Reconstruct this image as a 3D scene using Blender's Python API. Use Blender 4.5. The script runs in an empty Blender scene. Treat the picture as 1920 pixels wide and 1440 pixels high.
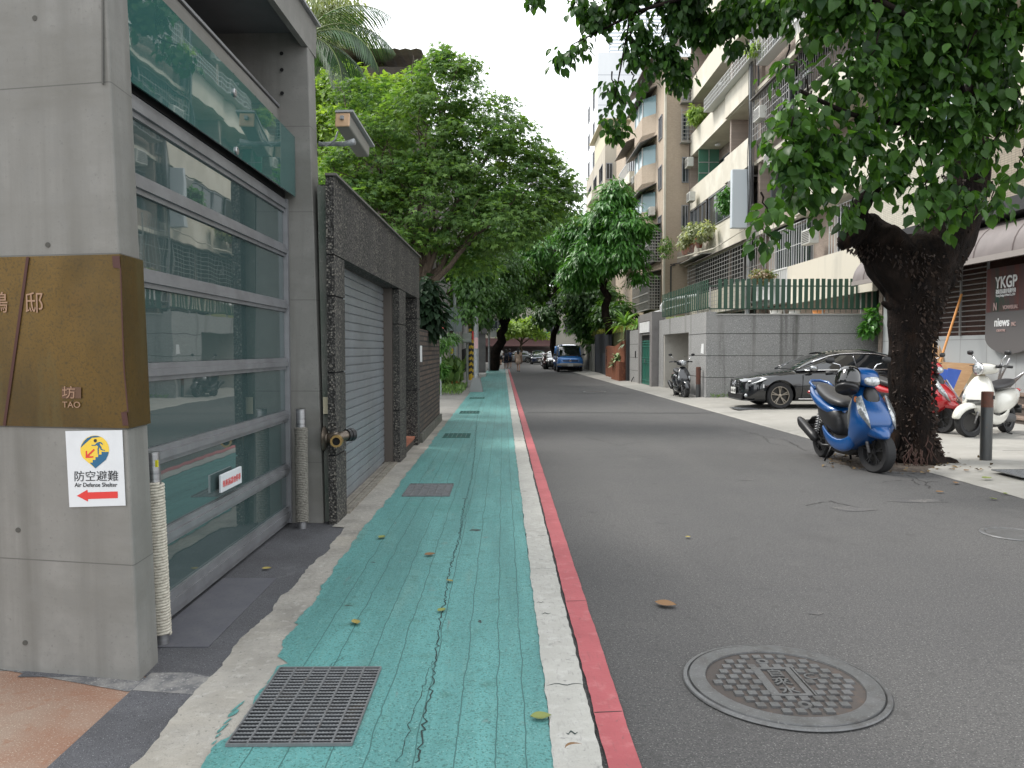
import bpy, bmesh, math, random
import numpy as np
from mathutils import Vector, Matrix
random.seed(7); RNG = np.random.default_rng(7)
S = bpy.context.scene; COL = S.collection
R = math.radians
# ---------------------------------------------------------------- camera
F = 1450.0; EYE = 1.55; YAW = math.atan(17/1450); PITCH = math.atan(64/1450)
cam = bpy.data.cameras.new('camera'); camo = bpy.data.objects.new('camera', cam); COL.objects.link(camo)
cam.sensor_width = 36; cam.lens = 36*F/1920; cam.clip_start = .05; cam.clip_end = 2000
camo.location = (0, 0, EYE); camo.rotation_euler = (math.pi/2-PITCH, 0, -YAW)
S.camera = camo
# ---------------------------------------------------------------- sky, sun, exposure
SUN_EL, SUN_AZ = 54, -62          # azimuth from +Y towards +X
w = bpy.data.worlds.new('World'); S.world = w; w.use_nodes = True
nt = w.node_tree; nt.nodes.clear()
sky = nt.nodes.new('ShaderNodeTexSky'); sky.sky_type = 'NISHITA'; sky.sun_disc = False
sky.sun_elevation = R(SUN_EL); sky.sun_rotation = R(SUN_AZ); sky.dust_density = 6; sky.air_density = 1.5
mix = nt.nodes.new('ShaderNodeMixRGB'); mix.inputs[0].default_value = .88
mix.inputs[2].default_value = (15.0, 15.4, 15.8, 1)      # the bright overcast layer
bg = nt.nodes.new('ShaderNodeBackground'); bg.inputs[1].default_value = .1
wo = nt.nodes.new('ShaderNodeOutputWorld')
nt.links.new(sky.outputs[0], mix.inputs[1]); nt.links.new(mix.outputs[0], bg.inputs[0]); nt.links.new(bg.outputs[0], wo.inputs[0])
sl = bpy.data.lights.new('sun', 'SUN'); sl.energy = 2.6; sl.angle = R(16); sl.color = (1, .96, .9)
so = bpy.data.objects.new('sun', sl); COL.objects.link(so)
sd = Vector((math.sin(R(SUN_AZ))*math.cos(R(SUN_EL)), math.cos(R(SUN_AZ))*math.cos(R(SUN_EL)), math.sin(R(SUN_EL))))
so.rotation_euler = sd.to_track_quat('Z', 'Y').to_euler()
S.view_settings.view_transform = 'Standard'; S.view_settings.look = 'None'; S.view_settings.gamma = 1
S.view_settings.exposure = 0.54
S.cycles.max_bounces = 6; S.cycles.diffuse_bounces = 3; S.cycles.glossy_bounces = 4; S.cycles.transmission_bounces = 4
S.cycles.transparent_max_bounces = 6; S.cycles.use_denoising = True; S.cycles.sample_clamp_indirect = 6
# ---------------------------------------------------------------- pixel helpers (1920x1440 photo -> world)
CR = camo.rotation_euler.to_matrix()
def ray(px, py): return CR @ Vector(((px-960)/F, (720-py)/F, -1))
def at(px, py, Y):
    d = ray(px, py); t = Y/d.y; return Vector((0, 0, EYE))+d*t
def atx(px, py, X):
    d = ray(px, py); t = X/d.x; return Vector((0, 0, EYE))+d*t
def gr(px, py, z=0.0):
    d = ray(px, py); t = (z-EYE)/d.z; return Vector((0, 0, EYE))+d*t
# ---------------------------------------------------------------- mesh builder
def V(*a): return Vector(a)
class MB:
    def __init__(s): s.v = []; s.f = []; s.mi = []; s.m = 0
    def add(s, vs, fs):
        b = len(s.v); s.v += [tuple(v) for v in vs]
        for f in fs: s.f.append(tuple(b+i for i in f)); s.mi.append(s.m)
        return s
    def box(s, x0, x1, y0, y1, z0, z1):
        s.add([(x0,y0,z0),(x1,y0,z0),(x1,y1,z0),(x0,y1,z0),(x0,y0,z1),(x1,y0,z1),(x1,y1,z1),(x0,y1,z1)],
              [(0,3,2,1),(4,5,6,7),(0,1,5,4),(1,2,6,5),(2,3,7,6),(3,0,4,7)]); return s
    def hexa(s, p):  # 8 points: bottom ring ccw, top ring ccw
        s.add(p, [(0,3,2,1),(4,5,6,7),(0,1,5,4),(1,2,6,5),(2,3,7,6),(3,0,4,7)]); return s
    def quad(s, a, b, c, d): s.add([a,b,c,d], [(0,1,2,3)]); return s
    def poly(s, ps): s.add(ps, [tuple(range(len(ps)))]); return s
    def prism(s, ring, off):   # ring ccw seen from +off
        n = len(ring); off = Vector(off); r = [Vector(p) for p in ring]
        s.add(r+[p+off for p in r], [tuple(range(n))[::-1], tuple(range(n, 2*n))]+[(i,(i+1)%n,n+(i+1)%n,n+i) for i in range(n)]); return s
    def bar(s, a, b, w, h, up=(0,0,1)):  # box between two points
        a = Vector(a); b = Vector(b); d = (b-a).normalized(); u = Vector(up)
        if abs(d.dot(u)) > .98: u = Vector((1,0,0))
        x = d.cross(u).normalized()*w/2; y = x.cross(d).normalized()*h/2
        s.hexa([a-x-y, a+x-y, b+x-y, b-x-y, a-x+y, a+x+y, b+x+y, b-x+y]); return s
    def tube(s, pts, rads, n=8, cap=True):
        pts = [Vector(p) for p in pts]
        if not hasattr(rads, '__len__'): rads = [rads]*len(pts)
        rings = []; ref = None
        for i, p in enumerate(pts):
            d = (pts[min(i+1, len(pts)-1)]-pts[max(i-1, 0)]).normalized()
            if ref is None: ref = V(0,0,1) if abs(d.z) < .9 else V(1,0,0)
            x = (ref-d*ref.dot(d)).normalized(); y = d.cross(x); ref = x
            rings.append([p+(x*math.cos(2*math.pi*k/n)+y*math.sin(2*math.pi*k/n))*rads[i] for k in range(n)])
        return s.loft(rings, cap)
    def loft(s, rings, cap=True, closed=True):
        n = len(rings[0]); vs = [v for r in rings for v in r]; fs = []
        m = n if closed else n-1
        for i in range(len(rings)-1):
            for k in range(m): fs.append((i*n+k, i*n+(k+1)%n, (i+1)*n+(k+1)%n, (i+1)*n+k))
        if cap and closed:
            fs.append(tuple(range(n))[::-1]); fs.append(tuple((len(rings)-1)*n+k for k in range(n)))
        s.add(vs, fs); return s
    def lathe(s, prof, c=(0,0,0), axis='z', n=24, cap=True):  # prof: (r, h)
        c = Vector(c); rings = []
        for r, h in prof:
            ring = []
            for k in range(n):
                a = 2*math.pi*k/n; p, q = r*math.cos(a), r*math.sin(a)
                ring.append(c+(V(p,q,h) if axis == 'z' else V(h,p,q) if axis == 'x' else V(q,h,p)))
            rings.append(ring)
        return s.loft(rings, cap)
    def ell(s, c, r, n=14, m=8):
        c = Vector(c); rings = []
        for i in range(1, m):
            t = math.pi*i/m; rings.append([c+V(r[0]*math.sin(t)*math.cos(2*math.pi*k/n), r[1]*math.sin(t)*math.sin(2*math.pi*k/n), -r[2]*math.cos(t)) for k in range(n)])
        return s.loft(rings)
    def sl(s, secs, axis='x', n=16, cap=True):   # superellipse loft; sec = (pos, a_center, b_center, ha, hb, p)
        rings = []
        for sec in secs:
            pos, ca, cb, ha, hb = sec[:5]; p = sec[5] if len(sec) > 5 else 2.6; ring = []
            for k in range(n):
                t = 2*math.pi*k/n; c_, s_ = math.cos(t), math.sin(t)
                a = ca+ha*math.copysign(abs(c_)**(2/p), c_); b = cb+hb*math.copysign(abs(s_)**(2/p), s_)
                ring.append(V(pos,a,b) if axis == 'x' else V(b,pos,a) if axis == 'y' else V(a,b,pos))
            rings.append(ring)
        return s.loft(rings, cap)
    def build(s, name, mats, parent=None, smooth=False, world=False, bevel=0, sub=0, autos=None):
        me = bpy.data.meshes.new(name); me.from_pydata(s.v, [], s.f)
        if not isinstance(mats, (list, tuple)): mats = [mats]
        for m in mats: me.materials.append(m)
        if len(mats) > 1: me.polygons.foreach_set('material_index', s.mi)
        if world and parent: me.transform(parent.matrix_basis.inverted())
        bm = bmesh.new(); bm.from_mesh(me); bmesh.ops.recalc_face_normals(bm, faces=bm.faces); bm.to_mesh(me); bm.free()
        if smooth: me.polygons.foreach_set('use_smooth', [True]*len(me.polygons))
        o = bpy.data.objects.new(name, me); COL.objects.link(o)
        if parent: o.parent = parent
        if bevel:
            b = o.modifiers.new('b', 'BEVEL'); b.width = bevel; b.segments = 2; b.limit_method = 'ANGLE'
        if sub:
            b = o.modifiers.new('s', 'SUBSURF'); b.levels = sub; b.render_levels = sub
        if smooth == 'auto' or autos:
            me.set_sharp_from_angle(angle=R(autos or 35))
        me.update(); return o
def thing(name, label, cat, loc=(0,0,0), rz=0, group=None):
    o = bpy.data.objects.new(name, None); COL.objects.link(o); o.location = loc; o.rotation_euler = (0,0,rz)
    o.empty_display_size = .1; o.matrix_basis = Matrix.Translation(Vector(loc)) @ Matrix.Rotation(rz, 4, 'Z')
    o['label'] = label; o['category'] = cat
    if group: o['group'] = group
    return o
def tag(o, label, cat, group=None, kind=None):
    o['label'] = label
    if cat: o['category'] = cat
    if group: o['group'] = group
    if kind: o['kind'] = kind
    return o
def struct(o): o['kind'] = 'structure'; return o
def origin_to_base(o):   # a one-mesh thing gets its origin at its base
    me = o.data; n = len(me.vertices); a = np.empty(n*3); me.vertices.foreach_get('co', a); a = a.reshape(-1, 3)
    c = Vector(((a[:,0].min()+a[:,0].max())/2, (a[:,1].min()+a[:,1].max())/2, a[:,2].min()))
    me.transform(Matrix.Translation(-c)); o.location = c; return o
def dup(root, loc, rz=0, label=None, group=None):
    r = root.copy(); COL.objects.link(r); r.location = loc; r.rotation_euler = (0,0,rz)
    if label: r['label'] = label
    if group: r['group'] = group
    for ch in list(root.children):
        c = ch.copy(); COL.objects.link(c); c.parent = r
        for g in ch.children:
            d = g.copy(); COL.objects.link(d); d.parent = c
    return r
def text(s, size, m, name, parent, org, xd, ud, ext=.001, align='LEFT', sx=1.0, world=False, weight=0.0):
    cu = bpy.data.curves.new('t', 'FONT'); cu.body = s; cu.size = size; cu.extrude = ext; cu.align_x = align; cu.offset = weight
    o = bpy.data.objects.new('t', cu); COL.objects.link(o)
    dg = bpy.context.evaluated_depsgraph_get(); me = bpy.data.meshes.new_from_object(o.evaluated_get(dg))
    bpy.data.objects.remove(o)
    x = Vector(xd).normalized(); u = Vector(ud).normalized(); z = x.cross(u)
    M4 = Matrix(((x.x*sx,u.x,z.x,org[0]),(x.y*sx,u.y,z.y,org[1]),(x.z*sx,u.z,z.z,org[2]),(0,0,0,1)))
    me.transform(M4); me.materials.clear(); me.materials.append(m)
    if world and parent: me.transform(parent.matrix_basis.inverted())
    me.name = name; ob = bpy.data.objects.new(name, me); COL.objects.link(ob)
    if parent: ob.parent = parent
    return ob
def boolcut(o, cutters):
    for c in cutters:
        m = o.modifiers.new('c', 'BOOLEAN'); m.object = c; m.operation = 'DIFFERENCE'; m.solver = 'EXACT'
    dg = bpy.context.evaluated_depsgraph_get(); dg.update()
    me = bpy.data.meshes.new_from_object(o.evaluated_get(dg)); o.modifiers.clear(); o.data = me
    for c in cutters: bpy.data.objects.remove(c)
    return o
# ---------------------------------------------------------------- materials
def lin(r, g, b):
    f = lambda c: ((c/255+.055)/1.055)**2.4 if c > 10 else c/255/12.92
    return (f(r), f(g), f(b))
MATS = {}
def pm(name, base, rough=.6, metal=0.0, vary=(), bump=(), spec=.5, coat=0, trans=0, ior=1.5, emit=None, lines=None, brick=None, hsv=None, transl=0, rvar=None):
    """vary: (scale(or xyz), colour, lo, hi[, type]) ; bump: (scale, distance[, type]) ; lines: (axis, [values], halfwidth, colour)"""
    if name in MATS: return MATS[name]
    m = bpy.data.materials.new(name); m.use_nodes = True; t = m.node_tree; N = t.nodes; L = t.links
    P = N['Principled BSDF']; P.inputs['Roughness'].default_value = rough; P.inputs['Metallic'].default_value = metal
    P.inputs['Specular IOR Level'].default_value = spec; P.inputs['Coat Weight'].default_value = coat; P.inputs['Coat Roughness'].default_value = .04
    P.inputs['IOR'].default_value = ior; P.inputs['Transmission Weight'].default_value = trans
    tc = N.new('ShaderNodeTexCoord'); rgb = N.new('ShaderNodeRGB'); rgb.outputs[0].default_value = (*base, 1); cur = rgb.outputs[0]
    def tex(scale, typ):
        mp = N.new('ShaderNodeMapping'); L.new(tc.outputs['Object'], mp.inputs[0])
        if hasattr(scale, '__len__'): mp.inputs['Scale'].default_value = scale
        else: mp.inputs['Scale'].default_value = (scale,)*3
        if typ == 'vor':
            x = N.new('ShaderNodeTexVoronoi'); L.new(mp.outputs[0], x.inputs['Vector']); x.inputs['Scale'].default_value = 1; return x.outputs['Distance']
        if typ == 'cell':
            x = N.new('ShaderNodeTexVoronoi'); L.new(mp.outputs[0], x.inputs['Vector']); x.inputs['Scale'].default_value = 1
            y = N.new('ShaderNodeSeparateColor'); L.new(x.outputs['Color'], y.inputs[0]); return y.outputs[0]
        if typ == 'crack':
            nz = N.new('ShaderNodeTexNoise'); L.new(mp.outputs[0], nz.inputs['Vector']); nz.inputs['Scale'].default_value = 3; nz.inputs['Detail'].default_value = 6
            ad = N.new('ShaderNodeMixRGB'); ad.blend_type = 'ADD'; ad.inputs[0].default_value = .5; L.new(mp.outputs[0], ad.inputs[1]); L.new(nz.outputs['Color'], ad.inputs[2])
            x = N.new('ShaderNodeTexVoronoi'); x.feature = 'DISTANCE_TO_EDGE'; L.new(ad.outputs[0], x.inputs['Vector']); x.inputs['Scale'].default_value = 1; return x.outputs['Distance']
        x = N.new('ShaderNodeTexNoise'); L.new(mp.outputs[0], x.inputs['Vector']); x.inputs['Scale'].default_value = 1
        x.inputs['Detail'].default_value = 2 if typ == 'fine' else 6; x.inputs['Roughness'].default_value = .6; return x.outputs['Fac']
    def rng(src, lo, hi):
        r = N.new('ShaderNodeMapRange'); r.inputs[1].default_value = lo; r.inputs[2].default_value = hi; L.new(src, r.inputs[0]); return r.outputs[0]
    if brick:   # (plane, w, h, mortar, c1, c2, cm)
        pl, bw, bh, mo, c1, c2, cm = brick[:7]
        sp = N.new('ShaderNodeSeparateXYZ'); L.new(tc.outputs['Object'], sp.inputs[0]); cb = N.new('ShaderNodeCombineXYZ')
        L.new(sp.outputs[pl[0]], cb.inputs[0]); L.new(sp.outputs[pl[1]], cb.inputs[1])
        bk = N.new('ShaderNodeTexBrick'); L.new(cb.outputs[0], bk.inputs['Vector']); bk.inputs['Scale'].default_value = 1
        bk.inputs['Brick Width'].default_value = bw; bk.inputs['Row Height'].default_value = bh; bk.inputs['Mortar Size'].default_value = mo
        bk.inputs['Color1'].default_value = (*c1, 1); bk.inputs['Color2'].default_value = (*c2, 1); bk.inputs['Mortar'].default_value = (*cm, 1)
        if len(brick) > 7 or bw < .2: bk.offset = 0
        cur = bk.outputs['Color']
    for vv in vary:
        f = rng(tex(vv[0], vv[4] if len(vv) > 4 else 'noise'), vv[2], vv[3]); mx = N.new('ShaderNodeMixRGB')
        L.new(f, mx.inputs[0]); L.new(cur, mx.inputs[1]); mx.inputs[2].default_value = (*vv[1], 1); cur = mx.outputs[0]
    if lines:
        for (ax, vals, hw, colr, *wob) in lines:
            sp = N.new('ShaderNodeSeparateXYZ'); L.new(tc.outputs['Object'], sp.inputs[0]); src = sp.outputs[ax]
            if wob:
                q1 = N.new('ShaderNodeMath'); q1.operation = 'MULTIPLY_ADD'; L.new(tex((1.2,2.2,1),'noise'), q1.inputs[0]); q1.inputs[1].default_value = wob[0]; L.new(src, q1.inputs[2]); src = q1.outputs[0]
            for z0 in vals:
                a = N.new('ShaderNodeMath'); a.operation = 'COMPARE'; L.new(src, a.inputs[0]); a.inputs[1].default_value = z0; a.inputs[2].default_value = hw
                mx = N.new('ShaderNodeMixRGB'); L.new(a.outputs[0], mx.inputs[0]); L.new(cur, mx.inputs[1]); mx.inputs[2].default_value = (*colr, 1); cur = mx.outputs[0]
    if hsv:  # per-leaf attribute 'v' brightens / shifts towards colour hsv
        a = N.new('ShaderNodeAttribute'); a.attribute_name = 'v'; mx = N.new('ShaderNodeMixRGB')
        L.new(a.outputs['Fac'], mx.inputs[0]); L.new(cur, mx.inputs[1]); mx.inputs[2].default_value = (*hsv, 1); cur = mx.outputs[0]
    L.new(cur, P.inputs['Base Color'])
    if rvar:
        f = rng(tex(rvar[0], 'noise'), .35, .65); q = N.new('ShaderNodeMapRange'); q.inputs[3].default_value = rvar[1]; q.inputs[4].default_value = rvar[2]
        L.new(f, q.inputs[0]); L.new(q.outputs[0], P.inputs['Roughness'])
    nrm = None
    for b in bump:
        x = N.new('ShaderNodeBump'); x.inputs['Distance'].default_value = b[1]; x.inputs['Strength'].default_value = 1
        L.new(tex(b[0], b[2] if len(b) > 2 else 'fine'), x.inputs['Height'])
        if nrm: L.new(nrm, x.inputs['Normal'])
        nrm = x.outputs[0]
    if brick:
        x = N.new('ShaderNodeBump'); x.inputs['Distance'].default_value = .004; x.invert = True; L.new(bk.outputs['Fac'], x.inputs['Height'])
        if nrm: L.new(nrm, x.inputs['Normal'])
        nrm = x.outputs[0]
    if nrm: L.new(nrm, P.inputs['Normal'])
    if emit: P.inputs['Emission Color'].default_value = (*emit[0], 1); P.inputs['Emission Strength'].default_value = emit[1]
    if transl:
        tr = N.new('ShaderNodeBsdfTranslucent'); ms = N.new('ShaderNodeMixShader'); ms.inputs[0].default_value = transl
        hs = N.new('ShaderNodeMixRGB'); hs.blend_type = 'MULTIPLY'; hs.inputs[0].default_value = 1; L.new(cur, hs.inputs[1]); hs.inputs[2].default_value = (1.9, 1.9, .7, 1)
        L.new(hs.outputs[0], tr.inputs[0]); L.new(P.outputs[0], ms.inputs[1]); L.new(tr.outputs[0], ms.inputs[2]); L.new(ms.outputs[0], N['Material Output'].inputs[0])
    MATS[name] = m; return m
black = pm('black plastic', (.012,.012,.013), .45)
dark = pm('deep shadow void', (.006,.006,.007), .9)
rubber = pm('tyre rubber', (.014,.014,.015), .75, bump=[(90, .002)])
chrome = pm('chrome', (.75,.75,.77), .14, 1)
steel = pm('brushed steel', (.42,.42,.43), .35, .9, vary=[((3,3,40), (.25,.25,.26), .4, .7)])
alu = pm('gate aluminium', (.27,.275,.29), .42, .5, vary=[(4, (.19,.19,.20), .4, .75)])
gpaint = pm('galvanised pole', (.30,.32,.33), .5, .3, vary=[(9, (.18,.18,.18), .5, .75)])
white = pm('white paint', (.72,.73,.73), .5, vary=[(5, (.5,.5,.48), .5, .8)])
redp = pm('red paint', (.45,.03,.03), .5)
def paint(name, c, r=.25, metal=0, coat=1): return pm(name, c, r, metal, coat=coat, vary=[(30, tuple(x*.8 for x in c), .4, .8)])
# ================================================================ ground, road, painted lanes
g_conc = lin(150,148,142)
ground_m = pm('ground concrete', (.22,.215,.20), .9, vary=[(.5,(.15,.145,.135),.4,.7),(6,(.28,.27,.25),.5,.75)], bump=[(60,.002)])
asph = pm('asphalt', (.064,.063,.063), .82, vary=[(.35,(.078,.076,.074),.38,.66),(1.1,(.058,.057,.058),.45,.75),((.9,.12,1),(.080,.078,.076),.5,.7),(110,(.20,.195,.19),.57,.68,'fine'),(130,(.018,.018,.019),.55,.66,'fine'),(45,(.045,.045,.045),.5,.7,'fine'),(6,(.050,.049,.048),.60,.72),(1.3,(.095,.093,.09),.62,.8),(.5,(.045,.043,.042),.62,.85)],
          bump=[(300,.004),(70,.002)])
green = pm('green lane paint', (.082,.258,.250), .62, vary=[(.6,(.102,.290,.278),.35,.65),((3,.3,1),(.062,.195,.188),.42,.62),(.9,(.052,.210,.190),.55,.75),((7,.7,1),(.11,.255,.235),.58,.7),((40,3,1),(.10,.265,.24),.55,.8),
          (9,(.05,.16,.14),.55,.75),((14,2.0,1),(.12,.16,.15),.66,.73),(95,(.035,.12,.108),.52,.66,'fine'),(110,(.17,.34,.32),.60,.72,'fine'),((5,5,1),(.15,.20,.185),.66,.80),(2.6,(.12,.28,.26),.60,.85),(34,(.10,.12,.11),.70,.76)], bump=[(220,.0018),(26,.002),((22,1.5,1),.0035)],
          lines=[(0,[-.945,-.80,-.63,-.49,-.31,-.155,.0,.115],.0028,(.030,.105,.098),.05)])
crackm = pm('lane crack', (.02,.035,.033), .95)
patchm = pm('worn lane patch', (.07,.11,.10), .9, vary=[(40,(.03,.04,.04),.4,.6)], bump=[(80,.003)])
wline = pm('white line paint', (.37,.365,.335), .75, vary=[(1.2,(.29,.285,.26),.4,.7),(14,(.44,.435,.41),.5,.8),(22,(.16,.16,.155),.62,.74),((60,14,1),(.25,.245,.23),.55,.75),(70,(.33,.33,.31),.6,.75,'fine')], bump=[(30,.004),(120,.0015)])
rline = pm('red line paint', (.36,.085,.095), .7, vary=[(2,(.28,.06,.068),.4,.7),(12,(.42,.15,.155),.55,.8),(30,(.14,.07,.068),.62,.76),((80,8,1),(.24,.07,.075),.55,.78)], bump=[(60,.002),(12,.002)])
kerbm = pm('kerb concrete', (.30,.285,.255), .9, vary=[(3,(.20,.19,.17),.42,.7),(22,(.40,.39,.36),.55,.8),(60,(.14,.135,.125),.62,.75,'fine'),(.9,(.36,.33,.27),.5,.8)], bump=[(26,.009),(120,.003)])
granm = pm('washed dark granite', (.085,.086,.095), .85, vary=[(2,(.055,.055,.06),.4,.7),(190,(.26,.26,.27),.62,.70,'fine'),(150,(.02,.02,.022),.60,.68,'fine'),(5,(.13,.13,.135),.6,.8)], bump=[(170,.005)])
platem = pm('slate plate', (.085,.086,.10), .7, vary=[(5,(.11,.11,.12),.4,.7),(90,(.06,.06,.07),.55,.7)], bump=[(90,.0006)])
terram = pm('orange sandy paving', (.26,.195,.15), .9, vary=[(.9,(.225,.12,.078),.42,.62),(120,(.40,.33,.26),.58,.7,'fine'),(12,(.22,.10,.055),.55,.8)], bump=[(120,.003)])
apronm = pm('apron concrete', (.28,.27,.245), .85, vary=[(.5,(.21,.205,.185),.4,.68),(4,(.33,.32,.295),.5,.8),(2,(.20,.195,.18),.6,.78),(90,(.24,.235,.22),.6,.75,'fine'),((.25,1.2,1),(.3,.29,.27),.5,.7)], bump=[(60,.002)],
           )
slabl = pm('apron joint', (.07,.068,.06), .95)
b = MB(); b.poly([(-400,-60,-.004),(400,-60,-.004),(400,900,-.004),(-400,900,-.004)]); struct(b.build('ground', ground_m))
def jag(x0, ys, amp, seed, pts=None):
    r = random.Random(seed); out = []; a = 0
    for y in ys:
        a = .72*a+r.uniform(-amp, amp); out.append((x0(y)+a, y))
    return out
def fr(a, b_, st):
    n = max(1, int((b_-a)/st)); return [a+(b_-a)*i/n for i in range(n+1)]
def strip(name, mat, left, right, z, label=None, zr=None):
    b = MB(); 
    for i in range(len(left)-1):
        l0, l1, r0, r1 = left[i], left[i+1], right[i], right[i+1]
        b.quad((l0[0],l0[1],z),(r0[0],r0[1],zr if zr is not None else z),(r1[0],r1[1],zr if zr is not None else z),(l1[0],l1[1],z))
    return b
# asphalt carriageway
ys = fr(-3, 16, .12)+fr(16.5, 96, 1.2)
rr = random.Random(3); RE = []
def redge(y): return 5.42 + (5.30-5.42)*min(1,max(0,(y-8)/8)) - .012*max(0,y-16)
RE = jag(redge, ys, .012, 5)
b = strip('road', asph, [(.10,y) for y in ys], RE, 0.0)
# cross joint over the road about 14 m away and long patched seams
b.m = 1
r_ = random.Random(12)
def rcrack(pts, w_, seed):
    r = random.Random(seed); P_ = []
    for i in range(len(pts)-1):
        a, c = Vector(pts[i]), Vector(pts[i+1]); n = max(2, int((c-a).length/.06))
        for k in range(n): P_.append(a.lerp(c, k/n)+Vector((r.uniform(-.025,.025), r.uniform(-.025,.025), 0)))
    for i in range(len(P_)-1):
        d = (P_[i+1]-P_[i]).normalized(); q_ = Vector((-d.y,d.x,0))*w_*r.uniform(.3,1); u = V(0,0,.003)
        b.quad(P_[i]-q_+u, P_[i]+q_+u, P_[i+1]+q_+u, P_[i+1]-q_+u)
def GG(*p): return [Vector((gr(x,y).x, gr(x,y).y, 0)) for x,y in p]
for i, c_ in enumerate([GG((1385,806),(1430,818),(1470,824),(1500,838)), GG((1430,818),(1445,832),(1480,838)), GG((1480,830),(1510,845),(1530,842)), GG((1395,815),(1425,812)), GG((1700,890),(1735,905),(1760,902)), GG((1735,905),(1742,918)), GG((1710,898),(1725,912)), GG((1690,900),(1650,905)), GG((1640,960),(1560,940),(1500,950)), GG((1100,820),(1160,835),(1210,828))]): rcrack(c_, .007, i)
b.m = 2
for (px, py, rx, ry) in [(1600,955,.25,.12),(1725,940,.35,.10),(1240,980,.05,.04),(1180,1060,.04,.03),(1290,1010,.02,.02),(1530,1150,.05,.03),(1110,960,.03,.03),(1400,900,.12,.06)]:
    c = gr(px, py); b.poly([(c.x+rx*r_.uniform(.5,1.2)*math.cos(a), c.y+ry*r_.uniform(.5,1.2)*math.sin(a), .0032) for a in [k*math.pi/6 for k in range(12)]])
struct(b.build('road', [asph, pm('asphalt crack', (.018,.017,.016), .95), pm('worn pale asphalt', (.105,.10,.095), .9, vary=[(110,(.22,.21,.2),.57,.68,'fine'),(60,(.05,.05,.05),.5,.62,'fine'),(5,(.066,.065,.066),.42,.55)], bump=[(200,.004)])]))
# left verge: terracotta, granite, kerb
b = MB(); b.quad((-6,-3,0),(-1.69,-3,0),(-1.69,3.66,0),(-6,3.9,0)); struct(b.build('forecourt_paving', terram))
ys2 = fr(-3, 16.8, .035)
kl = jag(lambda y: -1.375+.012*math.sin(y*1.3)+.006*math.sin(y*9) if y < 6.7 else (-1.50+.02*math.sin(y*2)+.01*math.sin(y*13)), ys2, .009, 9)
kr = jag(lambda y: -.90, ys2, .0, 2)
b = MB()
for i in range(len(kl)-1):
    y0, y1 = kl[i][1], kl[i+1][1]
    b.quad((-1.69 if y0 < 3.6 else -2.3,y0,.004),(kl[i][0],y0,.004),(kl[i+1][0],y1,.004),(-1.69 if y0 < 3.6 else -2.3,y1,.004))
struct(b.build('garage_apron', granm))
b = MB(); b.poly([(-2.8,3.84,.003),(-1.70,3.46,.003),(-1.66,3.50,.003),(-1.66,3.6,.003),(-2.8,3.9,.003)]); b.poly([(-1.685,3.47,.0052),(-1.37,3.42,.0052),(-1.37,3.60,.0052),(-1.5,3.66,.0052),(-1.685,3.66,.0052)]); struct(b.build('cement_fillet', pm('cement smear', (.20,.195,.185), .9, vary=[(9,(.10,.10,.105),.42,.6),(90,(.32,.31,.30),.58,.72,'fine')], bump=[(100,.003)])))
struct(strip('kerb', kerbm, kl, kr, .010).build('kerb_strip', kerbm))
b = MB(); b.box(-1.89,-1.53,3.97,5.18,.0045,.011); tag(origin_to_base(b.build('cover_plate', platem)), 'smooth dark slate cover plate let into the paving before the glass gate', 'plate')
# side yard paving beyond the brick wall
b = MB(); b.quad((-9,16.8,.002),(-1.16,16.8,.002),(-1.16,30,.002),(-9,30,.002)); struct(b.build('side_yard', ground_m))
# green lane
gy = fr(-1, 30, .03)+fr(30.3, 61, .5)
def gl(y):
    if y < 3.02: return -1.12
    if y < 3.72: return -1.085          # beside the big grate
    if y < 4.3: return -1.02-.10*(y-3.72)/.1 if y < 3.82 else -1.12-.04*math.sin((y-3.82)*6)
    return -1.19+.03*math.sin(y*1.7)*math.exp(-(y-4)/5)+.008*math.sin(y*11)
GL = jag(gl, gy, .009, 21)
GRr = jag(lambda y: .195, gy, .006, 22)
b = strip('lane', green, GL, GRr, .014)
# cracks
b.m = 1
def crack(pts, w_, z=.016, seed=1, st=.03, amp=.012):
    r = random.Random(seed); P_ = []
    for i in range(len(pts)-1):
        a, c = Vector(pts[i]), Vector(pts[i+1]); n = max(2, int((c-a).length/st))
        for k in range(n): P_.append(a.lerp(c, k/n)+Vector((r.uniform(-amp,amp), r.uniform(-amp,amp), 0)))
    ww = w_*.6
    for i in range(len(P_)-1):
        d = (P_[i+1]-P_[i]).normalized(); nrm = Vector((-d.y, d.x, 0)); ww2 = w_*r.uniform(.35, 1.15)
        b.quad(P_[i]-nrm*ww/2+V(0,0,z), P_[i]+nrm*ww/2+V(0,0,z), P_[i+1]+nrm*ww2/2+V(0,0,z), P_[i+1]-nrm*ww2/2+V(0,0,z)); ww = ww2
def G(*p): return [Vector((gr(x,y).x, gr(x,y).y, 0)) for x,y in p]
crack(G((782,1440),(800,1340),(818,1240),(822,1180),(835,1130),(846,1060),(862,1010),(868,960),(884,900),(890,850),(893,800)), .007, seed=1)
crack(G((745,1440),(790,1300),(812,1240)), .0035, seed=2)
crack(G((846,1060),(880,940)), .003, seed=3)
crack(G((893,800),(897,770),(905,750)), .006, seed=5)
crack(G((640,1240),(600,1270)), .003, seed=6)
b.m = 2
for (px, py, rx, ry) in [(890,997,.07,.045),(870,938,.03,.02),(805,1043,.02,.02),(652,1140,.03,.01),(700,1058,.02,.012),(900,1170,.012,.03)]:
    c = gr(px, py); b.poly([(c.x+rx*random.uniform(.5,1.2)*math.cos(a), c.y+ry*random.uniform(.5,1.2)*math.sin(a), .0155) for a in [k*math.pi/5 for k in range(10)]])
b.m = 0
r_ = random.Random(4)   # drips of green paint on the kerb
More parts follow.
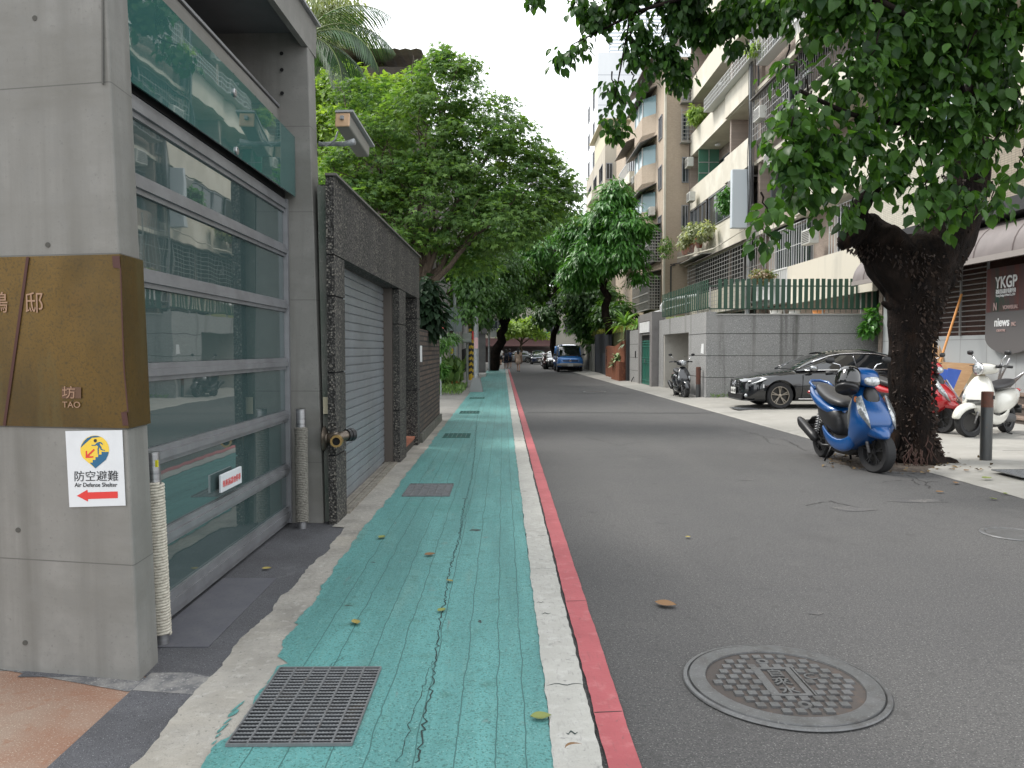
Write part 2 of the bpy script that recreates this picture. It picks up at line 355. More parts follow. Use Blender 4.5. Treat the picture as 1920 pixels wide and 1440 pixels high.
for (px, py, ln, wd_) in [(446,1330,.055,.008),(438,1343,.04,.012),(427,1358,.03,.007),(417,1372,.04,.009),(409,1385,.02,.006),(402,1398,.02,.005),(399,1410,.012,.003)]:
    c = gr(px, py); b.poly([(c.x+wd_*r_.uniform(.5,1.3)*math.cos(a)+.22*ln*math.sin(a), c.y+ln*r_.uniform(.8,1.1)*math.sin(a), .0145) for a in [k*math.pi/6 for k in range(12)]])
struct(b.build('cycle_lane', [green, crackm, patchm]))
ly = fr(-1, 30, .035)+fr(30.3, 61, .5)
b = strip('w', wline, jag(lambda y: .190, ly, .0042, 31), jag(lambda y: .368, ly, .0034, 32), .020); b.m = 1
r_ = random.Random(8)
for y, x0, L_, th in [(3.02,.25,.05,.016),(3.47,.20,.17,.008),(4.42,.22,.06,.013),(4.62,.20,.05,.008),(5.35,.19,.17,.004),(6.3,.28,.08,.01),(8.3,.20,.06,.012),(10.4,.19,.17,.006),(13,.24,.08,.02)]:   # splits in the thick paint
    n = 9; lo, hi_ = [], []
    for k in range(n+1):
        xa = x0+L_*k/n; yy = y+.010*math.sin(k*1.3+y*5)+r_.uniform(-.002,.002); t_ = th*(math.sin(math.pi*k/n)**.7)*r_.uniform(.5,1)+.001; lo.append((xa,yy,.0215)); hi_.append((xa,yy+t_,.0215))
    for k in range(n): b.quad(lo[k], lo[k+1], hi_[k+1], hi_[k])
struct(b.build('white_edge_line', [wline, crackm]))
b = strip('r', rline, jag(lambda y: .385, ly, .0022, 33), jag(lambda y: .507, ly, .0016, 34), .017); b.m = 1
for y in [4.65,6.9,3.2,9.6]: b.quad((.385,y,.0185),(.505,y+.01,.0185),(.505,y+.015,.0185),(.385,y+.006,.0185))
struct(b.build('red_edge_line', [rline, crackm]))
# right apron: ramps up 10 cm from the carriageway edge
ya = fr(6, 16, .12)+fr(16.5, 60, 1.2)
def zap(x): return .03 if x < 5.55 else .03+.07*min(1, (x-5.55)/1.4)
b = MB(); ed = jag(redge, ya, .012, 5)
ed = [(redge(y)+.006*math.sin(y*37), y) for y in ya]
for i in range(len(ya)-1):
    y0, y1 = ya[i], ya[i+1]; a, c = ed[i][0], ed[i+1][0]
    xs = [0, .06, .25, .55, .95, 1.6, 14]; zs = [.002, .022, .03, .045, .075, .1, .1]
    for k in range(6): b.quad((a+xs[k],y0,zs[k]),(a+xs[k+1],y0,zs[k+1]),(c+xs[k+1],y1,zs[k+1]),(c+xs[k],y1,zs[k]))
b.m = 1
for y in [9.05, 11.0, 13.6, 16.4, 19.5, 22.8]: b.quad((7.2,y,.1015),(19,y+.2,.1015),(19,y+.225,.1015),(7.2,y+.02,.1015))
for x in [8.9, 11.0]: b.quad((x,8,.1015),(x+.02,8,.1015),(x+.02,23.5,.1015),(x,23.5,.1015))
struct(b.build('pavement', [apronm, slabl]))
b = MB(); b.quad((5.25,-3,-.001),(20,-3,-.001),(20,6,-.001),(5.25,6,-.001)); struct(b.build('side_street', asph))
# dark repair joint across the carriageway
jm = pm('tar joint', (.03,.03,.031), .8)
b = MB()
for (yy, xa, xb) in [(18.9,.6,5.2),(27.5,1.6,4.6),(33,2.2,4.4)]:
    pr = None
    for k in range(31):
        x = xa+(xb-xa)*k/30; y = yy+.10*math.sin(x*1.1)+random.uniform(-.02,.02)
        if pr: b.quad((pr[0],pr[1],.0045),(x,y,.0045),(x,y+.13,.0045),(pr[0],pr[1]+.13,.0045))
        pr = (x, y)
struct(b.build('tar_seam', jm))
# ---------------------------------------------------------------- manhole
iron = pm('worn cast iron', (.125,.128,.13), .42, .45, vary=[(14,(.085,.082,.08),.45,.7),(90,(.22,.22,.22),.58,.75,'fine'),(5,(.18,.18,.185),.5,.8)], bump=[(120,.0012)])
ironr = pm('rusty iron floor', (.048,.040,.036), .8, vary=[(20,(.075,.052,.04),.5,.75),(100,(.045,.04,.038),.5,.7)], bump=[(150,.002)])
mc = gr(1469,1284); mh = thing('manhole_cover', 'round cast iron water manhole cover with a grid of raised squares in the asphalt', 'manhole', (mc.x, mc.y, 0))
b = MB(); b.lathe([(.38,.004),(.455,.004),(.457,.008),(.453,.014),(.436,.016),(.431,.003),(.38,.003)], n=72, cap=False); b.build('frame', iron, mh, smooth='auto', autos=25)
b = MB(); b.lathe([(.0,.008),(.426,.008)], n=72, cap=False); b.build('base', ironr, mh)
b = MB(); b.lathe([(.350,.009),(.352,.018),(.425,.019),(.428,.009)], n=72, cap=False); b.build('rim', iron, mh, smooth='auto', autos=25)
b = MB(); r_ = random.Random(2)
for i in range(-6, 7):
    for j in range(-6, 7):
        x, y = i*.061+(.0305 if j % 2 else 0), j*.058
        if math.hypot(x, y) > .322 or (abs(x) < .115 and -.155 < y < .165) or (x > .1 and x < .17 and y > .01 and y < .11): continue
        if math.hypot(x+.02, y-.235) < .045 or math.hypot(x-.01, y+.23) < .045: continue
        s_ = .0205; b.hexa([(x-s_,y-s_,.008),(x+s_,y-s_,.008),(x+s_,y+s_,.008),(x-s_,y+s_,.008),(x-s_*.93,y-s_*.93,.0185),(x+s_*.93,y-s_*.93,.0185),(x+s_*.93,y+s_*.93,.0185),(x-s_*.93,y+s_*.93,.0185)])
for (x0,x1,y0,y1) in [(-.105,-.065,-.15,.155),(.055,.082,-.15,.155),(.09,.098,-.15,.155),(-.065,.055,-.15,-.13),(-.065,.055,.135,.155)]: b.box(x0,x1,y0,y1,.008,.0185)
b.build('square_studs', iron, mh)
b = MB(); b.m = 0
for (x, y) in [(-.02,.235),(.01,-.23)]:
    b = MB(); b.lathe([(.014,.0155),(.030,.016),(.033,.009)], (x,y,0), n=20, cap=False); so_ = b.build('lifting_socket', iron, mh)
    b = MB(); b.lathe([(.0,.0152),(.0142,.0152)], (x,y,0), n=16, cap=False); k_ = b.build('keyhole', dark, mh); k_.parent = so_
for ch, y in zip('自來水', (.055,-.035,-.125)): text(ch, .085, iron, 'raised_letter', mh, (-.047,y+.01,.010), (1,0,0), (0,1,0), .006, weight=.0015)
text('C', .09, iron, 'raised_letter', mh, (.115,.03,.009), (1,0,0), (0,1,0), .006)
def small_cover(px, py, rx, ry, label):
    c = gr(px, py); t = thing('access_cover', label, 'manhole', (c.x, c.y, .0))
    b = MB(); z = .004 if c.x < 5.3 else .104
    b.lathe([(rx*.86,z),(rx*.88,z+.008),(rx,z+.008),(rx+.01,z)], n=40, cap=False); b.build('frame', iron, t)
    b = MB(); b.lathe([(0,z+.004),(rx*.84,z+.004)], n=40, cap=False); b.build('lid', ironr if rx > .3 else iron, t)
small_cover(1900, 1002, .24, .24, 'small round pale cover set in the asphalt by the pavement edge')
small_cover(1115, 735, .42, .42, 'round dark cover in the asphalt far down the road')
# ---------------------------------------------------------------- drain grates
pitm = pm('drain pit shade', (.006,.008,.010), .9, vary=[(7,(.045,.035,.022),.55,.75),((3,3,1),(.022,.027,.033),.5,.7)])
gratem = pm('grey grate steel', (.17,.175,.18), .5, .4, vary=[(12,(.10,.09,.085),.5,.75),(60,(.24,.25,.255),.55,.75)])
gratef = pm('faded green grate', (.06,.17,.15), .6, .2, vary=[(20,(.12,.11,.10),.5,.75)])
gratel = pm('pale grate rod', (.32,.33,.34), .45, .3, vary=[(25,(.20,.20,.20),.5,.75)])
def grate(x0, x1, y0, y1, label, nc, nr, m=gratem, z=.0145, fine=True):
    t = thing('drain_grate', label, 'grate', ((x0+x1)/2, (y0+y1)/2, 0), group='drain grates along the kerb')
    w2, h2 = (x1-x0)/2, (y1-y0)/2
    b = MB(); b.quad((-w2,-h2,z),(w2,-h2,z),(w2,h2,z),(-w2,h2,z)); b.build('pit', pitm, t)  # flat plate, no hole; its near-black colour carries the shade below the bars
    b = MB(); e = .007
    b.box(-w2,w2,-h2,-h2+e,z+.0005,z+.013); b.box(-w2,w2,h2-e,h2,z+.0005,z+.013); b.box(-w2,-w2+e,-h2+e,h2-e,z+.0005,z+.013); b.box(w2-e,w2,-h2+e,h2-e,z+.0005,z+.013); b.build('frame', m, t)
    b = MB()
    for i in range(1, nc): x = -w2+2*w2*i/nc; b.box(x-.004,x+.004,-h2+e,h2-e,z+.0006,z+.0115)
    b.build('bearing_bars', m, t); b = MB()
    for j in range(1, nr):
        y = -h2+2*h2*j/nr
        if fine:   # twisted cross rods
            for i in range(nc):
                xa = -w2+2*w2*i/nc+.004; xb = -w2+2*w2*(i+1)/nc-.004; n = 10
                for k in range(n):
                    u = xa+(xb-xa)*k/n; v = xa+(xb-xa)*(k+1)/n; h_ = .0028+.0014*(k % 2)
                    b.box(u, v, y-.0010-.0010*(k % 2), y+.0009, z+.007, z+.0080+h_)
        else: b.box(-w2+e,w2-e,y-.0035,y+.0035,z+.004,z+.010)
    b.build('cross_rods', gratel if m is gratem else m, t)
grate(-1.075,-.585,2.94,3.67,'large steel drain grate sunk in the green lane beside the pillar',6,24)
grate(-1.06,-.56,8.05,8.78,'steel drain grate in the green lane below the roller shutter',6,14,fine=False)
grate(-1.06,-.58,13.45,14.1,'drain grate painted over green opposite the doorway step',6,12,gratef,fine=False)
grate(-1.06,-.58,18.6,19.3,'drain grate painted over green just past the brick wall',6,12,gratef,fine=False)
grate(-1.06,-.58,24.2,24.9,'drain grate painted over green a little before the lamp post',6,10,gratef,fine=False)
grate(5.75,6.3,13.0,13.7,'drain grate in the pale pavement behind the blue scooter',6,12,gratem,.062,fine=False)
grate(5.95,6.6,8.75,9.3,'drain grate in the pale pavement in front of the rusty bollard',10,14,gratem,.084,fine=False)
grate(5.8,6.35,19.0,19.7,'drain grate in the pale pavement before the black sedan',6,10,gratem,.075,fine=False)
# fallen leaves and a twig
lfm = [pm('fallen leaf yellow', (.27,.22,.06), .7), pm('fallen leaf olive', (.16,.19,.05), .7), pm('fallen leaf brown', (.16,.09,.04), .8)]
def fleaf(px, py, s_, k, rz, label):
    c = gr(px, py); z = .022 if c.x < .2 and c.x > -1.1 else (.012 if c.x < 5.4 else .05)
    s_ *= 1.5; b = MB(); n = 6; L_, Rr = [], []
    for i in range(n+1):
        u = i/n; w_ = .36*s_*math.sin(math.pi*u)**.8*(1-.3*u); h_ = .25*s_*(u-.5)**2+.004
        L_.append((s_*(u-.5), w_, z+h_+w_*.35)); Rr.append((s_*(u-.5), -w_, z+h_+w_*.15))
    mid = [(s_*(i/n-.5), 0, z+.25*s_*(i/n-.5)**2+.002) for i in range(n+1)]
    for i in range(n): b.quad(L_[i], L_[i+1], mid[i+1], mid[i]); b.quad(mid[i], mid[i+1], Rr[i+1], Rr[i])
    o = b.build('fallen_leaf', lfm[k], smooth=True); o.location = (c.x, c.y, 0); o.rotation_euler = (0,0,rz)
    tag(o, label, 'leaf', 'leaves lying on the ground')
for a in [(500,1070,.045,0,.2,'small yellow leaf on the dark apron in front of the glass gate'),(716,1013,.06,1,1.2,'olive leaf on the green lane beside its ragged left edge'),
          (667,1175,.055,0,2.0,'yellow curled leaf on the green lane nearer the camera, left of the long crack'),(828,1152,.045,1,.9,'small leaf lying on the long crack in the green lane'),
          (843,1096,.04,0,2.4,'pale leaf beside the crack halfway down the green lane'),(1014,1355,.06,1,.1,'olive leaf on the edge of the white line nearest the camera'),
          (1075,1408,.05,2,.4,'brown leaf on the white line at the bottom of the photo'),(806,1046,.06,2,.5,'dark brown leaf on the green lane below the small worn patch'),
          (1248,1138,.09,2,-.5,'dark twig-like leaf curl in the middle of the asphalt'),(1812,890,.06,2,.3,'brown curled leaf on the pavement to the right of the tree base'),
          (1792,908,.07,2,1.0,'brown leaf on the pavement edge below the tree base'),(1850,905,.09,1,.2,'green brown leaf pair on the pavement below the rusty bollard'),
          (1885,928,.05,1,.9,'small pale leaf on the kerb line at the far right'),(1862,938,.06,1,1.9,'yellow-green leaf on the asphalt under the far right kerb'),(1762,925,.06,2,.0,'brown leaf on asphalt in front of the tree base'),
          (620,884,.05,1,.1,'leaf on the concrete beside the shutter track'),(1290,1010,.03,0,.1,'tiny pale scrap on the asphalt in the middle of the road'),(1180,757,.03,0,.4,'bright scrap on the road far beyond the red line')]:
    fleaf(*a)
# ================================================================ left side: concrete gatehouse
seams = [.55,1.185,1.99,2.76,3.5]
conc = pm('formwork concrete', (.200,.196,.182), .78, vary=[(.8,(.175,.172,.160),.38,.68),(3.5,(.24,.235,.22),.45,.8),((4,4,.22),(.115,.112,.10),.52,.78),((.4,.4,1.6),(.15,.146,.132),.5,.62),(9,(.17,.168,.158),.5,.8),(60,(.14,.138,.128),.62,.78,'fine'),((1,1,.6),(.12,.115,.10),.62,.85)],
          bump=[(60,.0007),(7,.0015)], lines=[(2,seams,.0028,(.10,.098,.09))], rvar=(2,.62,.85))
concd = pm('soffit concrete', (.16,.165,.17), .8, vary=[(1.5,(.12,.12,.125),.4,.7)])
bronze = pm('aged bronze', (.125,.072,.012), .36, .5, vary=[((1.1,1.1,.5),(.036,.026,.008),.36,.64),((.9,.9,.9),(.125,.062,.012),.5,.75),(90,(.045,.032,.012),.5,.8,'fine'),((3,3,.6),(.10,.085,.035),.55,.7)], bump=[(220,.0003)], rvar=(3,.35,.6))
bredge = pm('bronze seam', (.07,.03,.025), .6, .4)
brletter = pm('polished letter', (.30,.185,.12), .55, .3)
gh = thing('gatehouse', 'bare formwork concrete gatehouse framing the glass garage gate', 'building', (-2.6,3.8,0))
NX, NY = -1.70, 3.57
A = at(200,0,NY); ztop = 4.45
def lean(z, x0, xt): return x0+(xt-x0)*z/ztop
xt = NX+(A.x-NX)*ztop/A.z
def pil(b, dx=0, z0=0, z1=ztop, d=0):
    xa, xb = lean(z0,NX,xt)+d, lean(z1,NX,xt)+d
    b.hexa([(-4.6,4.15-d,z0),(xa,NY-d,z0),(xa-.01,3.80+d*.3,z0),(-4.6,4.5,z0),(-4.6,4.15-d,z1),(xb,NY-d,z1),(xb-.01,3.80+d*.3,z1),(-4.6,4.5,z1)])
b = MB(); pil(b, z0=-.01); b.build('near_pillar', conc, gh, world=True, bevel=.012)
# tie holes: raised discs with the recess shade put into their colour
b = MB()
for (px, py) in [(17,1000),(31,1215),(60,30),(85,458)]:
    p = at(px, py, 3.62); xa = lean(p.z,NX,xt); yy = NY+(xa-p.x)*(.58/(xa+4.6))-.003; b.lathe([(0,-.002),(.012,-.002),(.0125,.001)], (p.x,yy,p.z), 'y', 14, cap=False)
b.build('tie_hole_disc', pm('tie hole shade', (.07,.068,.06), .9), gh, world=True)
# vertical chase groove near the pillar edge
b = MB(); p0, p1 = at(193,-60,3.57), at(193,158,3.57); b.bar((p0.x,p0.y-.001,p0.z),(p1.x,p1.y-.001,p1.z),.012,.006); b.build('drip_groove', pm('groove shadow', (.10,.098,.09), .9), gh, world=True)
# far pillar, its wall and the slab
b = MB(); b.hexa([(-2.7,6.9,0),(-1.60,6.86,0),(-1.60,7.10,0),(-2.7,7.15,0),(-2.8,6.9,4.42),(-1.70,6.86,4.42),(-1.70,7.10,4.42),(-2.8,7.15,4.42)]); b.build('far_pillar', conc, gh, world=True, bevel=.01)
b = MB(); b.hexa([(-1.598,6.92,0),(-1.505,6.93,0),(-1.505,7.1,0),(-1.598,7.1,0),(-1.64,6.92,3.0),(-1.53,6.93,3.0),(-1.53,7.1,3.0),(-1.64,7.1,3.0)])
b.build('stained_jamb', pm('algae stained concrete', (.19,.19,.172), .9, vary=[((6,6,1.2),(.10,.125,.105),.42,.62),(30,(.28,.27,.25),.6,.75)], bump=[(40,.004)]), gh, world=True)
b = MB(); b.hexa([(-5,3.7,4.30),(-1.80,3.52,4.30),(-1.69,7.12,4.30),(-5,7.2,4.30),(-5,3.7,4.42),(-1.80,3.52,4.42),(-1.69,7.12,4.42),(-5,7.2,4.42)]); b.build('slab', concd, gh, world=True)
b = MB(); b.hexa([(-1.84,3.52,4.18),(-1.80,3.52,4.18),(-1.685,7.13,4.18),(-1.74,7.13,4.18),(-1.84,3.52,4.46),(-1.795,3.52,4.46),(-1.68,7.13,4.46),(-1.74,7.13,4.46)]); b.build('fascia', conc, gh, world=True)
b = MB(); b.bar((-1.785,3.5,4.475),(-1.67,7.15,4.475),.05,.02); b.build('roof_flashing', alu, gh, world=True)
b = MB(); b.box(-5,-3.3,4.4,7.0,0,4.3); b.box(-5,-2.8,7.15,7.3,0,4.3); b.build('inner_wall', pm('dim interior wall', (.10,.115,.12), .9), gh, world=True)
b = MB(); b.box(-2.12,-1.96,3.80,6.88,3.44,3.66); b.build('beam', conc, gh, world=True, bevel=.008)
b = MB(); b.box(-2.14,-1.945,3.80,6.87,3.664,3.684); b.box(-2.13,-1.95,3.80,6.87,3.40,3.436); b.build('beam_flashing', alu, gh, world=True)
b = MB()
for y in (4.25,4.75,5.25,5.75,6.25,6.7): b.lathe([(0,.0),(.014,.0),(.014,-.01)], (-1.959,y,3.55), 'x', 12, cap=False)
for z in (3.78,3.98,4.12): b.lathe([(0,0),(.017,0)], (-1.92,6.853,z), 'y', 12, cap=False)
b.build('bolt_hole', dark, gh, world=True)
# bronze plaque wrapping the pillar
pq = thing('bronze_plaque', 'large aged bronze house name plaque wrapped round the concrete pillar', 'plaque', (-1.8,3.55,1.185))
b = MB(); pil(b, z0=1.19, z1=1.985, d=.012); b.build('plate', bronze, pq, world=True)
def onface(px, py, off=.014):   # point on the near pillar face
    p = at(px, py, 3.57); 
    for _ in range(6):
        xa = lean(p.z,NX,xt); yy = NY+(xa-p.x)*(.58/(xa+4.6))-off*1.03; p = at(px, py, yy)
    return p
b = MB()
def seam(pts, w_):
    for i in range(len(pts)-1):
        a, c = onface(*pts[i], .0145), onface(*pts[i+1], .0145); b.bar(a, c, w_, .003, up=(0,-1,0))
seam([(52,482),(36,600),(22,700),(8,798)], .013); b.build('seam', bredge, pq, world=True); b = MB(); seam([(213,482),(213,500),(226,503),(229,600),(233,700),(240,772),(228,774),(232,797)], .005)
b.build('seam', bredge, pq, world=True)
b = MB(); b.poly([onface(210,480,.016),onface(224,480,.016),onface(226,502,.016),onface(212,502,.016)][::-1]); b.build('clip', bredge, pq, world=True); b = MB(); b.poly([onface(228,774,.016),onface(238,774,.016),onface(241,798,.016),onface(230,798,.016)][::-1]); b.build('clip', bredge, pq, world=True)
fx = Vector((1,-.2,0)).normalized()
pp = onface(46,583,.014); text('邸', .105, brletter, 'name_character', pq, pp, fx, (0,0,1), .001, world=True)
pp = onface(-20,583,.014); text('鶴', .105, brletter, 'name_character', pq, pp, fx, (0,0,1), .001, world=True)
b = MB(); b.quad(onface(116,726,.0145),onface(152,726,.0145),onface(152,747,.0145),onface(116,747,.0145)); b.build('seal', pm('seal stain', (.11,.06,.035), .5, .4), pq, world=True)
pp = onface(116,745,.0165); text('坊', .062, brletter, 'seal_character', pq, pp, fx, (0,0,1), .0008, world=True, sx=1.2)
pp = onface(117,764,.0155); text('TAO', .040, brletter, 'seal_letters', pq, pp, fx, (0,0,1), .0008, world=True, sx=1.15)
# shelter sign
sg = thing('shelter_sign', 'white air defence shelter sign with red arrow on the lower pillar', 'sign', (-1.9,3.59,.8))
def sp(px, py, off): return onface(px, py, off)
signw = pm('sign white', (.60,.62,.64), .5, vary=[(6,(.53,.55,.57),.5,.8)])
sblue = pm('sign blue', (.01,.10,.20), .5); syel = pm('sign yellow', (.72,.50,.05), .5); sred = pm('sign red', (.60,.035,.03), .5); sblk = pm('sign black', (.012,.015,.02), .5)
O = 1864/220.0
def q(x, y, off): return onface(100+x/O, 790+y/O, off)      # coordinates measured on a 1864 px wide enlargement
b = MB(); c0 = [q(190,155,0.001),q(1095,138,0.001),q(1150,1338,0.001),q(255,1365,0.001)]; c1 = [q(190,155,0.006),q(1095,138,0.006),q(1150,1338,0.006),q(255,1365,0.006)]
b.hexa([c0[3],c0[2],c0[1],c0[0],c1[3],c1[2],c1[1],c1[0]]); b.build('panel', signw, sg, world=True)
cx, cy, rr_ = 657, 452, 228
def drop():
    P_ = []
    for k in range(41):
        a = R(215-25+ -k*(250)/40+ 0); P_.append((cx+rr_*math.cos(a), cy-rr_*math.sin(a)))
    return P_
def flat(pts, off, m, nm):
    b = MB(); b.poly([q(x, y, off) for x, y in pts]); return b.build(nm, m, sg, world=True)
D = [(668,748),(500,610)]+[(cx+rr_*math.cos(R(a)), cy-rr_*math.sin(R(a))) for a in range(215,-36,-8)]+[(830,615)]
flat(D, .0070, syel, 'emblem_ground')
flat([(435,420),(450,370),(490,310),(540,265),(600,238),(660,228),(720,236),(755,248),(610,262),(520,340),(470,385)], .0076, sblue, 'emblem_roof')
flat([(575,655),(625,655),(625,612),(668,612),(668,568),(712,568),(712,528),(765,528),(765,485),(880,485),(862,550),(832,612),(668,748)], .0076, sblue, 'emblem_stairs')
flat([(640,300),(650,285),(668,280),(688,290),(692,308),(685,328),(668,335),(650,330),(642,315)], .0079, sblk, 'runner_head')
flat([(605,375),(660,372),(690,340),(735,325),(765,335),(790,362),(782,372),(750,352),(730,352),(745,385),(762,405),(768,440),(820,460),(815,470),(755,455),(730,410),(722,440),(720,530),(705,520),(700,435),(712,405),(690,380),(665,388),(608,388)], .0079, sblue, 'runner')
flat([(512,470),(535,468),(537,535),(640,438),(658,455),(560,555),(632,552),(632,578),(512,582)], .0079, sred, 'stair_arrow')
flat([(372,1183),(540,1085),(548,1128),(1022,1113),(1025,1220),(550,1235),(550,1275)], .0070, sred, 'arrow')
sy = (q(400,900,0)-q(400,1000,0)).normalized(); sxd = (q(1040,950,0)-q(320,955,0)).normalized()
per = (q(1040,950,0)-q(320,955,0)).length/720
text('防空避難', 158*per, sblk, 'lettering', sg, q(322,938,.0074), sxd, sy, .0004, world=True, sx=1.13, weight=.0)
text('Air Defense Shelter', 84*per, sblk, 'lettering', sg, q(338,1042,.0074), sxd, sy, .0004, world=True, sx=1.0, weight=.0002)
# ---------------------------------------------------------------- glass gate
def glassm(name, c, r=.015, ior=1.9, wav=True): return pm(name, c, r, 0, ior=ior, spec=.5, bump=[(1.6,.0012,'fine')] if wav else [])
gl_gate = glassm('gate glass', (.052,.082,.082), ior=2.1); gl_teal = glassm('teal canopy glass', (.040,.105,.100), ior=1.9)
gg = thing('glass_gate', 'folding garage gate of dark glass panes in grey aluminium rails', 'gate', (-1.9,5.4,0))
ZR = [.10,.50,.97,1.43,1.93,2.41,2.80]; Y0, Y1 = 3.84, 6.87
ra = MB()
for i, z in enumerate(ZR):
    h = .05 if i else .07
    if i == 6: h = .055
    for (dx, a, c) in [(0, z-h, z-h*.45),(.018, z-h*.45, z+h*.35),(.006, z+h*.35, z+h)]: ra.box(-1.94,-1.895+dx,Y0,Y1-.075,a+.0005,c)
ra.box(-1.94,-1.89,Y0,Y1-.075,.03,.029+.0); ra.build('rail', alu, gg, world=True)
b = MB(); b.box(-1.95,-1.872,Y1-.07,Y1-.03,.02,2.86); b.box(-1.95,-1.885,Y1-.026,Y1,.02,2.86); b.box(-1.95,-1.88,Y0-.05,Y0-.002,.02,2.86); b.build('stile', alu, gg, world=True)
for i in range(6):
    b = MB(); b.box(-1.925,-1.912,Y0,Y1-.075,ZR[i]+.052,ZR[i+1]-.052); b.build('glass_pane', gl_gate, gg, world=True)
b = MB(); b.box(-1.93,-1.90,Y0,Y1-.05,2.87,2.93); b.build('gap_strip', black, gg, world=True)  # black strip for the dark gap above the gate, shade put into its colour
b = MB(); b.box(-1.885,-1.868,5.12,5.52,.60,.72)
pt = thing('garage_notice', 'small white notice with red characters fixed to a lower gate pane', 'sign', (-1.875,5.3,.6))
b.build('plate', signw, pt, world=True, bevel=.004)
text('車庫前請勿停車', .052, sred, 'lettering', pt, (-1.866,5.515,.64), (0,-1,0), (0,0,1), .0006, world=True, sx=.98) if False else None
text('車庫前請勿停車', .052, sred, 'lettering', pt, (-1.866,5.137,.635), (0,1,0), (0,0,1), .0006, world=True, sx=.98)
cg = thing('glass_canopy_panel', 'teal glass panel bolted above the garage gate', 'glass panel', (-1.85,5.4,2.88))
b = MB(); b.hexa([(-1.865,3.82,2.885),(-1.853,3.82,2.885),(-1.81,6.84,2.885),(-1.822,6.84,2.885),(-1.865,3.82,3.455),(-1.853,3.82,3.455),(-1.81,6.84,3.40),(-1.822,6.84,3.40)]); b.build('pane', gl_teal, cg, world=True)
for (px, py) in [(246,136),(439,174),(443,283),(552,282),(556,370)]:
    p = atx(px, py, -1.83); bb = MB(); xg = -1.853+.043*(p.y-3.82)/3; bb.lathe([(0,.012),(.024,.012),(.028,.008),(.028,0)], (xg,p.y,p.z), 'x', 18, cap=False); bb.build('glass_bolt', steel, cg, world=True, smooth='auto')
# rope wrapped bollards
rope = pm('pale rope', (.50,.47,.40), .9, vary=[(60,(.30,.27,.22),.45,.7)], bump=[(200,.002)])
roped = pm('dusty rope', (.20,.19,.165), .9, vary=[(60,(.10,.092,.078),.45,.7)], bump=[(200,.002)])
def ropepost(x, y, r, z1, m, label, sticker=False, dxt=0):
    t = thing('rope_wrapped_bollard', label, 'bollard', (x,y,0), group='rope wrapped posts beside the gate')
    b = MB(); b.tube([(0,0,0),(dxt,0,z1)], r*.8, 20); b.build('steel_tube', steel, t, smooth='auto')
    b = MB(); n = int((z1-.16)/.016); pts = []
    rs = []
    for i in range(n*12):
        a = i*2*math.pi/12; z = .06+(z1-.16-.06)*i/(n*12); f = z/z1
        pts.append((dxt*f+r*math.cos(a), r*math.sin(a), z)); rs.append(.0085*(1+.12*math.sin(i*1.9)))
    b.tube(pts, rs, 6); b.build('rope', m, t, smooth=True)
    b = MB(); b.lathe([(r*.9,z1-.004),(r*.9,z1),(0,z1)], (dxt,0,0), n=20, cap=False); b.build('cap', steel, t)
    if sticker:
        b = MB(); b.box(dxt+r*.55,dxt+r*.84,-r*.62,-r*.35,z1-.075,z1-.04); b.build('yellow_sticker', pm('sticker', (.6,.55,.02), .5), t)
ropepost(-1.79,4.02,.042,1.02,rope,'pale rope wrapped steel bollard beside the near concrete pillar',True,-.03)
ropepost(-1.745,6.68,.05,1.04,roped,'dusty rope wrapped steel bollard in front of the far concrete pillar')
# ---------------------------------------------------------------- pebble-dash garage with roller shutter
peb = pm('pebble dash', (.072,.068,.063), .85, vary=[(62,(.19,.175,.15),.74,.84,'cell'),(62,(.022,.021,.020),.30,.18,'cell'),(62,(.014,.013,.012),.46,.62,'vor'),((2,2,.5),(.030,.031,.027),.5,.75)], bump=[(62,.006,'vor'),(200,.0015)])
pg_ = thing('shutter_garage', 'dark pebble dash garage wall with a roller shutter and doorway', 'building', (-1.9,9.9,0))
# facing plane runs from x=-1.47 at y=6.78 to x=-1.37 at y=12.75
def fx_(y): return -1.47+.10*(y-6.78)/5.97
def slabw(b, y0, y1, z0, z1, dep=.26, off=0):
    a, c = fx_(y0)+off, fx_(y1)+off
    b.hexa([(a-dep,y0,z0),(a,y0,z0),(c,y1,z0),(c-dep,y1,z0),(a-dep,y0,z1),(a,y0,z1),(c,y1,z1),(c-dep,y1,z1)])
b = MB(); slabw(b,6.80,7.16,2.385,3.06,.07); slabw(b,7.161,12.75,2.385,3.06,.34); b.build('lintel_wall', peb, pg_, world=True)
def col(y0, y1, grooves=(.62,1.35,2.02), dep=.26):
    zz = [0]+list(grooves)+[2.38]
    b = MB()
    for i in range(len(zz)-1): slabw(b,y0,y1,zz[i]+(.008 if i else 0),zz[i+1]-.008,dep)
    o = b.build('column', peb, pg_, world=True)
    b = MB(); slabw(b,y0+.012,y1-.012,.0,2.385,dep-.012,-.012); b.build('joint_core', dark, pg_, world=True)
col(6.80,7.20,dep=.07); col(10.55,11.15,(.72,1.9)); col(12.45,12.76,(.9,2.05))
b = MB(); b.box(-3.6,-1.83,7.2,12.8,2.95,3.02); b.build('roof', pm('dirty roof', (.10,.10,.095), .9), pg_, world=True)
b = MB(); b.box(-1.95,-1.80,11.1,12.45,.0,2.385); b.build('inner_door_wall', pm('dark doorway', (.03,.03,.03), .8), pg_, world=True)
b = MB(); b.bar((fx_(6.8)-.02,6.78,3.07),(fx_(12.75)-.02,12.78,3.07),.10,.02); b.build('coping', pm('coping', (.13,.12,.11), .9), pg_, world=True)
shm = pm('shutter steel', (.27,.30,.33), .42, .45, vary=[((1,1,.3),(.22,.235,.25),.4,.7),((3,3,20),(.19,.21,.23),.55,.75)], rvar=(2,.32,.5))
b = MB(); xs0, xs1 = -1.61, -1.60; ns = 26; rings = []
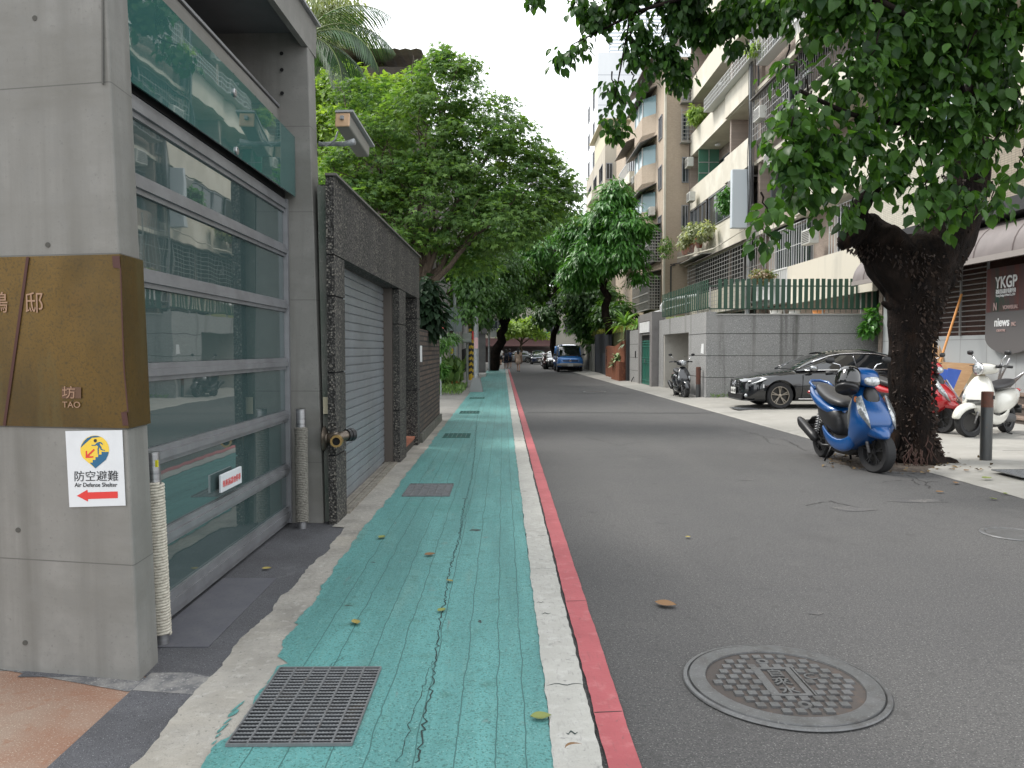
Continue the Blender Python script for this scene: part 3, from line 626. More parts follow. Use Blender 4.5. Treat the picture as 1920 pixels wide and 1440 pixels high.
for i in range(ns):
    z0 = .03+2.35*i/ns; h = 2.35/ns
    for (dz, dx) in [(0,-.008),(.007,-.008),(.010,.006),(h*.5,.0085),(h-.006,.006),(h-.003,-.004)]: rings.append([(xs0+dx,7.2,z0+dz),(xs1+dx-.02,10.6,z0+dz)])
b.loft(rings, cap=False, closed=False); b.build('roller_shutter', shm, pg_, world=True, smooth='auto', autos=50)
b = MB(); b.box(-1.66,-1.56,7.22,7.27,0,2.38); b.build('guide_rail', steel, pg_, world=True)
b = MB(); b.box(-1.66,-1.50,10.48,10.55,0,2.38); b.build('guide_rail', pm('brown guide rail', (.10,.085,.075), .5, .5), pg_, world=True)
trk = pm('shutter track', (.28,.26,.22), .6, .3, vary=[(9,(.15,.13,.11),.4,.7)])
b = MB()
for k in range(4): b.box(-1.60+.042*k,-1.565+.042*k,7.24,10.5,.010,.028+.004*(k % 2))
b.build('floor_track', trk, pg_, world=True)
stp = pm('red tile', (.32,.11,.06), .7, vary=[(8,(.22,.08,.05),.4,.7)])
b = MB(); b.box(-1.8,-1.42,11.16,12.44,.12,.16); b.build('door_step', stp, pg_, world=True); b = MB(); b.box(-1.8,-1.44,11.16,12.44,0,.119); b.build('step_riser', peb, pg_, world=True)
# paper note
b = MB(); b.box(-1.60,-1.53,6.885,6.892,.98,1.13); tag(origin_to_base(b.build('paper_notice', pm('old paper', (.55,.50,.36), .8))), 'curled yellowed paper note stuck on the jamb above the hose inlet', 'notice')
# fire hose inlet (two-way)
brs = pm('worn brass fitting', (.18,.15,.12), .4, .8, vary=[(30,(.09,.075,.065),.4,.7)]); brd = pm('brass ring', (.45,.30,.12), .35, .9)
fd = thing('fire_hose_inlet', 'two-way brass fire hose inlet with round wall flange by the shutter', 'hydrant', (-1.55,6.80,.77))
b = MB(); b.lathe([(0,.0),(.105,.0),(.11,.008),(.09,.022),(.05,.03),(.045,.05)], (-.03,.0,0), 'x', 28, cap=False); b.build('flange', brs, fd, smooth='auto')
b = MB(); b.tube([(0,0,0),(.06,0,0),(.10,-.005,0)], [.048,.055,.058], 18); b.tube([(.08,0,0),(.10,-.07,-.005),(.11,-.12,-.008)], [.05,.045,.043], 16); b.tube([(.08,0,0),(.15,.07,.02),(.18,.12,.02)], [.05,.045,.043], 16); b.build('body', brs, fd, smooth=True)
b = MB(); b.tube([(.108,-.10,-.008),(.112,-.14,-.009)], .052, 20, cap=False); b.lathe([(.034,-.145),(.052,-.145),(.054,-.12),(.054,-.10)], (.112,0,-.009), 'y', 24, cap=False); b.build('outlet_ring', brd, fd, smooth='auto')
b = MB(); b.lathe([(0,-.125),(.036,-.125),(.036,-.144)], (.112,0,-.009), 'y', 20, cap=False); b.build('outlet_throat', dark, fd)
b = MB(); b.tube([(.155,.075,.02),(.172,.10,.02)], .055, 20); b.tube([(.176,.107,.02),(.20,.14,.02)], .058, 20); b.build('outlet_cap', black, fd, smooth='auto')
# ---------------------------------------------------------------- brick wall
brk = pm('old dark brick', (.1,.07,.06), .9, brick=((1,2),.30,.085,.013,(.12,.08,.062),(.062,.046,.040),(.014,.013,.013)), vary=[(2,(.045,.042,.036),.52,.75),(20,(.13,.10,.085),.62,.8)], bump=[(50,.004)])
bw = thing('brick_wall', 'old dark brick garden wall beyond the shutter garage', 'wall', (-1.5,14.8,0))
b = MB(); b.box(-1.60,-1.375,12.78,16.8,.16,1.90); b.build('masonry', brk, bw, world=True)
b = MB(); b.box(-1.62,-1.33,12.78,16.85,0,.158); b.build('plinth', pm('mossy plinth', (.12,.115,.10), .9, vary=[(8,(.06,.065,.05),.4,.7)], bump=[(30,.006)]), bw, world=True)
b = MB(); b.box(-1.375,-1.35,12.85,12.95,1.35,1.62); tag(origin_to_base(b.build('wall_box', white)), 'small white box mounted at the end of the brick wall', 'box')
# security camera on the corner of the portal
cc = thing('security_camera', 'beige boxy security camera on a bracket beside the far concrete pillar', 'camera', (-1.62,7.0,3.35))
cbm = pm('camera beige', (.20,.195,.175), .5); cbo = pm('camera orange cap', (.50,.33,.20), .5)
def cpt(px, py, Y): return at(px, py, Y)
b = MB(); a_, c_ = at(643,226,6.85), at(681,284,7.45); b.bar(a_, c_, .125, .12, up=(0,0,1)); b.build('housing', cbm, cc, world=True, bevel=.015)
d_ = (c_-a_).normalized(); upv = Vector((.2,0,1)); upv = (upv-d_*upv.dot(d_)).normalized()
b = MB(); b.bar(a_-d_*.03+upv*.075, c_+d_*.05+upv*.075, .16, .018, up=(0,0,1)); b.build('sun_shield', pm('shield grey', (.30,.31,.31), .4), cc, world=True)
b = MB(); b.bar(a_-d_*.02, a_-d_*.001, .13, .125, up=(0,0,1)); b.build('rear_cap', cbo, cc, world=True, bevel=.012)
b = MB(); b.bar(a_-d_*.045+upv*.01, a_-d_*.02+upv*.01, .03, .03); b.build('cable_gland', gpaint, cc, world=True)
b = MB(); p0 = V(-1.64,7.0,3.38); b.tube([p0, at(620,270,7.0), at(645,270,6.95), at(664,266,6.9)], [.02,.02,.022,.03], 10); b.build('bracket', gpaint, cc, world=True, smooth=True)
b = MB(); b.tube([p0+V(0,0,.02), at(612,274,6.97), at(628,262,6.97), at(634,246,6.97)], .008, 8); b.build('cable', gpaint, cc, world=True, smooth=True)
# ================================================================ right side walls
granw = pm('pebbled granite wall', (.27,.27,.265), .85, vary=[(34,(.40,.40,.39),.54,.68,'fine'),(28,(.15,.15,.148),.54,.68,'fine'),((2.6,2.6,.10),(.10,.098,.09),.56,.70),((.5,.5,.5),(.30,.295,.285),.5,.7)], bump=[(80,.006)])
creamp = pm('cream render', (.55,.515,.43), .8, vary=[((1.5,1.5,.25),(.45,.425,.36),.52,.76),(.6,(.68,.65,.56),.5,.7)])
tilebr = pm('brown mosaic tile', (.2,.15,.12), .7, brick=((1,2),.12,.05,.004,(.36,.29,.24),(.29,.235,.20),(.22,.195,.17)), vary=[((.6,.6,.2),(.24,.19,.16),.5,.75)])
tiletan = pm('tan mosaic tile', (.36,.28,.2), .75, brick=((1,2),.11,.045,.004,(.43,.345,.26),(.37,.295,.22),(.33,.28,.22)), vary=[((.8,.8,.15),(.25,.205,.16),.52,.76),(.4,(.42,.34,.26),.5,.75)])
tiletany = pm('tan mosaic tile side', (.36,.28,.2), .75, brick=((0,2),.11,.045,.004,(.43,.345,.26),(.37,.295,.22),(.33,.28,.22)), vary=[((.8,.8,.15),(.27,.22,.17),.54,.78),(.4,(.40,.32,.25),.5,.75)])
tilepale = pm('pale mosaic tile', (.5,.46,.38), .6, brick=((1,2),.12,.05,.005,(.50,.47,.39),(.44,.41,.34),(.28,.27,.23)))
wing = pm('window glass', (.022,.028,.03), .06, ior=1.6, spec=.5, bump=[(2,.004)])
wgreen = pm('green pane', (.06,.16,.11), .15, ior=1.6)
wblue = pm('blue pane', (.22,.33,.36), .15)
grl = pm('grille paint', (.34,.34,.33), .55, .2, vary=[(8,(.22,.19,.16),.5,.75)]); grw = pm('white grille', (.58,.59,.58), .55); grd = pm('dark grille', (.09,.085,.08), .55, .3)
acm = pm('ac casing', (.50,.50,.46), .5, vary=[(5,(.36,.35,.31),.5,.75)]); corr = pm('old metal sheet', (.17,.155,.14), .6, .3, vary=[(3,(.10,.085,.075),.45,.7)])
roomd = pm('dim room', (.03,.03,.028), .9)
gw = thing('granite_wall', 'speckled grey granite retaining wall with a parking recess at the street corner', 'wall', (8.5,24,0))
X0, YF = 6.25, 23.75
Hw = 2.62
gz = [0,.70,1.37,2.05,Hw]
b = MB()
for i in range(4):
    a, c = gz[i]+(.01 if i else -.05), gz[i+1]-(.01 if i < 3 else 0)
    b.box(X0+.3,14.5,YF,YF+.3,a,c)                     # front face towards the camera
    b.box(X0,X0+.299,YF,26.0,a,c)
b.box(X0,X0+.3,26.0,30.1,2.14,2.72); b.box(X0,X0+.3,30.1,31.0,0,2.72); b.box(X0,X0+.299,YF,26.0,2.621,2.72)
b.build('masonry', granw, gw, world=True)
b = MB(); b.box(X0+.013,14.5,YF+.013,YF+.28,0,Hw-.02); b.box(X0+.013,X0+.28,YF+.02,25.99,0,Hw-.02); b.build('joint_core', pm('joint', (.05,.05,.048), .9), gw, world=True)
b = MB(); b.box(X0+.3,14.5,YF-.03,YF+.3,Hw+.001,Hw+.04); b.build('coping', pm('coping stone', (.34,.34,.32), .8), gw, world=True)
rec = pm('recess plaster', (.44,.42,.38), .85, vary=[(1.2,(.33,.31,.28),.5,.72),(5,(.20,.18,.16),.68,.8)])
b = MB(); b.box(X0+.02,10.2,29.95,30.09,0,2.3); b.box(10.2,10.3,26,30.25,0,2.3); b.box(X0+.301,10.2,25.8,25.98,0,2.3); b.box(X0+.301,10.3,26,30.1,2.3,2.4); b.build('recess', rec, gw, world=True)
b = MB(); b.box(8.5,14.5,26,31,2.3,2.6); b.build('terrace', rec, gw, world=True)
b = MB(); p = V(X0-.003,24.35,0); b.hexa([(X0-.012,24.0,1.42),(X0-.004,24.0,1.42),(X0-.004,24.35,1.45),(X0-.012,24.35,1.45),(X0-.012,24.0,1.74),(X0-.004,24.0,1.74),(X0-.004,24.25,1.74),(X0-.012,24.25,1.74)]); tag(origin_to_base(b.build('paper_notice', white)), 'white paper notice pasted on the granite wall corner', 'notice')
# slatted green fence
gfen = pm('fence green', (.030,.080,.050), .55, vary=[((5,5,.8),(.022,.058,.038),.4,.7),(30,(.05,.09,.065),.6,.8)]); gfd = pm('fence rail green', (.025,.06,.04), .5)
fn = thing('slat_fence', 'green upright slat fence standing on top of the granite wall', 'fence', (8.5,24,2.66))
b = MB(); r_ = random.Random(4); x = X0+.38
while x < 14.2: b.box(x,x+.115,YF+.10,YF+.118,2.82,3.74+r_.uniform(-.01,.01)); x += .178
y = YF+.25
while y < 30.8: b.box(X0+.10,X0+.118,y,y+.11,2.86,3.74+r_.uniform(-.01,.01)); b.box(X0+.119,X0+.135,y+.16,y+.175,2.86,3.6); y += .27
b.build('slat_panel', gfen, fn, world=True)
b = MB()
for z in (2.80,3.50): b.box(X0+.12,14.3,YF+.122,YF+.15,z,z+.035); b.box(X0+.122,X0+.15,YF+.152,30.8,z+(.04 if z < 3 else 0),z+.075 if z < 3 else z+.035)
x = X0+.46
while x < 14.2: b.bar((x,YF+.162,2.70),(x,YF+.162,3.49),.014,.014); x += .178
b.build('rail', gfd, fn, world=True)
for x in (X0+.14, 7.5, 8.7, 9.9, 11.1, 12.3): bb = MB(); bb.box(x,x+.04,YF+.18,YF+.22,2.66,3.54); bb.build('fence_post', grl, fn, world=True)
for y in (25.5,27.2,28.9,30.6): bb = MB(); bb.box(X0+.16,X0+.2,y,y+.04,2.725,3.54); bb.build('fence_post', grl, fn, world=True)
# green wire planters and stuff behind the fence: pale pots
# gatehouse with green door
gm = pm('grey stucco', (.20,.19,.185), .8, vary=[(2,(.16,.15,.145),.5,.7)])
gdoor = pm('green door', (.012,.10,.07), .4, vary=[(3,(.02,.13,.09),.45,.7)]); gmull = pm('green bars', (.045,.20,.15), .45)
eg = thing('entrance_gate', 'grey portal with a green steel door and a blank white panel above', 'gate', (6.2,32.6,0))
b = MB(); b.box(5.98,6.5,31.05,31.5,0,3.08); b.box(5.98,6.5,33.85,34.2,0,3.02); b.box(5.985,6.5,31.501,33.849,2.75,3.06); b.build('frame', gm, eg, world=True)
b = MB(); b.box(5.97,6.04,31.6,33.8,2.28,2.72); b.build('light_box', white, eg, world=True)
b = MB(); b.box(6.02,6.06,31.5,31.62,0,2.26); b.box(6.02,6.06,33.7,33.84,0,2.26); b.box(6.02,6.06,31.62,33.7,2.18,2.27); b.build('jamb', grl, eg, world=True)
dd = MB(); dd.box(6.10,6.13,31.63,33.69,.05,1.95); do = dd.build('door', gdoor, eg, world=True)
b = MB()
for y in (31.66,32.0,32.2,33.1,33.3,33.64): b.box(6.085,6.099,y,y+.035,.08,1.93)
for z in (.10,.25,1.0,1.1,1.20,1.68,1.8,1.9): b.box(6.07,6.084,31.64,33.68,z,z+.03)
b.build('bars', gmull, eg, world=True); b = MB(); b.box(6.04,6.069,32.95,33.05,1.0,1.16); b.build('handle', steel, eg, world=True)
b = MB(); b.box(6.11,6.15,31.63,33.69,1.96,2.17); b.build('transom', black, eg, world=True)
b = MB(); b.hexa([(6.3,31.2,3.1),(7.6,31.2,3.45),(7.6,34.1,3.45),(6.3,34.1,3.1),(6.3,31.2,3.14),(7.6,31.2,3.49),(7.6,34.1,3.49),(6.3,34.1,3.14)])
b.tube([(6.35,31.1,2.9),(6.35,31.1,3.3),(6.5,31.1,3.55),(7.8,31.1,3.75)], .05, 8); b.build('canopy', white, eg, world=True)
# stone panel wall, black post, corten planter, dark board, concrete wall
sw = thing('stone_panel_wall', 'short grey stone block wall between the green door and the rusty planter', 'wall', (6.1,35.6,0))
b = MB()
for i, (a, c) in enumerate([(0,.6),(.615,1.2),(1.215,1.8),(1.815,2.45)]): b.box(6.03,6.3,34.25,36.75,a,c)
b.build('masonry', granw, sw, world=True); b = MB(); b.box(6.05,6.29,34.3,36.7,0,2.44); b.build('joint_core', dark, sw, world=True)
b = MB(); b.box(5.9,6.4,36.8,37.15,0,2.5); tag(origin_to_base(b.build('black_post', pm('charcoal steel', (.025,.027,.03), .5))), 'tall charcoal steel post beside the stone block wall', 'post')
b = MB(); b.box(6.0,6.03,35.0,35.15,1.2,1.5); b.tube([(6.0,35.4,.3),(5.95,35.6,.15),(5.95,35.9,.0)], .02); tag(origin_to_base(b.build('letter_box', black)), 'small black letter box fixed on the stone block wall', 'letter box')
cort = pm('weathering steel', (.22,.075,.035), .75, .1, vary=[((1,1,.5),(.13,.045,.025),.4,.65),(9,(.30,.11,.05),.5,.75)])
cp = thing('rusty_planter', 'rust coloured weathering steel planter wall with dark house number', 'planter', (6.0,40.5,0))
b = MB(); b.prism([(5.85,37.2,0),(5.85,44.0,0),(5.85,44.0,1.72),(5.85,43.2,1.78),(5.85,40.6,1.72),(5.85,37.2,2.05)][::-1], (.12,0,0))
o = b.build('panel', cort, cp, world=True)
b = MB(); b.box(5.6,5.845,37.2,39.9,0,.98); b.build('trough', cort, cp, world=True)
for i, ch in enumerate('4605'): text(ch, .40, black, 'house_number', cp, (5.846,43.75-.0,1.35-.27*i), (0,-1,0), (0,0,1), .01, world=True, sx=1.3)
db = thing('dark_screen_wall', 'flat charcoal screen wall under the grassy bank', 'wall', (6.2,47,0))
b = MB(); b.box(6.12,6.25,44.4,51.5,0,2.55); b.build('screen', pm('charcoal board', (.018,.021,.028), .6), db, world=True); b = MB(); b.box(6.0,6.119,44.5,46.6,0,1.35); b.build('meter_box', pm('charcoal box', (.03,.034,.042), .5), db, world=True)
cwm = pm('stained old concrete', (.36,.35,.31), .9, vary=[((1.2,1.2,.12),(.06,.06,.055),.46,.60),(2,(.24,.23,.21),.5,.7)])
b = MB(); b.box(6.1,6.35,51.6,64,0,1.95); b.build('w', cwm); o = bpy.data.objects[-1] if False else None
for ob in [ob for ob in COL.objects if ob.name == 'w']: ob.name = 'concrete_wall'; tag(origin_to_base(ob), 'black streaked old concrete wall beside the blue van', 'wall')
# raised bank behind those walls
bankm = pm('grassy earth', (.13,.12,.05), .95, vary=[(2,(.07,.13,.03),.4,.6),(20,(.20,.17,.08),.5,.75)], bump=[(20,.03)])
b = MB(); n = 14
for i in range(n):
    for j in range(4):
        def hp(i, j):
            y = 37.5+27*i/n; x = 6.36+j*1.1; return (x, y, 2.45+.35*math.sin(i*.9)*(1 if j else .3)+.12*j+.25*(j > 0))
        b.quad(hp(i,j), hp(i,j+1), hp(i+1,j+1), hp(i+1,j))
b.quad((6.36,37.5,0),(10,37.5,0),(10,37.5,2.9),(6.36,37.5,2.45)); b.quad((6.36,37.5,0),(6.36,64,0),(6.36,64,2.5),(6.36,37.5,2.5))
struct(b.build('bank', bankm, smooth=True))
# ================================================================ apartment building
ab = thing('apartment_building', 'cream and brown tiled apartment block with stacked balconies over the granite wall', 'building', (12,31,0))
XF = 11.0; ZB = [3.4+3.15*k for k in range(7)]
b = MB(); b.box(12.3,24,14.5,46,-.02,25.4); b.build('brown_wall', tilebr, ab, world=True)
b = MB()
for z in ZB[1:]: b.box(XF+.13,12.299,14.5,46,z,z+.16)
b.build('floor_slab', creamp, ab, world=True)
b = MB(); b.box(11.3,12.3,23.0,23.2,0,25); b.box(11.2,12.3,33.9,34.2,2.7,25); b.box(11.2,12.3,38.3,38.5,2.7,25); b.box(11.0,12.3,45.8,46,2.7,25); b.build('party_wall', tilebr, ab, world=True)
def window(par, x, y0, y1, z0, z1, nm=3, nh=1, fm=alu, gm_=wing, dep=.06):
    w_ = MB(); w_.box(x+.03,x+.04,y0,y1,z0,z1); wo_ = w_.build('window', gm_, par, world=True)
    f_ = MB(); e = .05; f_.box(x-.02,x+.029,y0,y1,z0,z0+e); f_.box(x-.02,x+.029,y0,y1,z1-e,z1)
    for i in range(nm+1):
        y = y0+(y1-y0-e)*i/nm; f_.box(x-.015,x+.028,y,y+e,z0+e,z1-e)
    for i in range(1, nh+1):
        if nh > 1: z = z0+(z1-z0)*i/nh; f_.box(x-.01,x+.027,y0,y1,z,z+e*.7) if i < nh else None
    f = f_.build('window_frame', fm, par, world=True); f.parent = wo_; return wo_
def cage(x, y0, y1, z0, z1, sy=.16, sz=.3, m=grl, dep=.5, hor=True, belly=0, roof=True):
    c = MB(); t_ = .016
    y = y0
    while y <= y1+.001: c.box(x-t_,x,y,y+t_*1.3,z0,z1); y += sy
    z = z0
    while z <= z1+.001: c.box(x-t_-.005,x-.002,y0,y1,z,z+t_*1.3); z += sz
    for yy in (y0, y1):
        xx = x
        while xx < x+dep: c.box(xx,xx+t_,yy-t_,yy,z0,z1); xx += sy
    c.box(x,x+dep,y0,y1,z0-.02,z0)
    o = c.build('window_cage', m, ab, world=True)
    if roof:
        r = MB(); r.hexa([(x-.15,y0-.1,z1+.02),(x+dep,y0-.1,z1+.22),(x+dep,y1+.1,z1+.22),(x-.15,y1+.1,z1+.02),(x-.15,y0-.1,z1+.05),(x+dep,y0-.1,z1+.25),(x+dep,y1+.1,z1+.25),(x-.15,y1+.1,z1+.05)]); r.build('cage_roof', corr, ab, world=True)
    return o
def acunit(x, y, z, par=None, rz=0):
    t = MB(); t.box(x,x+.34,y,y+.75,z,z+.52); o = t.build('air_conditioner', acm, par or ab, world=True, bevel=.02)
    f = MB()
    for k in range(7): f.box(x-.008,x-.001,y+.06,y+.69,z+.06+.06*k,z+.09+.06*k)
    g_ = f.build('ac_vent', grd, par or ab, world=True); g_.parent = o; 
    return o
for k, z in enumerate(ZB):
    # parapets bay by bay
    for (y0, y1, dx) in [(38.45,46,0),(34.3,38.3,-.12),(14.6,22.9,-.35),(23.3,29.2,-.1)]:
        if k == 0 and y1 < 23: continue
        if k == 0 and y0 == 23.3: continue
        if y0 == 34.3 and k in (1,): continue
        q_ = MB(); q_.box(XF+dx,XF+dx+.13,y0,y1,z,z+1.25); q_.box(XF+dx+.13,12.29,y0,y1,z-.03,z+.10) if dx else None; q_.build('parapet', creamp, ab, world=True)
    if k: window(ab, 12.24, 39.2, 44.6, z+.3 if k % 2 else z+1.0, z+2.55, 4)
    if k: window(ab, 12.24, 35, 37.6, z+1.0, z+2.5, 3); window(ab, 12.24, 24.2, 28.5, z+1, z+2.5, 4); window(ab, 12.24, 16.5, 21.5, z+1.0, z+2.5, 4, 2, grw)
# bay of cages between 29.2 and 33.9
for k in (1,2,3,4,5): 
    q_ = MB(); q_.box(11.35,12.3,29.3,33.9,ZB[k],ZB[k]+.9); q_.build('tiled_bay', tilebr, ab, world=True)
    window(ab, 11.6, 29.5, 33.7, ZB[k]+.92, ZB[k]+2.6, 4)
cage(10.75, 24.2, 33.2, ZB[3]+.75, ZB[3]+2.5, .19, .25, grw)
cage(10.75, 24.2, 33.2, ZB[4]+.75, ZB[4]+2.4, .30, .30, grw)
cage(10.75, 29.4, 33.6, ZB[2]+.7, ZB[2]+2.5, .22, .3, grl)
cage(10.8, 24.2, 28.6, ZB[2]+1.1, ZB[2]+2.6, .2, .5, grd)
# decorative lattice cage under the flower boxes, second floor
cage(10.62, 34.2, 44.6, 3.4, 6.3, .42, .20, grl, .4)
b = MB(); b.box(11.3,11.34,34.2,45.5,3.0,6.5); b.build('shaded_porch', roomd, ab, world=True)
cage(10.7, 31.6, 34.0, 3.6, 7.1, .3, .75, grl, .4, roof=False)
# third floor glazed balcony and flower shelf
window(ab, 10.98, 34.4, 41.5, 8.0, 9.62, 5); window(ab, 10.98, 42, 45.6, 8.1, 9.62, 4)
b = MB(); b.box(11.0,11.12,34.3,38.44,6.55,7.98); b.box(11.002,11.11,38.45,46,7.81,7.98); b.build('parapet', creamp, ab, world=True)
# green tiled screen at the end of the fourth floor balcony
b = MB(); b.box(11.05,12.2,44.0,44.1,10.95,12.85); b.build('green_screen', wgreen, ab, world=True)
b = MB()
for z in (11.5,12.1): b.box(11.05,12.2,43.97,43.995,z,z+.04)
b.box(11.6,11.64,43.96,43.995,10.95,12.85); b.build('screen_frame', grl, ab, world=True)
# planter baskets with white bars on the fifth floor balcony
cage(10.55, 32.6, 41.0, ZB[3]+1.0+.15, ZB[3]+1.75, .22, .2, grw, .45, roof=False)
# white bay (glazed) projecting near the pipe
for k in (4,5):
    q_ = MB(); q_.box(10.7,11.0,33.9,35.4,ZB[k]+.1,ZB[k]+1.0); q_.build('bay_base', white, ab, world=True); window(ab, 10.68, 33.9, 35.4, ZB[k]+1.0, ZB[k]+2.8, 2, 2, white, wblue)
acunit(10.5, 32.0, ZB[2]+1.35); acunit(11.75, 27.3, 3.95+.2); acunit(10.4,30.2,ZB[4]+.2); acunit(10.45, 43.6, 9.9)
b = MB()
for (y, z) in [(42.5,12.7),(42.0,15.8),(40.5,9.6),(40,19)]: b.ell((11.7,y,z), (.16,.16,.08))
b.build('ceiling_lamp', white, ab, world=True, smooth=True)
b = MB(); b.box(11.5,11.6,23.4,33.8,3.4,6.5); b.build('second_storey_wall', tilebr, ab, world=True)
b = MB(); b.box(11.5,11.56,24.0,33.5,.5,3.35); b.box(11.9,12.28,23.4,33.6,2.6,3.4); b.build('ground_storey', tilebr, ab, world=True)
cage(11.2, 24.6, 26.6, 4.75, 6.4, .22, .8, grw, .3, roof=False); cage(11.2, 28.6, 32.6, 4.75, 6.4, .24, .8, grw, .3, roof=False); acunit(10.75, 27.2, 5.3); window(ab, 11.44, 28.7, 32.5, 4.8, 6.35, 4); window(ab, 11.44, 24.7, 26.5, 4.8, 6.35, 2)
for k, yy_ in ((2, 31.0), (2, 35.8), (4, 25.5), (3, 44.8), (4, 36.8), (5, 43)): acunit(10.62 if yy_ != 35.8 else 10.55, yy_, ZB[k]-.75)
# sloped cream stair parapet on the near side
b = MB(); b.prism([(10.95,29.8,3.3),(10.95,22.9,3.3),(10.95,22.9,4.72),(10.95,25.0,4.76),(10.95,29.8,4.74)], (.15,0,0)); b.build('stair_parapet', creamp, ab, world=True)
b = MB(); y = 29.9
while y < 33.8: b.box(10.98,11.03,y,y+.09,4.05,4.7); y += .2
b.box(10.96,11.05,29.9,33.8,4.7,4.76); b.box(10.96,11.05,29.9,33.8,3.4,4.05); b.build('balcony_railing', grw, ab, world=True)
for k in (3,4):
    b = MB(); y = 23.4
    while y < 29.0: b.box(10.72,10.75,y,y+.03,ZB[k]+1.6,ZB[k]+2.2) if False else b.box(10.72,10.75,y,y+.03,ZB[k]+.2,ZB[k]+.7); y += .16
    b.box(10.70,10.77,23.4,29,ZB[k]+.7,ZB[k]+.8); b.build('plant_rack', grw, ab, world=True)
# roof drains and conduits
b = MB(); b.tube([(10.86,34.25,2.7),(10.86,34.25,24)], .07, 8); b.build('drain_pipe', gpaint, ab, world=True)
b = MB(); r_ = random.Random(6)
for q_ in range(5):
    x = 10.80-.02*q_; y = 33.6+.12*q_; b.tube([(x+.02*math.sin(z*2+q_), y+.05*math.sin(z*1.3+q_*2), z) for z in [7+.8*i for i in range(20)]], .018, 5)
b.build('cable_bundle', black, ab, world=True)
b = MB(); b.tube([(10.8,34.2,6.95),(10.3,38,6.5),(9.9,44,6.75)], .03, 6); b.build('conduit', creamp, ab, world=True)
# pale sign box (blank back) hanging from the facade
sb = thing('sign_box', 'blank pale blue-white upright sign box hanging off the apartment facade', 'sign', (10.5,34.4,7.0))
b = MB(); p0, p1 = at(1372,318,34.4), at(1401,428,34.4); b.box(p0.x,p1.x,34.3,34.6,p1.z,p0.z); b.build('panel', pm('sign back', (.52,.57,.60), .5), sb, world=True, bevel=.03)
b = MB(); b.box(p1.x,p1.x+.75,34.4,34.5,p1.z+.2,p1.z+.28); b.box(p1.x,p1.x+.75,34.4,34.5,p0.z-.3,p0.z-.22); b.build('bracket', grd, sb, world=True)
# ---------------------------------------------------------------- shop on the ground floor of the near part
sp_ = thing('corner_shop', 'ground floor shop front with barred window, grey tiles and brown dome awning', 'shop', (11.3,19,0))
wt = pm('pale grey wall tile', (.36,.375,.38), .35, brick=((1,2),1.05,1.8,.008,(.36,.375,.38),(.33,.345,.35),(.2,.2,.2),1), vary=[(1,(.30,.315,.32),.5,.7)])
b = MB(); b.box(11.3,11.6,14.6,22.9,.05,1.9); b.build('tiled_wall', wt, sp_, world=True)
b = MB(); b.box(11.36,11.4,14.6,21.3,1.9,3.6); b.build('window', pm('brown shop pane', (.05,.022,.016), .25), sp_, world=True)  # plain dark brown pane
b = MB(); b.box(11.3,11.55,21.3,22.9,1.9,3.7); b.build('side_pier', wt, sp_, world=True)
b = MB(); z = 1.98
while z < 3.55: b.box(11.26,11.285,17.9,21.3,z,z+.025); z += .125
for y in (17.9,18.95,20.1,21.25): b.box(11.25,11.29,y,y+.05,1.9,3.6)
b.build('security_bars', pm('bar grey', (.20,.195,.19), .5, .3), sp_, world=True)
aw = pm('brown awning', (.15,.13,.125), .5, vary=[(2,(.19,.165,.16),.45,.7)])
b = MB(); rings = []
for i in range(10):
    a = math.pi/2*i/9; x = 11.3-.95*math.sin(a)*1.0; z = 3.55+.85*math.cos(a)
    rings.append([(x,y,z) for y in (14.4,22.9)])
b.loft(rings, cap=False, closed=False)
for yy in (14.4, 22.9): b.poly([(11.3-.95*math.sin(math.pi/2*i/9),yy,3.55+.85*math.cos(math.pi/2*i/9)) for i in range(10)]+[(11.3,yy,3.55)])
b.build('awning', aw, sp_, world=True, smooth='auto')
b = MB()
for y in (15.7,17.0,18.3,19.6,20.9,22.2): b.tube([(11.3-.955*math.sin(math.pi/2*i/9),y,3.55+.855*math.cos(math.pi/2*i/9)) for i in range(10)], .016, 5)
b.build('awning_rib', pm('awning rib', (.13,.105,.10), .5), sp_, world=True)
b = MB(); b.box(10.32,10.38,14.4,22.9,3.44,3.56); b.build('gutter', pm('gutter', (.26,.235,.22), .5), sp_, world=True)
b = MB(); b.box(10.6,11.3,14.4,22.9,4.42,4.75); b.build('shaded_gap', pm('gap shade', (.03,.03,.032), .7), sp_, world=True)  # black gap over the awning, its shade put in as a dark box
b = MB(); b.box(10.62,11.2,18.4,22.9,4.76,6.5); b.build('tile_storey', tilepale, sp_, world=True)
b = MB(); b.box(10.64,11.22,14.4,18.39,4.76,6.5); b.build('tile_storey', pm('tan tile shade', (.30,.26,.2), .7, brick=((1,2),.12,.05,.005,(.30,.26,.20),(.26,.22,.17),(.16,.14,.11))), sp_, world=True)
window(sp_, 10.5, 17.9, 18.9, 6.3, 7.9, 3, 4, grw, wblue)
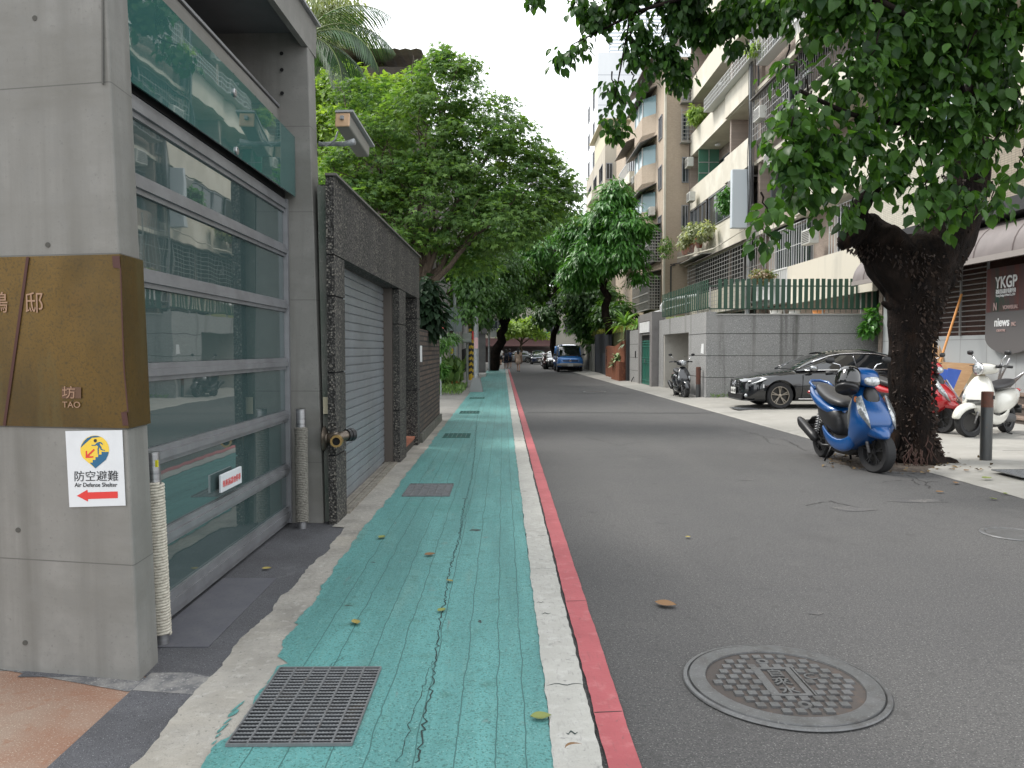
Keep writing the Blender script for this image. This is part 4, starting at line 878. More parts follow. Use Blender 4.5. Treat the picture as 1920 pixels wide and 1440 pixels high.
# poster sign with lettering
sn = thing('shop_poster_sign', 'dark rounded poster sign with white studio names on the shop window', 'sign', (11.2,16.6,1.4))
pA = atx(1851,505,11.15); pB = atx(1935,505,11.15); ya_, yb_ = pA.y, pB.y; zt_ = pA.z; zb_ = atx(1851,632,11.15).z
b = MB(); b.box(11.15,11.2,yb_-.3,ya_,zb_,zt_); b.build('panel', pm('wine poster', (.085,.055,.055), .35, vary=[((1,9,.3),(.13,.045,.04),.45,.65),((1,2,.6),(.03,.07,.055),.55,.7)]), sn, world=True)
b = MB(); b.box(11.14,11.149,yb_-.3,ya_,zb_+.0,zb_+(zt_-zb_)*.36)
cyc = ya_-.85
b.poly([(11.14,cyc+.85*math.cos(a),zb_-.38*math.sin(a)) for a in [math.pi*i/16 for i in range(17)]])
b.build('grey_band', pm('band grey', (.10,.095,.095), .5), sn, world=True)
def st(s, px, py, size, m=white, sx=1.0):
    p = atx(px, py, 11.13); text(s, size, m, 'lettering', sn, (11.13,p.y,p.z), (0,-1,0), (0,0,1), .004, world=True, sx=sx, weight=size*.02)
st('YKGP', 1866, 541, .36, white, .82); st('視覺創意設計有限公司', 1867, 551, .11, white, .62); st('Young Design & Print Co.,LTD', 1867, 557, .07, white, .75)
stp_ = pm('faint pink print', (.42,.30,.28), .5)
st('VONVISUAL', 1880, 580, .12, stp_, .8); st('N', 1862, 582, .24, stp_, .7)
st('niews', 1864, 612, .27, white, .85); st('INC', 1896, 611, .12, stp_, .7); st('CREATIVE', 1868, 622, .07, stp_, 1.0)
# ================================================================ tan building, white tower, street end
tb = thing('tan_building', 'tan tiled corner apartment block with polygonal bay windows', 'building', (11,54,0))
b = MB(); b.box(9.6,9.601+.3,46.05,66,-.02,18.6); b.build('street_wall', tiletan, tb, world=True)
b = MB(); b.box(9.62,22,46.0,46.3,-.02,18.7); b.box(9.9,22,46.3,66,0,18.5); b.build('side_wall', tiletany, tb, world=True)
b = MB(); b.box(9.5,9.62,45.97,46.1,-.02,18.8); b.build('corner_strip', creamp, tb, world=True)
def winy(par, x0, x1, y, z0, z1, cagey=False):
    w_ = MB(); w_.box(x0,x1,y-.02,y-.01,z0,z1); wo_ = w_.build('window', wing, par, world=True)
    f_ = MB(); e = .06
    f_.box(x0,x1,y-.06,y-.021,z0,z0+e); f_.box(x0,x1,y-.06,y-.021,z1-e,z1)
    for xx in (x0,(x0+x1)/2,x1-e): f_.box(xx,xx+e,y-.055,y-.021,z0+e,z1-e)
    f = f_.build('window_frame', alu, par, world=True); f.parent = wo_
    if cagey:
        c = MB(); z = z0-.2
        while z < z1+.2: c.box(x0-.15,x1+.15,y-.5,y-.47,z,z+.03); z += .22
        xx = x0-.15
        while xx < x1+.16: c.box(xx,xx+.03,y-.47,y-.44,z0-.2,z1+.2); xx += .35
        c.box(x0-.15,x1+.15,y-.46,y-.02,z0-.26,z0-.22); c.build('window_cage', grl, par, world=True)
for i, z in enumerate((8.6,11.4,13.9,16.2)): winy(tb, 10.55, 10.95, 46.0, z, z+1.5, i >= 2)
b = MB(); b.tube([(9.9,45.9,6.6),(10.9,45.9,6.75)], .03, 6); b.tube([(9.95,45.93,0),(9.95,45.93,6.5),(10.2,45.93,6.6)], .05, 6); b.build('pipe', grd, tb, world=True)
for z in (15.2,12.15,9.2):
    bay = MB(); hx = [(9.6,53.8),(8.9,52.8),(8.9,50.0),(9.6,49.0)]
    r0 = [(x_+(.35 if x_ < 9.5 else 0), y_, z-.45) for x_, y_ in hx]; r1 = [(x_, y_, z) for x_, y_ in hx]; r2 = [(x_, y_, z+1.15) for x_, y_ in hx]
    bay.loft([r0, r1, r2]); bay.build('bay_base', tiletan, tb, world=True)
    bw_ = MB(); bw_.loft([[(x_+.05, y_, z+1.15) for x_, y_ in hx], [(x_+.05, y_, z+2.3) for x_, y_ in hx]]); wn = bw_.build('bay_window', wblue, tb, world=True)
    fr_ = MB()
    for (x_, y_) in hx+[(8.9,51.4)]: fr_.box(x_-.0,x_+.06,y_-.04,y_+.04,z+1.15,z+2.3)
    f = fr_.build('window_frame', grw, tb, world=True); f.parent = wn
    rf = MB(); rf.hexa([(8.5,48.7,z+2.25),(9.6,48.7,z+2.75),(9.6,54.1,z+2.75),(8.5,54.1,z+2.25),(8.5,48.7,z+2.3),(9.6,48.7,z+2.8),(9.6,54.1,z+2.8),(8.5,54.1,z+2.3)]); rf.build('bay_roof', corr, tb, world=True)
for z in (14.0,11.0,8.0):   # narrow windows and small balconies beyond
    window(tb, 9.56, 47.0, 48.0, z+.3, z+1.7, 2); window(tb, 9.56, 56.5, 60, z+.4, z+2.0, 4)
    c = MB(); c.box(9.0,9.6,55.5,60.5,z-.6,z+.25); c.build('balcony', creamp, tb, world=True)
    c = MB(); yy = 55.5
    while yy < 60.5: c.box(8.97,9.0,yy,yy+.04,z+.25,z+1.0); yy += .3
    c.box(8.96,9.01,55.5,60.5,z+1.0,z+1.05); c.build('balcony_railing', grw, tb, world=True)
    c = MB(); c.hexa([(8.7,55.2,z+2.2),(9.6,55.2,z+2.6),(9.6,61,z+2.6),(8.7,61,z+2.2),(8.7,55.2,z+2.24),(9.6,55.2,z+2.64),(9.6,61,z+2.64),(8.7,61,z+2.24)]); c.build('awning', corr, tb, world=True)
for (z0, z1) in [(6.9,8.9),(4.0,6.1)]:
    c = MB(); yy = 47.2
    while yy < 53: c.box(8.85,8.89,yy,yy+.05,z0,z1); yy += .34
    for zz in (z0, z0+.5, z0+1.0, z1-.45, z1): c.box(8.83,8.86,47.2,53,zz,zz+.06)
    xx = 8.9
    while xx < 9.6: c.box(xx,xx+.04,47.16,47.2,z0,z1); xx += .16
    zz = z0
    while zz < z1: c.box(8.87,9.6,47.1,47.14,zz,zz+.05); zz += .18
    c.build('window_cage', grl, tb, world=True)
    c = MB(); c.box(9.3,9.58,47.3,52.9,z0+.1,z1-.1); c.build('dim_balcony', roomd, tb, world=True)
    c = MB(); c.hexa([(8.7,47.0,z1+.1),(9.6,47.0,z1+.3),(9.6,53.2,z1+.3),(8.7,53.2,z1+.1),(8.7,47.0,z1+.15),(9.6,47.0,z1+.35),(9.6,53.2,z1+.35),(8.7,53.2,z1+.15)]); c.build('awning', corr, tb, world=True)
acunit(9.1, 48.2, 9.9, tb); acunit(9.1, 54.6, 13.2, tb)
c = MB(); c.hexa([(8.6,46.6,18.7),(11,46.6,20.4),(11,55,20.4),(8.6,55,18.7),(8.6,46.6,18.75),(11,46.6,20.45),(11,55,20.45),(8.6,55,18.75)]); c.box(9.7,9.75,46.8,54.8,18.7,19.3); c.build('roof_shed', corr, tb, world=True)
wt_ = thing('white_tower', 'tall plain white tower block with narrow windows behind the tan block', 'building', (16,102,0))
whm = pm('white tower wall', (.62,.64,.66), .7, lines=[(2,[6,9.6,13.2,16.8,20.4,24,27.6,31.2,34.8],.07,(.45,.47,.5))], vary=[((.2,.2,.05),(.54,.56,.58),.5,.7)])
b = MB(); b.box(11.5,26,95,108.5,-.02,37.5); b.build('wall', whm, wt_, world=True)
for z in range(9):
    for y in (98,103.5): window(wt_, 11.46, y, y+1.6, 3+3.6*z, 4.9+3.6*z, 2)
winy(wt_, 11.7, 14.2, 95, 21.6-.5, 23.6-.5)
c = MB()
for i in range(14): c.box(13.0,22,96.0,96.1,38+.42*i,38.2+.42*i)
for x in (13,15.2,17.5,19.8,21.9): c.box(x,x+.15,96.11,96.3,37.5,44)
c.build('louvre_screen', pm('louvre', (.42,.46,.5), .5), wt_, world=True)
eb = thing('street_end_building', 'low beige shop building closing the far end of the street', 'building', (1,98,0))
b = MB(); b.box(-14,11,97,106,-.02,9.5); b.build('wall', pm('end beige', (.36,.34,.29), .8, vary=[((.4,.4,.1),(.26,.25,.22),.45,.7)]), eb, world=True)
for x in [-13+2.3*i for i in range(10)]: winy(eb, x, x+1.7, 96.98, 3.5, 5.3); winy(eb, x, x+1.7, 96.98, 6.7, 8.3)
b = MB(); b.box(-14,11,96.6,97,-.0,1.9); b.build('shop_front', pm('dark shop', (.05,.035,.035), .5), eb, world=True)
b = MB(); b.hexa([(-13,95.0,1.95),(6,95.0,1.95),(6,96.95,2.9),(-13,96.95,2.9),(-13,95.0,2.05),(6,95.0,2.05),(6,96.95,3.0),(-13,96.95,3.0)]); b.build('awning', pm('maroon awning', (.06,.024,.022), .8), eb, world=True)
b = MB(); b.box(3.2,5.6,96.4,96.58,3.1,3.75); b.build('teal_sign', pm('teal sign', (.02,.25,.25), .5), eb, world=True)
# left far buildings
lb = thing('grey_side_building', 'pale grey concrete apartment end wall seen between the leaves past the brick wall', 'building', (-5,42,0))
b = MB(); b.box(-9,-2.55,40,52,-.02,11.5); b.build('wall', pm('grey side wall', (.42,.41,.39), .85, vary=[((.5,.5,.12),(.27,.265,.25),.42,.68)], lines=[(2,[3,6,9],.02,(.2,.2,.19))]), lb, world=True)
winy(lb, -4.3, -3.3, 40, 7.0, 8.2); winy(lb, -4.3, -3.3, 40, 3.8, 5.0); winy(lb, -6.5, -5.3, 40, 7.0, 8.2)
b = MB(); b.box(-4.4,-3.2,39.4,40,5.15,5.2); b.box(-3.2,-2.7,39.5,40,2.9,3.3); b.build('window_hood', corr, lb, world=True)
c = MB(); c.box(-3.1,-2.7,39.6,39.98,6.0,6.5); c.build('air_conditioner', acm, lb, world=True)
lh = thing('rooftop_house', 'dark old house whose corrugated roof edge shows above the left trees', 'building', (-7,34,0))
b = MB(); b.box(-14,-3.3,28,40,-.02,11.6); b.build('wall', pm('dull brown wall', (.10,.085,.075), .9, vary=[(1,(.06,.05,.045),.4,.7)]), lh, world=True)
b = MB(); n = 60
for i in range(n):
    x = -14+11.2*i/n; w2 = 11.2/n; b.quad((x,27.2,11.9+.05*(i % 2)),(x+w2,27.2,11.9+.05*((i+1) % 2)),(x+w2,36,12.9+.05*((i+1) % 2)),(x,36,12.9+.05*(i % 2)))
b.build('roof', pm('old sheet roof', (.25,.20,.165), .7, .2, vary=[(2,(.14,.10,.085),.4,.7)]), lh, world=True)
lf = thing('far_left_block', 'plain grey block behind the utility poles far down the left side', 'building', (-8,70,0))
b = MB(); b.box(-16,-3.0,58,90,-.02,10); b.build('wall', pm('far grey', (.20,.20,.19), .9, vary=[((.3,.3,.1),(.10,.11,.09),.4,.7)]), lf, world=True)
for y in range(60,88,4): window(lf, -3.03, y, y+2, 4, 5.6, 2)
rb = thing('far_right_block', 'beige block with a cream corrugated roof shed just past the tan block', 'building', (12,80,0))
b = MB(); b.box(8.9,18,68,83,-.02,19.4); b.build('wall', pm('far beige', (.42,.38,.31), .9, vary=[((.3,.3,.1),(.28,.25,.21),.45,.72)]), rb, world=True)
for z in (4,7.2,10.4,13.6,16.6):
    for y in (69.5,74,78.5): window(rb, 8.87, y, y+2.4, z, z+1.5, 2)
    b = MB(); b.box(8.3,8.9,73,77.5,z-.9,z-.1); b.build('balcony', creamp, rb, world=True)
winy(rb, 8.98, 9.55, 68, 16.4, 17.8); winy(rb, 8.98, 9.55, 68, 13.4, 14.8)
b = MB()
for i in range(20): b.box(8.92+.12*i,8.98+.12*i,68.2,68.3,19.41,21.4)
b.box(8.92,11.3,68.31,76,19.41,21.5); b.hexa([(8.5,67.6,21.45),(11.5,67.6,21.45),(11.5,77,21.6),(8.5,77,21.6),(8.5,67.6,21.55),(11.5,67.6,21.55),(11.5,77,21.7),(8.5,77,21.7)]); b.build('roof_shed', pm('cream corrugated', (.50,.46,.33), .7), rb, world=True)
# ================================================================ vegetation
def leafmesh(name, T, TF, pos, size, ax, nr, m, parent, val=None, world=True):
    """instances of template T (n,3) [x along leaf, y width, z normal] as one mesh"""
    n = len(pos); k = len(T)
    ax = ax/np.linalg.norm(ax, axis=1, keepdims=True); nr = nr-ax*np.sum(nr*ax, 1, keepdims=True); nr /= np.linalg.norm(nr, axis=1, keepdims=True)+1e-9
    bi = np.cross(nr, ax); Tn = np.array(T, float)
    P_ = pos[:,None,:]+size[:,None,None]*(Tn[None,:,0:1]*ax[:,None,:]+Tn[None,:,1:2]*bi[:,None,:]+Tn[None,:,2:3]*nr[:,None,:])
    if world and parent is not None: P_ = P_-np.array(parent.location)[None,None,:]
    me = bpy.data.meshes.new(name); lens = np.array([len(f) for f in TF]); flat = np.concatenate([np.array(f) for f in TF])
    me.vertices.add(n*k); me.vertices.foreach_set('co', P_.reshape(-1).astype(np.float32))
    idx = (flat[None,:]+(np.arange(n)*k)[:,None]).reshape(-1); me.loops.add(len(idx)); me.loops.foreach_set('vertex_index', idx.astype(np.int32))
    nl = np.tile(lens, n); me.polygons.add(len(nl)); st_ = np.concatenate([[0], np.cumsum(nl)[:-1]]); me.polygons.foreach_set('loop_start', st_.astype(np.int32))
    if val is None: val = RNG.random(n)
    at_ = me.attributes.new('v', 'FLOAT', 'POINT'); at_.data.foreach_set('value', np.repeat(val, k).astype(np.float32))
    me.materials.append(m); me.update(calc_edges=True); me.validate()
    o = bpy.data.objects.new(name, me); COL.objects.link(o)
    if parent is not None: o.parent = parent
    return o
# templates
def ovate(wd=.34, tip=.18, fold=.12, curl=.18):
    xs = [0,.2,.5,.8,1.0+tip]; ws = [0.02,.75,1,.55,0]; T = []; 
    for x, w_ in zip(xs, ws): T += [(x,0,-curl*x*x), (x,wd*w_,fold*w_-curl*x*x), (x,-wd*w_,fold*w_-curl*x*x)]
    Fc = []
    for i in range(4): a, c = i*3, (i+1)*3; Fc += [(a,c,c+1,a+1), (a,a+2,c+2,c)]
    return T, Fc
OV = ovate(); BODHI = ovate(.36,.06,.10,.24); BODHI = ([(x, y*({0:1,.2:.85,.5:1.0,.8:1.2}.get(round(x,1),1)), z) for x, y, z in BODHI[0]], BODHI[1]); LANCE = ovate(.16,.1,.05,.25)
def star():
    T = []; Fc = []
    for a, L_ in [(-105,.45),(-52,.8),(0,1.0),(52,.8),(105,.45)]:
        c, s_ = math.cos(R(a)), math.sin(R(a)); i = len(T); w_ = .16
        T += [(0,0,0),(.42*L_*c-w_*s_,.42*L_*s_+w_*c,.03),(L_*c,L_*s_,-.14*L_),(.42*L_*c+w_*s_,.42*L_*s_-w_*c,.03)]; Fc.append((i,i+1,i+2,i+3))
    return T, Fc
ST = star()
DI = ([(0,0,0),(.5,.24,.06),(1,0,-.1),(.5,-.24,.06)], [(0,1,2,3)])
def leafmat(name, c, hi, tr=.3, rough=.45, spec=.5): return pm(name, c, rough, spec=spec, hsv=hi, vary=[(1.2, tuple(x*.62 for x in c), .42, .62)], transl=tr)
lm_ficus = leafmat('big glossy leaf', (.014,.046,.012), (.070,.16,.028), .38, .42, .25)
lm_maple = leafmat('maple leaf', (.042,.112,.030), (.18,.30,.07), .38, .6)
lm_mango = leafmat('mango leaf', (.035,.13,.022), (.11,.29,.05), .28, .38)
lm_dark = leafmat('dark street leaf', (.030,.085,.022), (.09,.19,.045), .36)
lm_lime = leafmat('lime leaf', (.12,.22,.04), (.30,.42,.09), .4)
lm_pale = leafmat('feathery leaf', (.14,.19,.08), (.34,.38,.20), .4)
lm_var = leafmat('variegated leaf', (.16,.22,.10), (.55,.56,.42), .3)
barkd = pm('dark bark', (.011,.008,.0065), .98, spec=.12, vary=[((8,8,2.5),(.026,.016,.011),.52,.7),((20,20,8),(.007,.006,.006),.45,.65),(3,(.024,.017,.014),.5,.7)], bump=[((14,14,5),.05,'noise'),(70,.012)])
bark = pm('grey bark', (.085,.062,.045), .95, vary=[((10,10,3),(.13,.10,.075),.45,.7),((30,30,10),(.04,.03,.025),.5,.7)], bump=[((20,20,6),.02)])
def unit(n):
    v = RNG.normal(size=(n,3)); return v/np.linalg.norm(v, axis=1, keepdims=True)
def blobs(specs, nspray, nleaf, sr=.35, flat=.5, hang=.5, size=.1, shell=.55):
    """specs: (cx,cy,cz,rx,ry,rz,weight) -> leaf positions, axes, normals"""
    P_, A_, N_, V_ = [], [], [], []
    tot = sum(s[6] for s in specs)
    for s in specs:
        ns = max(3, int(nspray*s[6]/tot)); u = unit(ns); rad = shell+(1-shell)*RNG.random(ns)**.6
        c = np.array(s[:3])+u*np.array(s[3:6])*rad[:,None]
        for i in range(ns):
            m_ = int(nleaf*RNG.uniform(.5,1.5)); k = unit(m_)*RNG.random((m_,1))**.45*sr*RNG.uniform(.6,1.3); k[:,2] *= flat; k[:,2] -= .35*np.hypot(k[:,0],k[:,1])
            P_.append(c[i]+k); a = k*np.array([1,1,.3])/sr+unit(m_)*.55+u[i]*.35; a[:,2] -= hang; A_.append(a)
            nn = unit(m_)*.45+np.array([0,0,1.0])+u[i]*.5; N_.append(nn); V_.append(np.clip(RNG.normal(.3+.25*RNG.random(),.22,m_), 0, 1))
    return np.concatenate(P_), np.concatenate(A_), np.concatenate(N_), np.concatenate(V_)
def limb(b, a, c, r0, r1, seed, n=7, wob=.06, rg=10):
    r = random.Random(seed); a, c = Vector(a), Vector(c); L_ = (c-a).length; pts = []; 
    for i in range(n+1):
        t = i/n; pts.append(a.lerp(c, t)+Vector((r.uniform(-1,1), r.uniform(-1,1), r.uniform(-.6,.6)))*wob*L_*math.sin(math.pi*t)+Vector((0,0,.06*L_*math.sin(math.pi*t))))
    b.tube(pts, [r0+(r1-r0)*i/n for i in range(n+1)], rg); return pts
def tree(name, label, base, trunk, rt, specs, mats, T, nspray, nleaf, size, branches=6, sr=.4, hang=.5, flat=.5, group=None, barkm=bark, shell=.5, cat='tree', lean_=0, br=None):
    t = thing(name, label, cat, base, group=group); b = MB(); r = random.Random(len(name)*7+int(base[1]*10))
    top = Vector(trunk); limb(b, Vector(base)+V(0,0,-.05), top, rt, rt*.62, 3, 8, .05, 12)
    tg = sorted(specs, key=lambda s: -s[6])[:branches]
    for i, s in enumerate(tg):
        e = Vector(s[:3]); st_ = Vector(base).lerp(top, r.uniform(.8,1.0)) if i else top
        pts = limb(b, st_, e, rt*.5, rt*.10, i+5, 7, .08, 7)
        for j in range(4):
            f = pts[r.randrange(2,7)]; g_ = e+Vector((r.uniform(-1,1)*s[3], r.uniform(-1,1)*s[4], r.uniform(-.3,1)*s[5]))*.9; limb(b, f, g_, rt*.16, rt*.03, i*9+j, 5, .1, 5)
    b.build('trunk', barkm, t, smooth=True, world=True)
    P_, A_, N_, V_ = blobs(specs, nspray, nleaf, sr, flat, hang, shell=shell)
    leafmesh('crown', T[0], T[1], P_, size*RNG.uniform(.7,1.3,len(P_)), A_, N_, mats, t, V_); return t
def PB(px, py, rpx, Y, w=None, ry=None, asp=1.0):   # crown lobe measured on the photo, given a real distance and depth
    c = at(px, py, Y); r = rpx*Y/F; return (c.x, c.y, c.z, r, ry or r*.9, r*asp, (w or r*r))
# maple over the wall
Ym = 17
sp = [PB(840,160,72,Ym,asp=1.1), PB(800,240,100,Ym), PB(700,300,95,Ym), PB(690,215,75,18), PB(905,290,115,Ym), PB(1000,345,75,Ym), PB(935,235,55,16.5), PB(820,380,120,Ym,asp=.8), PB(690,400,75,16.5), PB(950,400,95,16.5,asp=.7), PB(740,450,55,16,asp=.6), PB(1045,370,45,17), PB(830,110,25,17,.2), PB(870,120,22,17,.15), PB(640,330,60,16.5),PB(880,480,60,17.5,asp=.6), PB(1010,300,45,17), PB(1065,350,28,17,.15)]
tree('maple_tree', 'spreading green maple tree rising behind the shutter garage and brick wall', (-2.0,17.2,0), (-1.75,17,3.4), .15, sp, lm_maple, ST, 1350, 24, .092, 12, .36, .35, .3)
# darker hanging tree further along the left, in front of the pole line
sp = [PB(895,545,45,33,asp=.7), PB(935,510,60,34,asp=.8), PB(905,585,28,33,asp=.7), PB(865,500,30,33,asp=.8), PB(960,570,28,34,asp=.6), PB(886,530,30,27,.5,asp=.8), PB(898,488,24,27,.4), PB(880,575,14,27,.15)]
tree('drooping_tree', 'dark small leaved tree drooping over the lamp post past the brick wall', (-2.6,36,0), (-2.2,35,4.5), .13, sp, lm_dark, OV, 420, 26, .14, 5, .5, .9, .7)
# banyan with a leaning trunk far left
sp = [PB(900,470,60,54,asp=.8), PB(975,460,60,55,asp=.9), PB(925,555,48,54,asp=.5), PB(985,530,30,56,asp=.6), PB(850,500,45,54), PB(950,410,50,56), PB(890,600,24,56,.6,asp=.7)]
tree('leaning_tree', 'big dark tree with a curved leaning trunk at the far end of the green lane', (-.75,57.5,0), (.35,57,3.9), .42, sp, lm_dark, OV, 760, 30, .26, 5, .75, .8, .7, barkm=barkd)
# second dark tree by the parked van, slim upright trunk
sp = [PB(1040,465,50,62,asp=.9), PB(1075,510,42,62,asp=.8), PB(1005,545,28,62,asp=.8), PB(1075,560,30,60,asp=.6), PB(1022,588,16,60,1.2,asp=.9), PB(1060,430,36,62), PB(1010,500,30,62)]
tree('slim_street_tree', 'dark street tree with a straight black trunk behind the blue van', (4.15,61,0), (4.2,61,6.5), .27, sp, lm_dark, OV, 640, 28, .27, 6, .75, .9, .8, barkm=barkd)
sp = [PB(1110,560,45,56,asp=.9), PB(1100,600,30,56,asp=.8), PB(1150,585,30,52,asp=.7), PB(1125,640,16,54,asp=.5)]
tree('bank_bushy_tree', 'bushy tree growing on the bank behind the streaked concrete wall', (6.9,56,2.4), (6.7,55.5,4.2), .2, sp, lm_dark, OV, 330, 26, .28, 4, .9, .6, .7, barkm=barkd)
# bright mango tree before the tan building
sp = [PB(1150,395,42,44,asp=.8), PB(1110,430,45,45,asp=.8), PB(1175,425,38,43,asp=.8), PB(1120,480,50,44,asp=.7), PB(1175,470,35,43,asp=.7), PB(1080,440,35,46), PB(1155,360,22,44,.6), PB(1010,470,40,50,asp=.6), PB(1090,510,40,45,asp=.6), PB(1200,520,16,43,.15)]
tree('mango_tree', 'bright green dense tree with a dark forked trunk standing on the grassy bank', (6.15,44.5,2.5), (5.7,44.5,6.2), .26, sp, lm_mango, LANCE, 620, 34, .36, 7, .6, .6, .5, barkm=barkd)
# pale green tree at the street end
sp = [PB(975,612,32,88,asp=.5), PB(1000,605,20,88,asp=.6), PB(955,620,18,88,asp=.5), PB(1010,625,15,88,asp=.5)]
tree('pale_roadside_tree', 'small pale green tree in front of the beige building at the street end', (2.0,88,0), (2.1,88,2.6), .18, sp, lm_lime, OV, 190, 20, .3, 4, .8, .2, .35)
# plants behind the left wall: broad leafed tree, palm, feathery tree
sp = [PB(640,185,60,26), PB(700,200,50,26), PB(620,260,50,24), PB(745,180,40,27), PB(610,330,40,20,asp=.7)]
tree('sunlit_garden_tree', 'sunlit yellow green tree between the palm and the maple', (-5.6,26,0), (-5.4,26,7), .16, sp, lm_lime, OV, 420, 28, .19, 5, .6, .4, .5)
sp = [PB(600,40,60,30), PB(640,95,55,30,asp=.7), PB(580,100,40,30), PB(690,120,25,30,.3), PB(650,20,25,30,.3)]
tree('feathery_tree', 'tall feathery olive tree at the upper left above the gatehouse', (-8,30,0), (-7.2,30,10.5), .2, sp, lm_pale, LANCE, 330, 26, .22, 5, .7, 1.1, .9)
def fronds(name, label, c, n, L_, m, up=.6, droop=1.0, wid=.5, cat='palm', trunk=None, nl=34, ll=.42, angs=None, seed=3):
    t = thing(name, label, cat, (c[0],c[1],trunk if trunk is not None else c[2])); r = random.Random(seed)
    if trunk is not None: b = MB(); limb(b, (c[0],c[1],trunk), c, .13, .10, 2, 6, .02); b.build('trunk', bark, t, smooth=True, world=True)
    for i in range(n):
        a = angs[i][0] if angs else 2*math.pi*i/n+r.uniform(-.2,.2); u = angs[i][1] if angs else r.uniform(.25,1.1)
        d = Vector((math.cos(a), math.sin(a), 0)); pts = []; p = Vector(c); el = u; st_ = L_/14
        for k in range(15): pts.append(p.copy()); p = p+(d*math.cos(el)+Vector((0,0,math.sin(el))))*st_; el -= droop*.13
        sd_ = Vector((-d.y, d.x, 0)); P_, A_, N_ = [], [], []
        for k in range(2, nl):
            f = k/nl*14; j = min(13, int(f)); q_ = pts[j].lerp(pts[j+1], f-j); tg = (pts[j+1]-pts[j]).normalized(); le = math.sin(math.pi*(.12+.86*k/nl))
            for s_ in (-1, 1): P_.append(q_); A_.append(sd_*s_*.8+tg*.7+Vector((0,0,-.35))); N_.append((Vector((0,0,1))+sd_*s_*.3)); 
        P_ = np.array(P_); sz = ll*np.repeat(np.sin(np.pi*(.12+.86*np.arange(2,nl)/nl)), 2)*wid*2
        o = leafmesh('frond', THIN[0], THIN[1], P_, sz, np.array(A_), np.array(N_), m, t)
        b = MB(); b.tube(pts, [.03*(1-k/17) for k in range(15)], 5)
        so_ = b.build('stem', pm('frond stem', (.12,.16,.05), .6), t, world=True); so_.parent = o
    return t
THIN = ([(0,-.012,0),(0,.012,0),(.6,.02,-.1),(1.0,0,-.35),(.6,-.02,-.1)], [(0,4,3,2,1)])
lm_palm = leafmat('palm leaf', (.014,.045,.018), (.05,.11,.045), .2)
pc = at(575,70,20)
fronds('palm_tree', 'palm with arching feathery fronds leaning over the gatehouse roof', (pc.x,pc.y,pc.z), 9, 2.6, lm_palm, wid=.7, trunk=0.0, nl=40, ll=.70, angs=[(.0,1.05),(.25,.75),(-.3,.35),(.5,.1),(-.6,-.2),(2.6,.8),(3.5,.5),(1.5,.6),(4.7,.7)])
# big leaf sprig above the pebble wall (yellow green)
def strap(name, label, c, n, L_, m, wd=.05, up=1.1, seed=1, cat='plant', group=None, stem=0, spread=1.0):
    t = thing(name, label, cat, (c[0],c[1],c[2]-stem), group=group); r = random.Random(seed); b = MB()
    for i in range(n):
        a = r.uniform(0, 2*math.pi); el = r.uniform(.15,1.4)*up; LL = L_*r.uniform(.7,1.1); d = Vector((math.cos(a), math.sin(a), 0)); s_ = Vector((-d.y,d.x,0)); p = Vector(c); ring = []
        for k in range(7):
            w_ = wd*math.sin(math.pi*(.15+.85*k/6))+.002; ring.append([p+s_*w_, p, p-s_*w_]); p = p+(d*math.cos(el)*spread+Vector((0,0,math.sin(el))))*LL/6; el -= .22
        b.loft(ring, cap=False, closed=False)
    b.build('leaves', m, t, smooth=True, world=True)
    if stem: b = MB(); b.tube([(c[0],c[1],c[2]-stem),(c[0],c[1],c[2])], .05, 7); b.build('stem', bark, t, world=True)
    return t
lmy = pm('yucca leaf', (.10,.22,.04), .5, vary=[(6,(.20,.34,.08),.4,.7)], transl=.25); lmyl = pm('yellow green leaf', (.34,.38,.05), .5, transl=.3); lmd2 = pm('succulent leaf', (.22,.33,.14), .5, vary=[(9,(.38,.46,.26),.4,.7)])
p = at(636,322,9.5); strap('yellow_leaf_plant', 'yellow green finger leaved sprig poking over the pebble dash wall', (p.x-.05,p.y,3.04), 12, .42, lmyl, .035, .8, 4)
p = at(615,250,9); strap('broad_leaf_plant', 'broad light green leaves behind the security camera', (p.x-.1,p.y,3.1), 14, .7, lmy, .09, 1.1, 8)
p = at(1172,612,38); strap('yucca', 'larger spiky yucca above the rusty planter', (p.x,p.y,p.z), 46, 1.25, lmy, .055, 1, 2, stem=1.6, group='yuccas by the rusty planter')
p = at(1194,615,36.5); strap('yucca', 'smaller spiky yucca above the stone block wall', (p.x,p.y,p.z), 30, .8, lmy, .045, 1, 3, stem=1.2, group='yuccas by the rusty planter')
p = at(1172,645,37.5); strap('agave_plant', 'drooping spiky plant between the rusty panel and the black post', (p.x+.2,p.y,p.z), 26, 1.0, pm('dull agave', (.12,.19,.11), .6), .05, .6, 5)
for i, (px, py) in enumerate([(1168,672),(1175,668),(1166,684),(1178,680)]):
    p = at(px, py, 38.6); strap('rosette_plant', ['pale rosette plant at the top of the rusty trough','pale rosette plant beside the black post','lowest pale rosette plant hanging from the rusty trough','pale rosette plant in the middle of the rusty trough'][i], (5.72,p.y+i*.25,p.z-.1), 24, .5, lmd2, .06, 1, 10+i, group='rosette plants in the rusty planter')
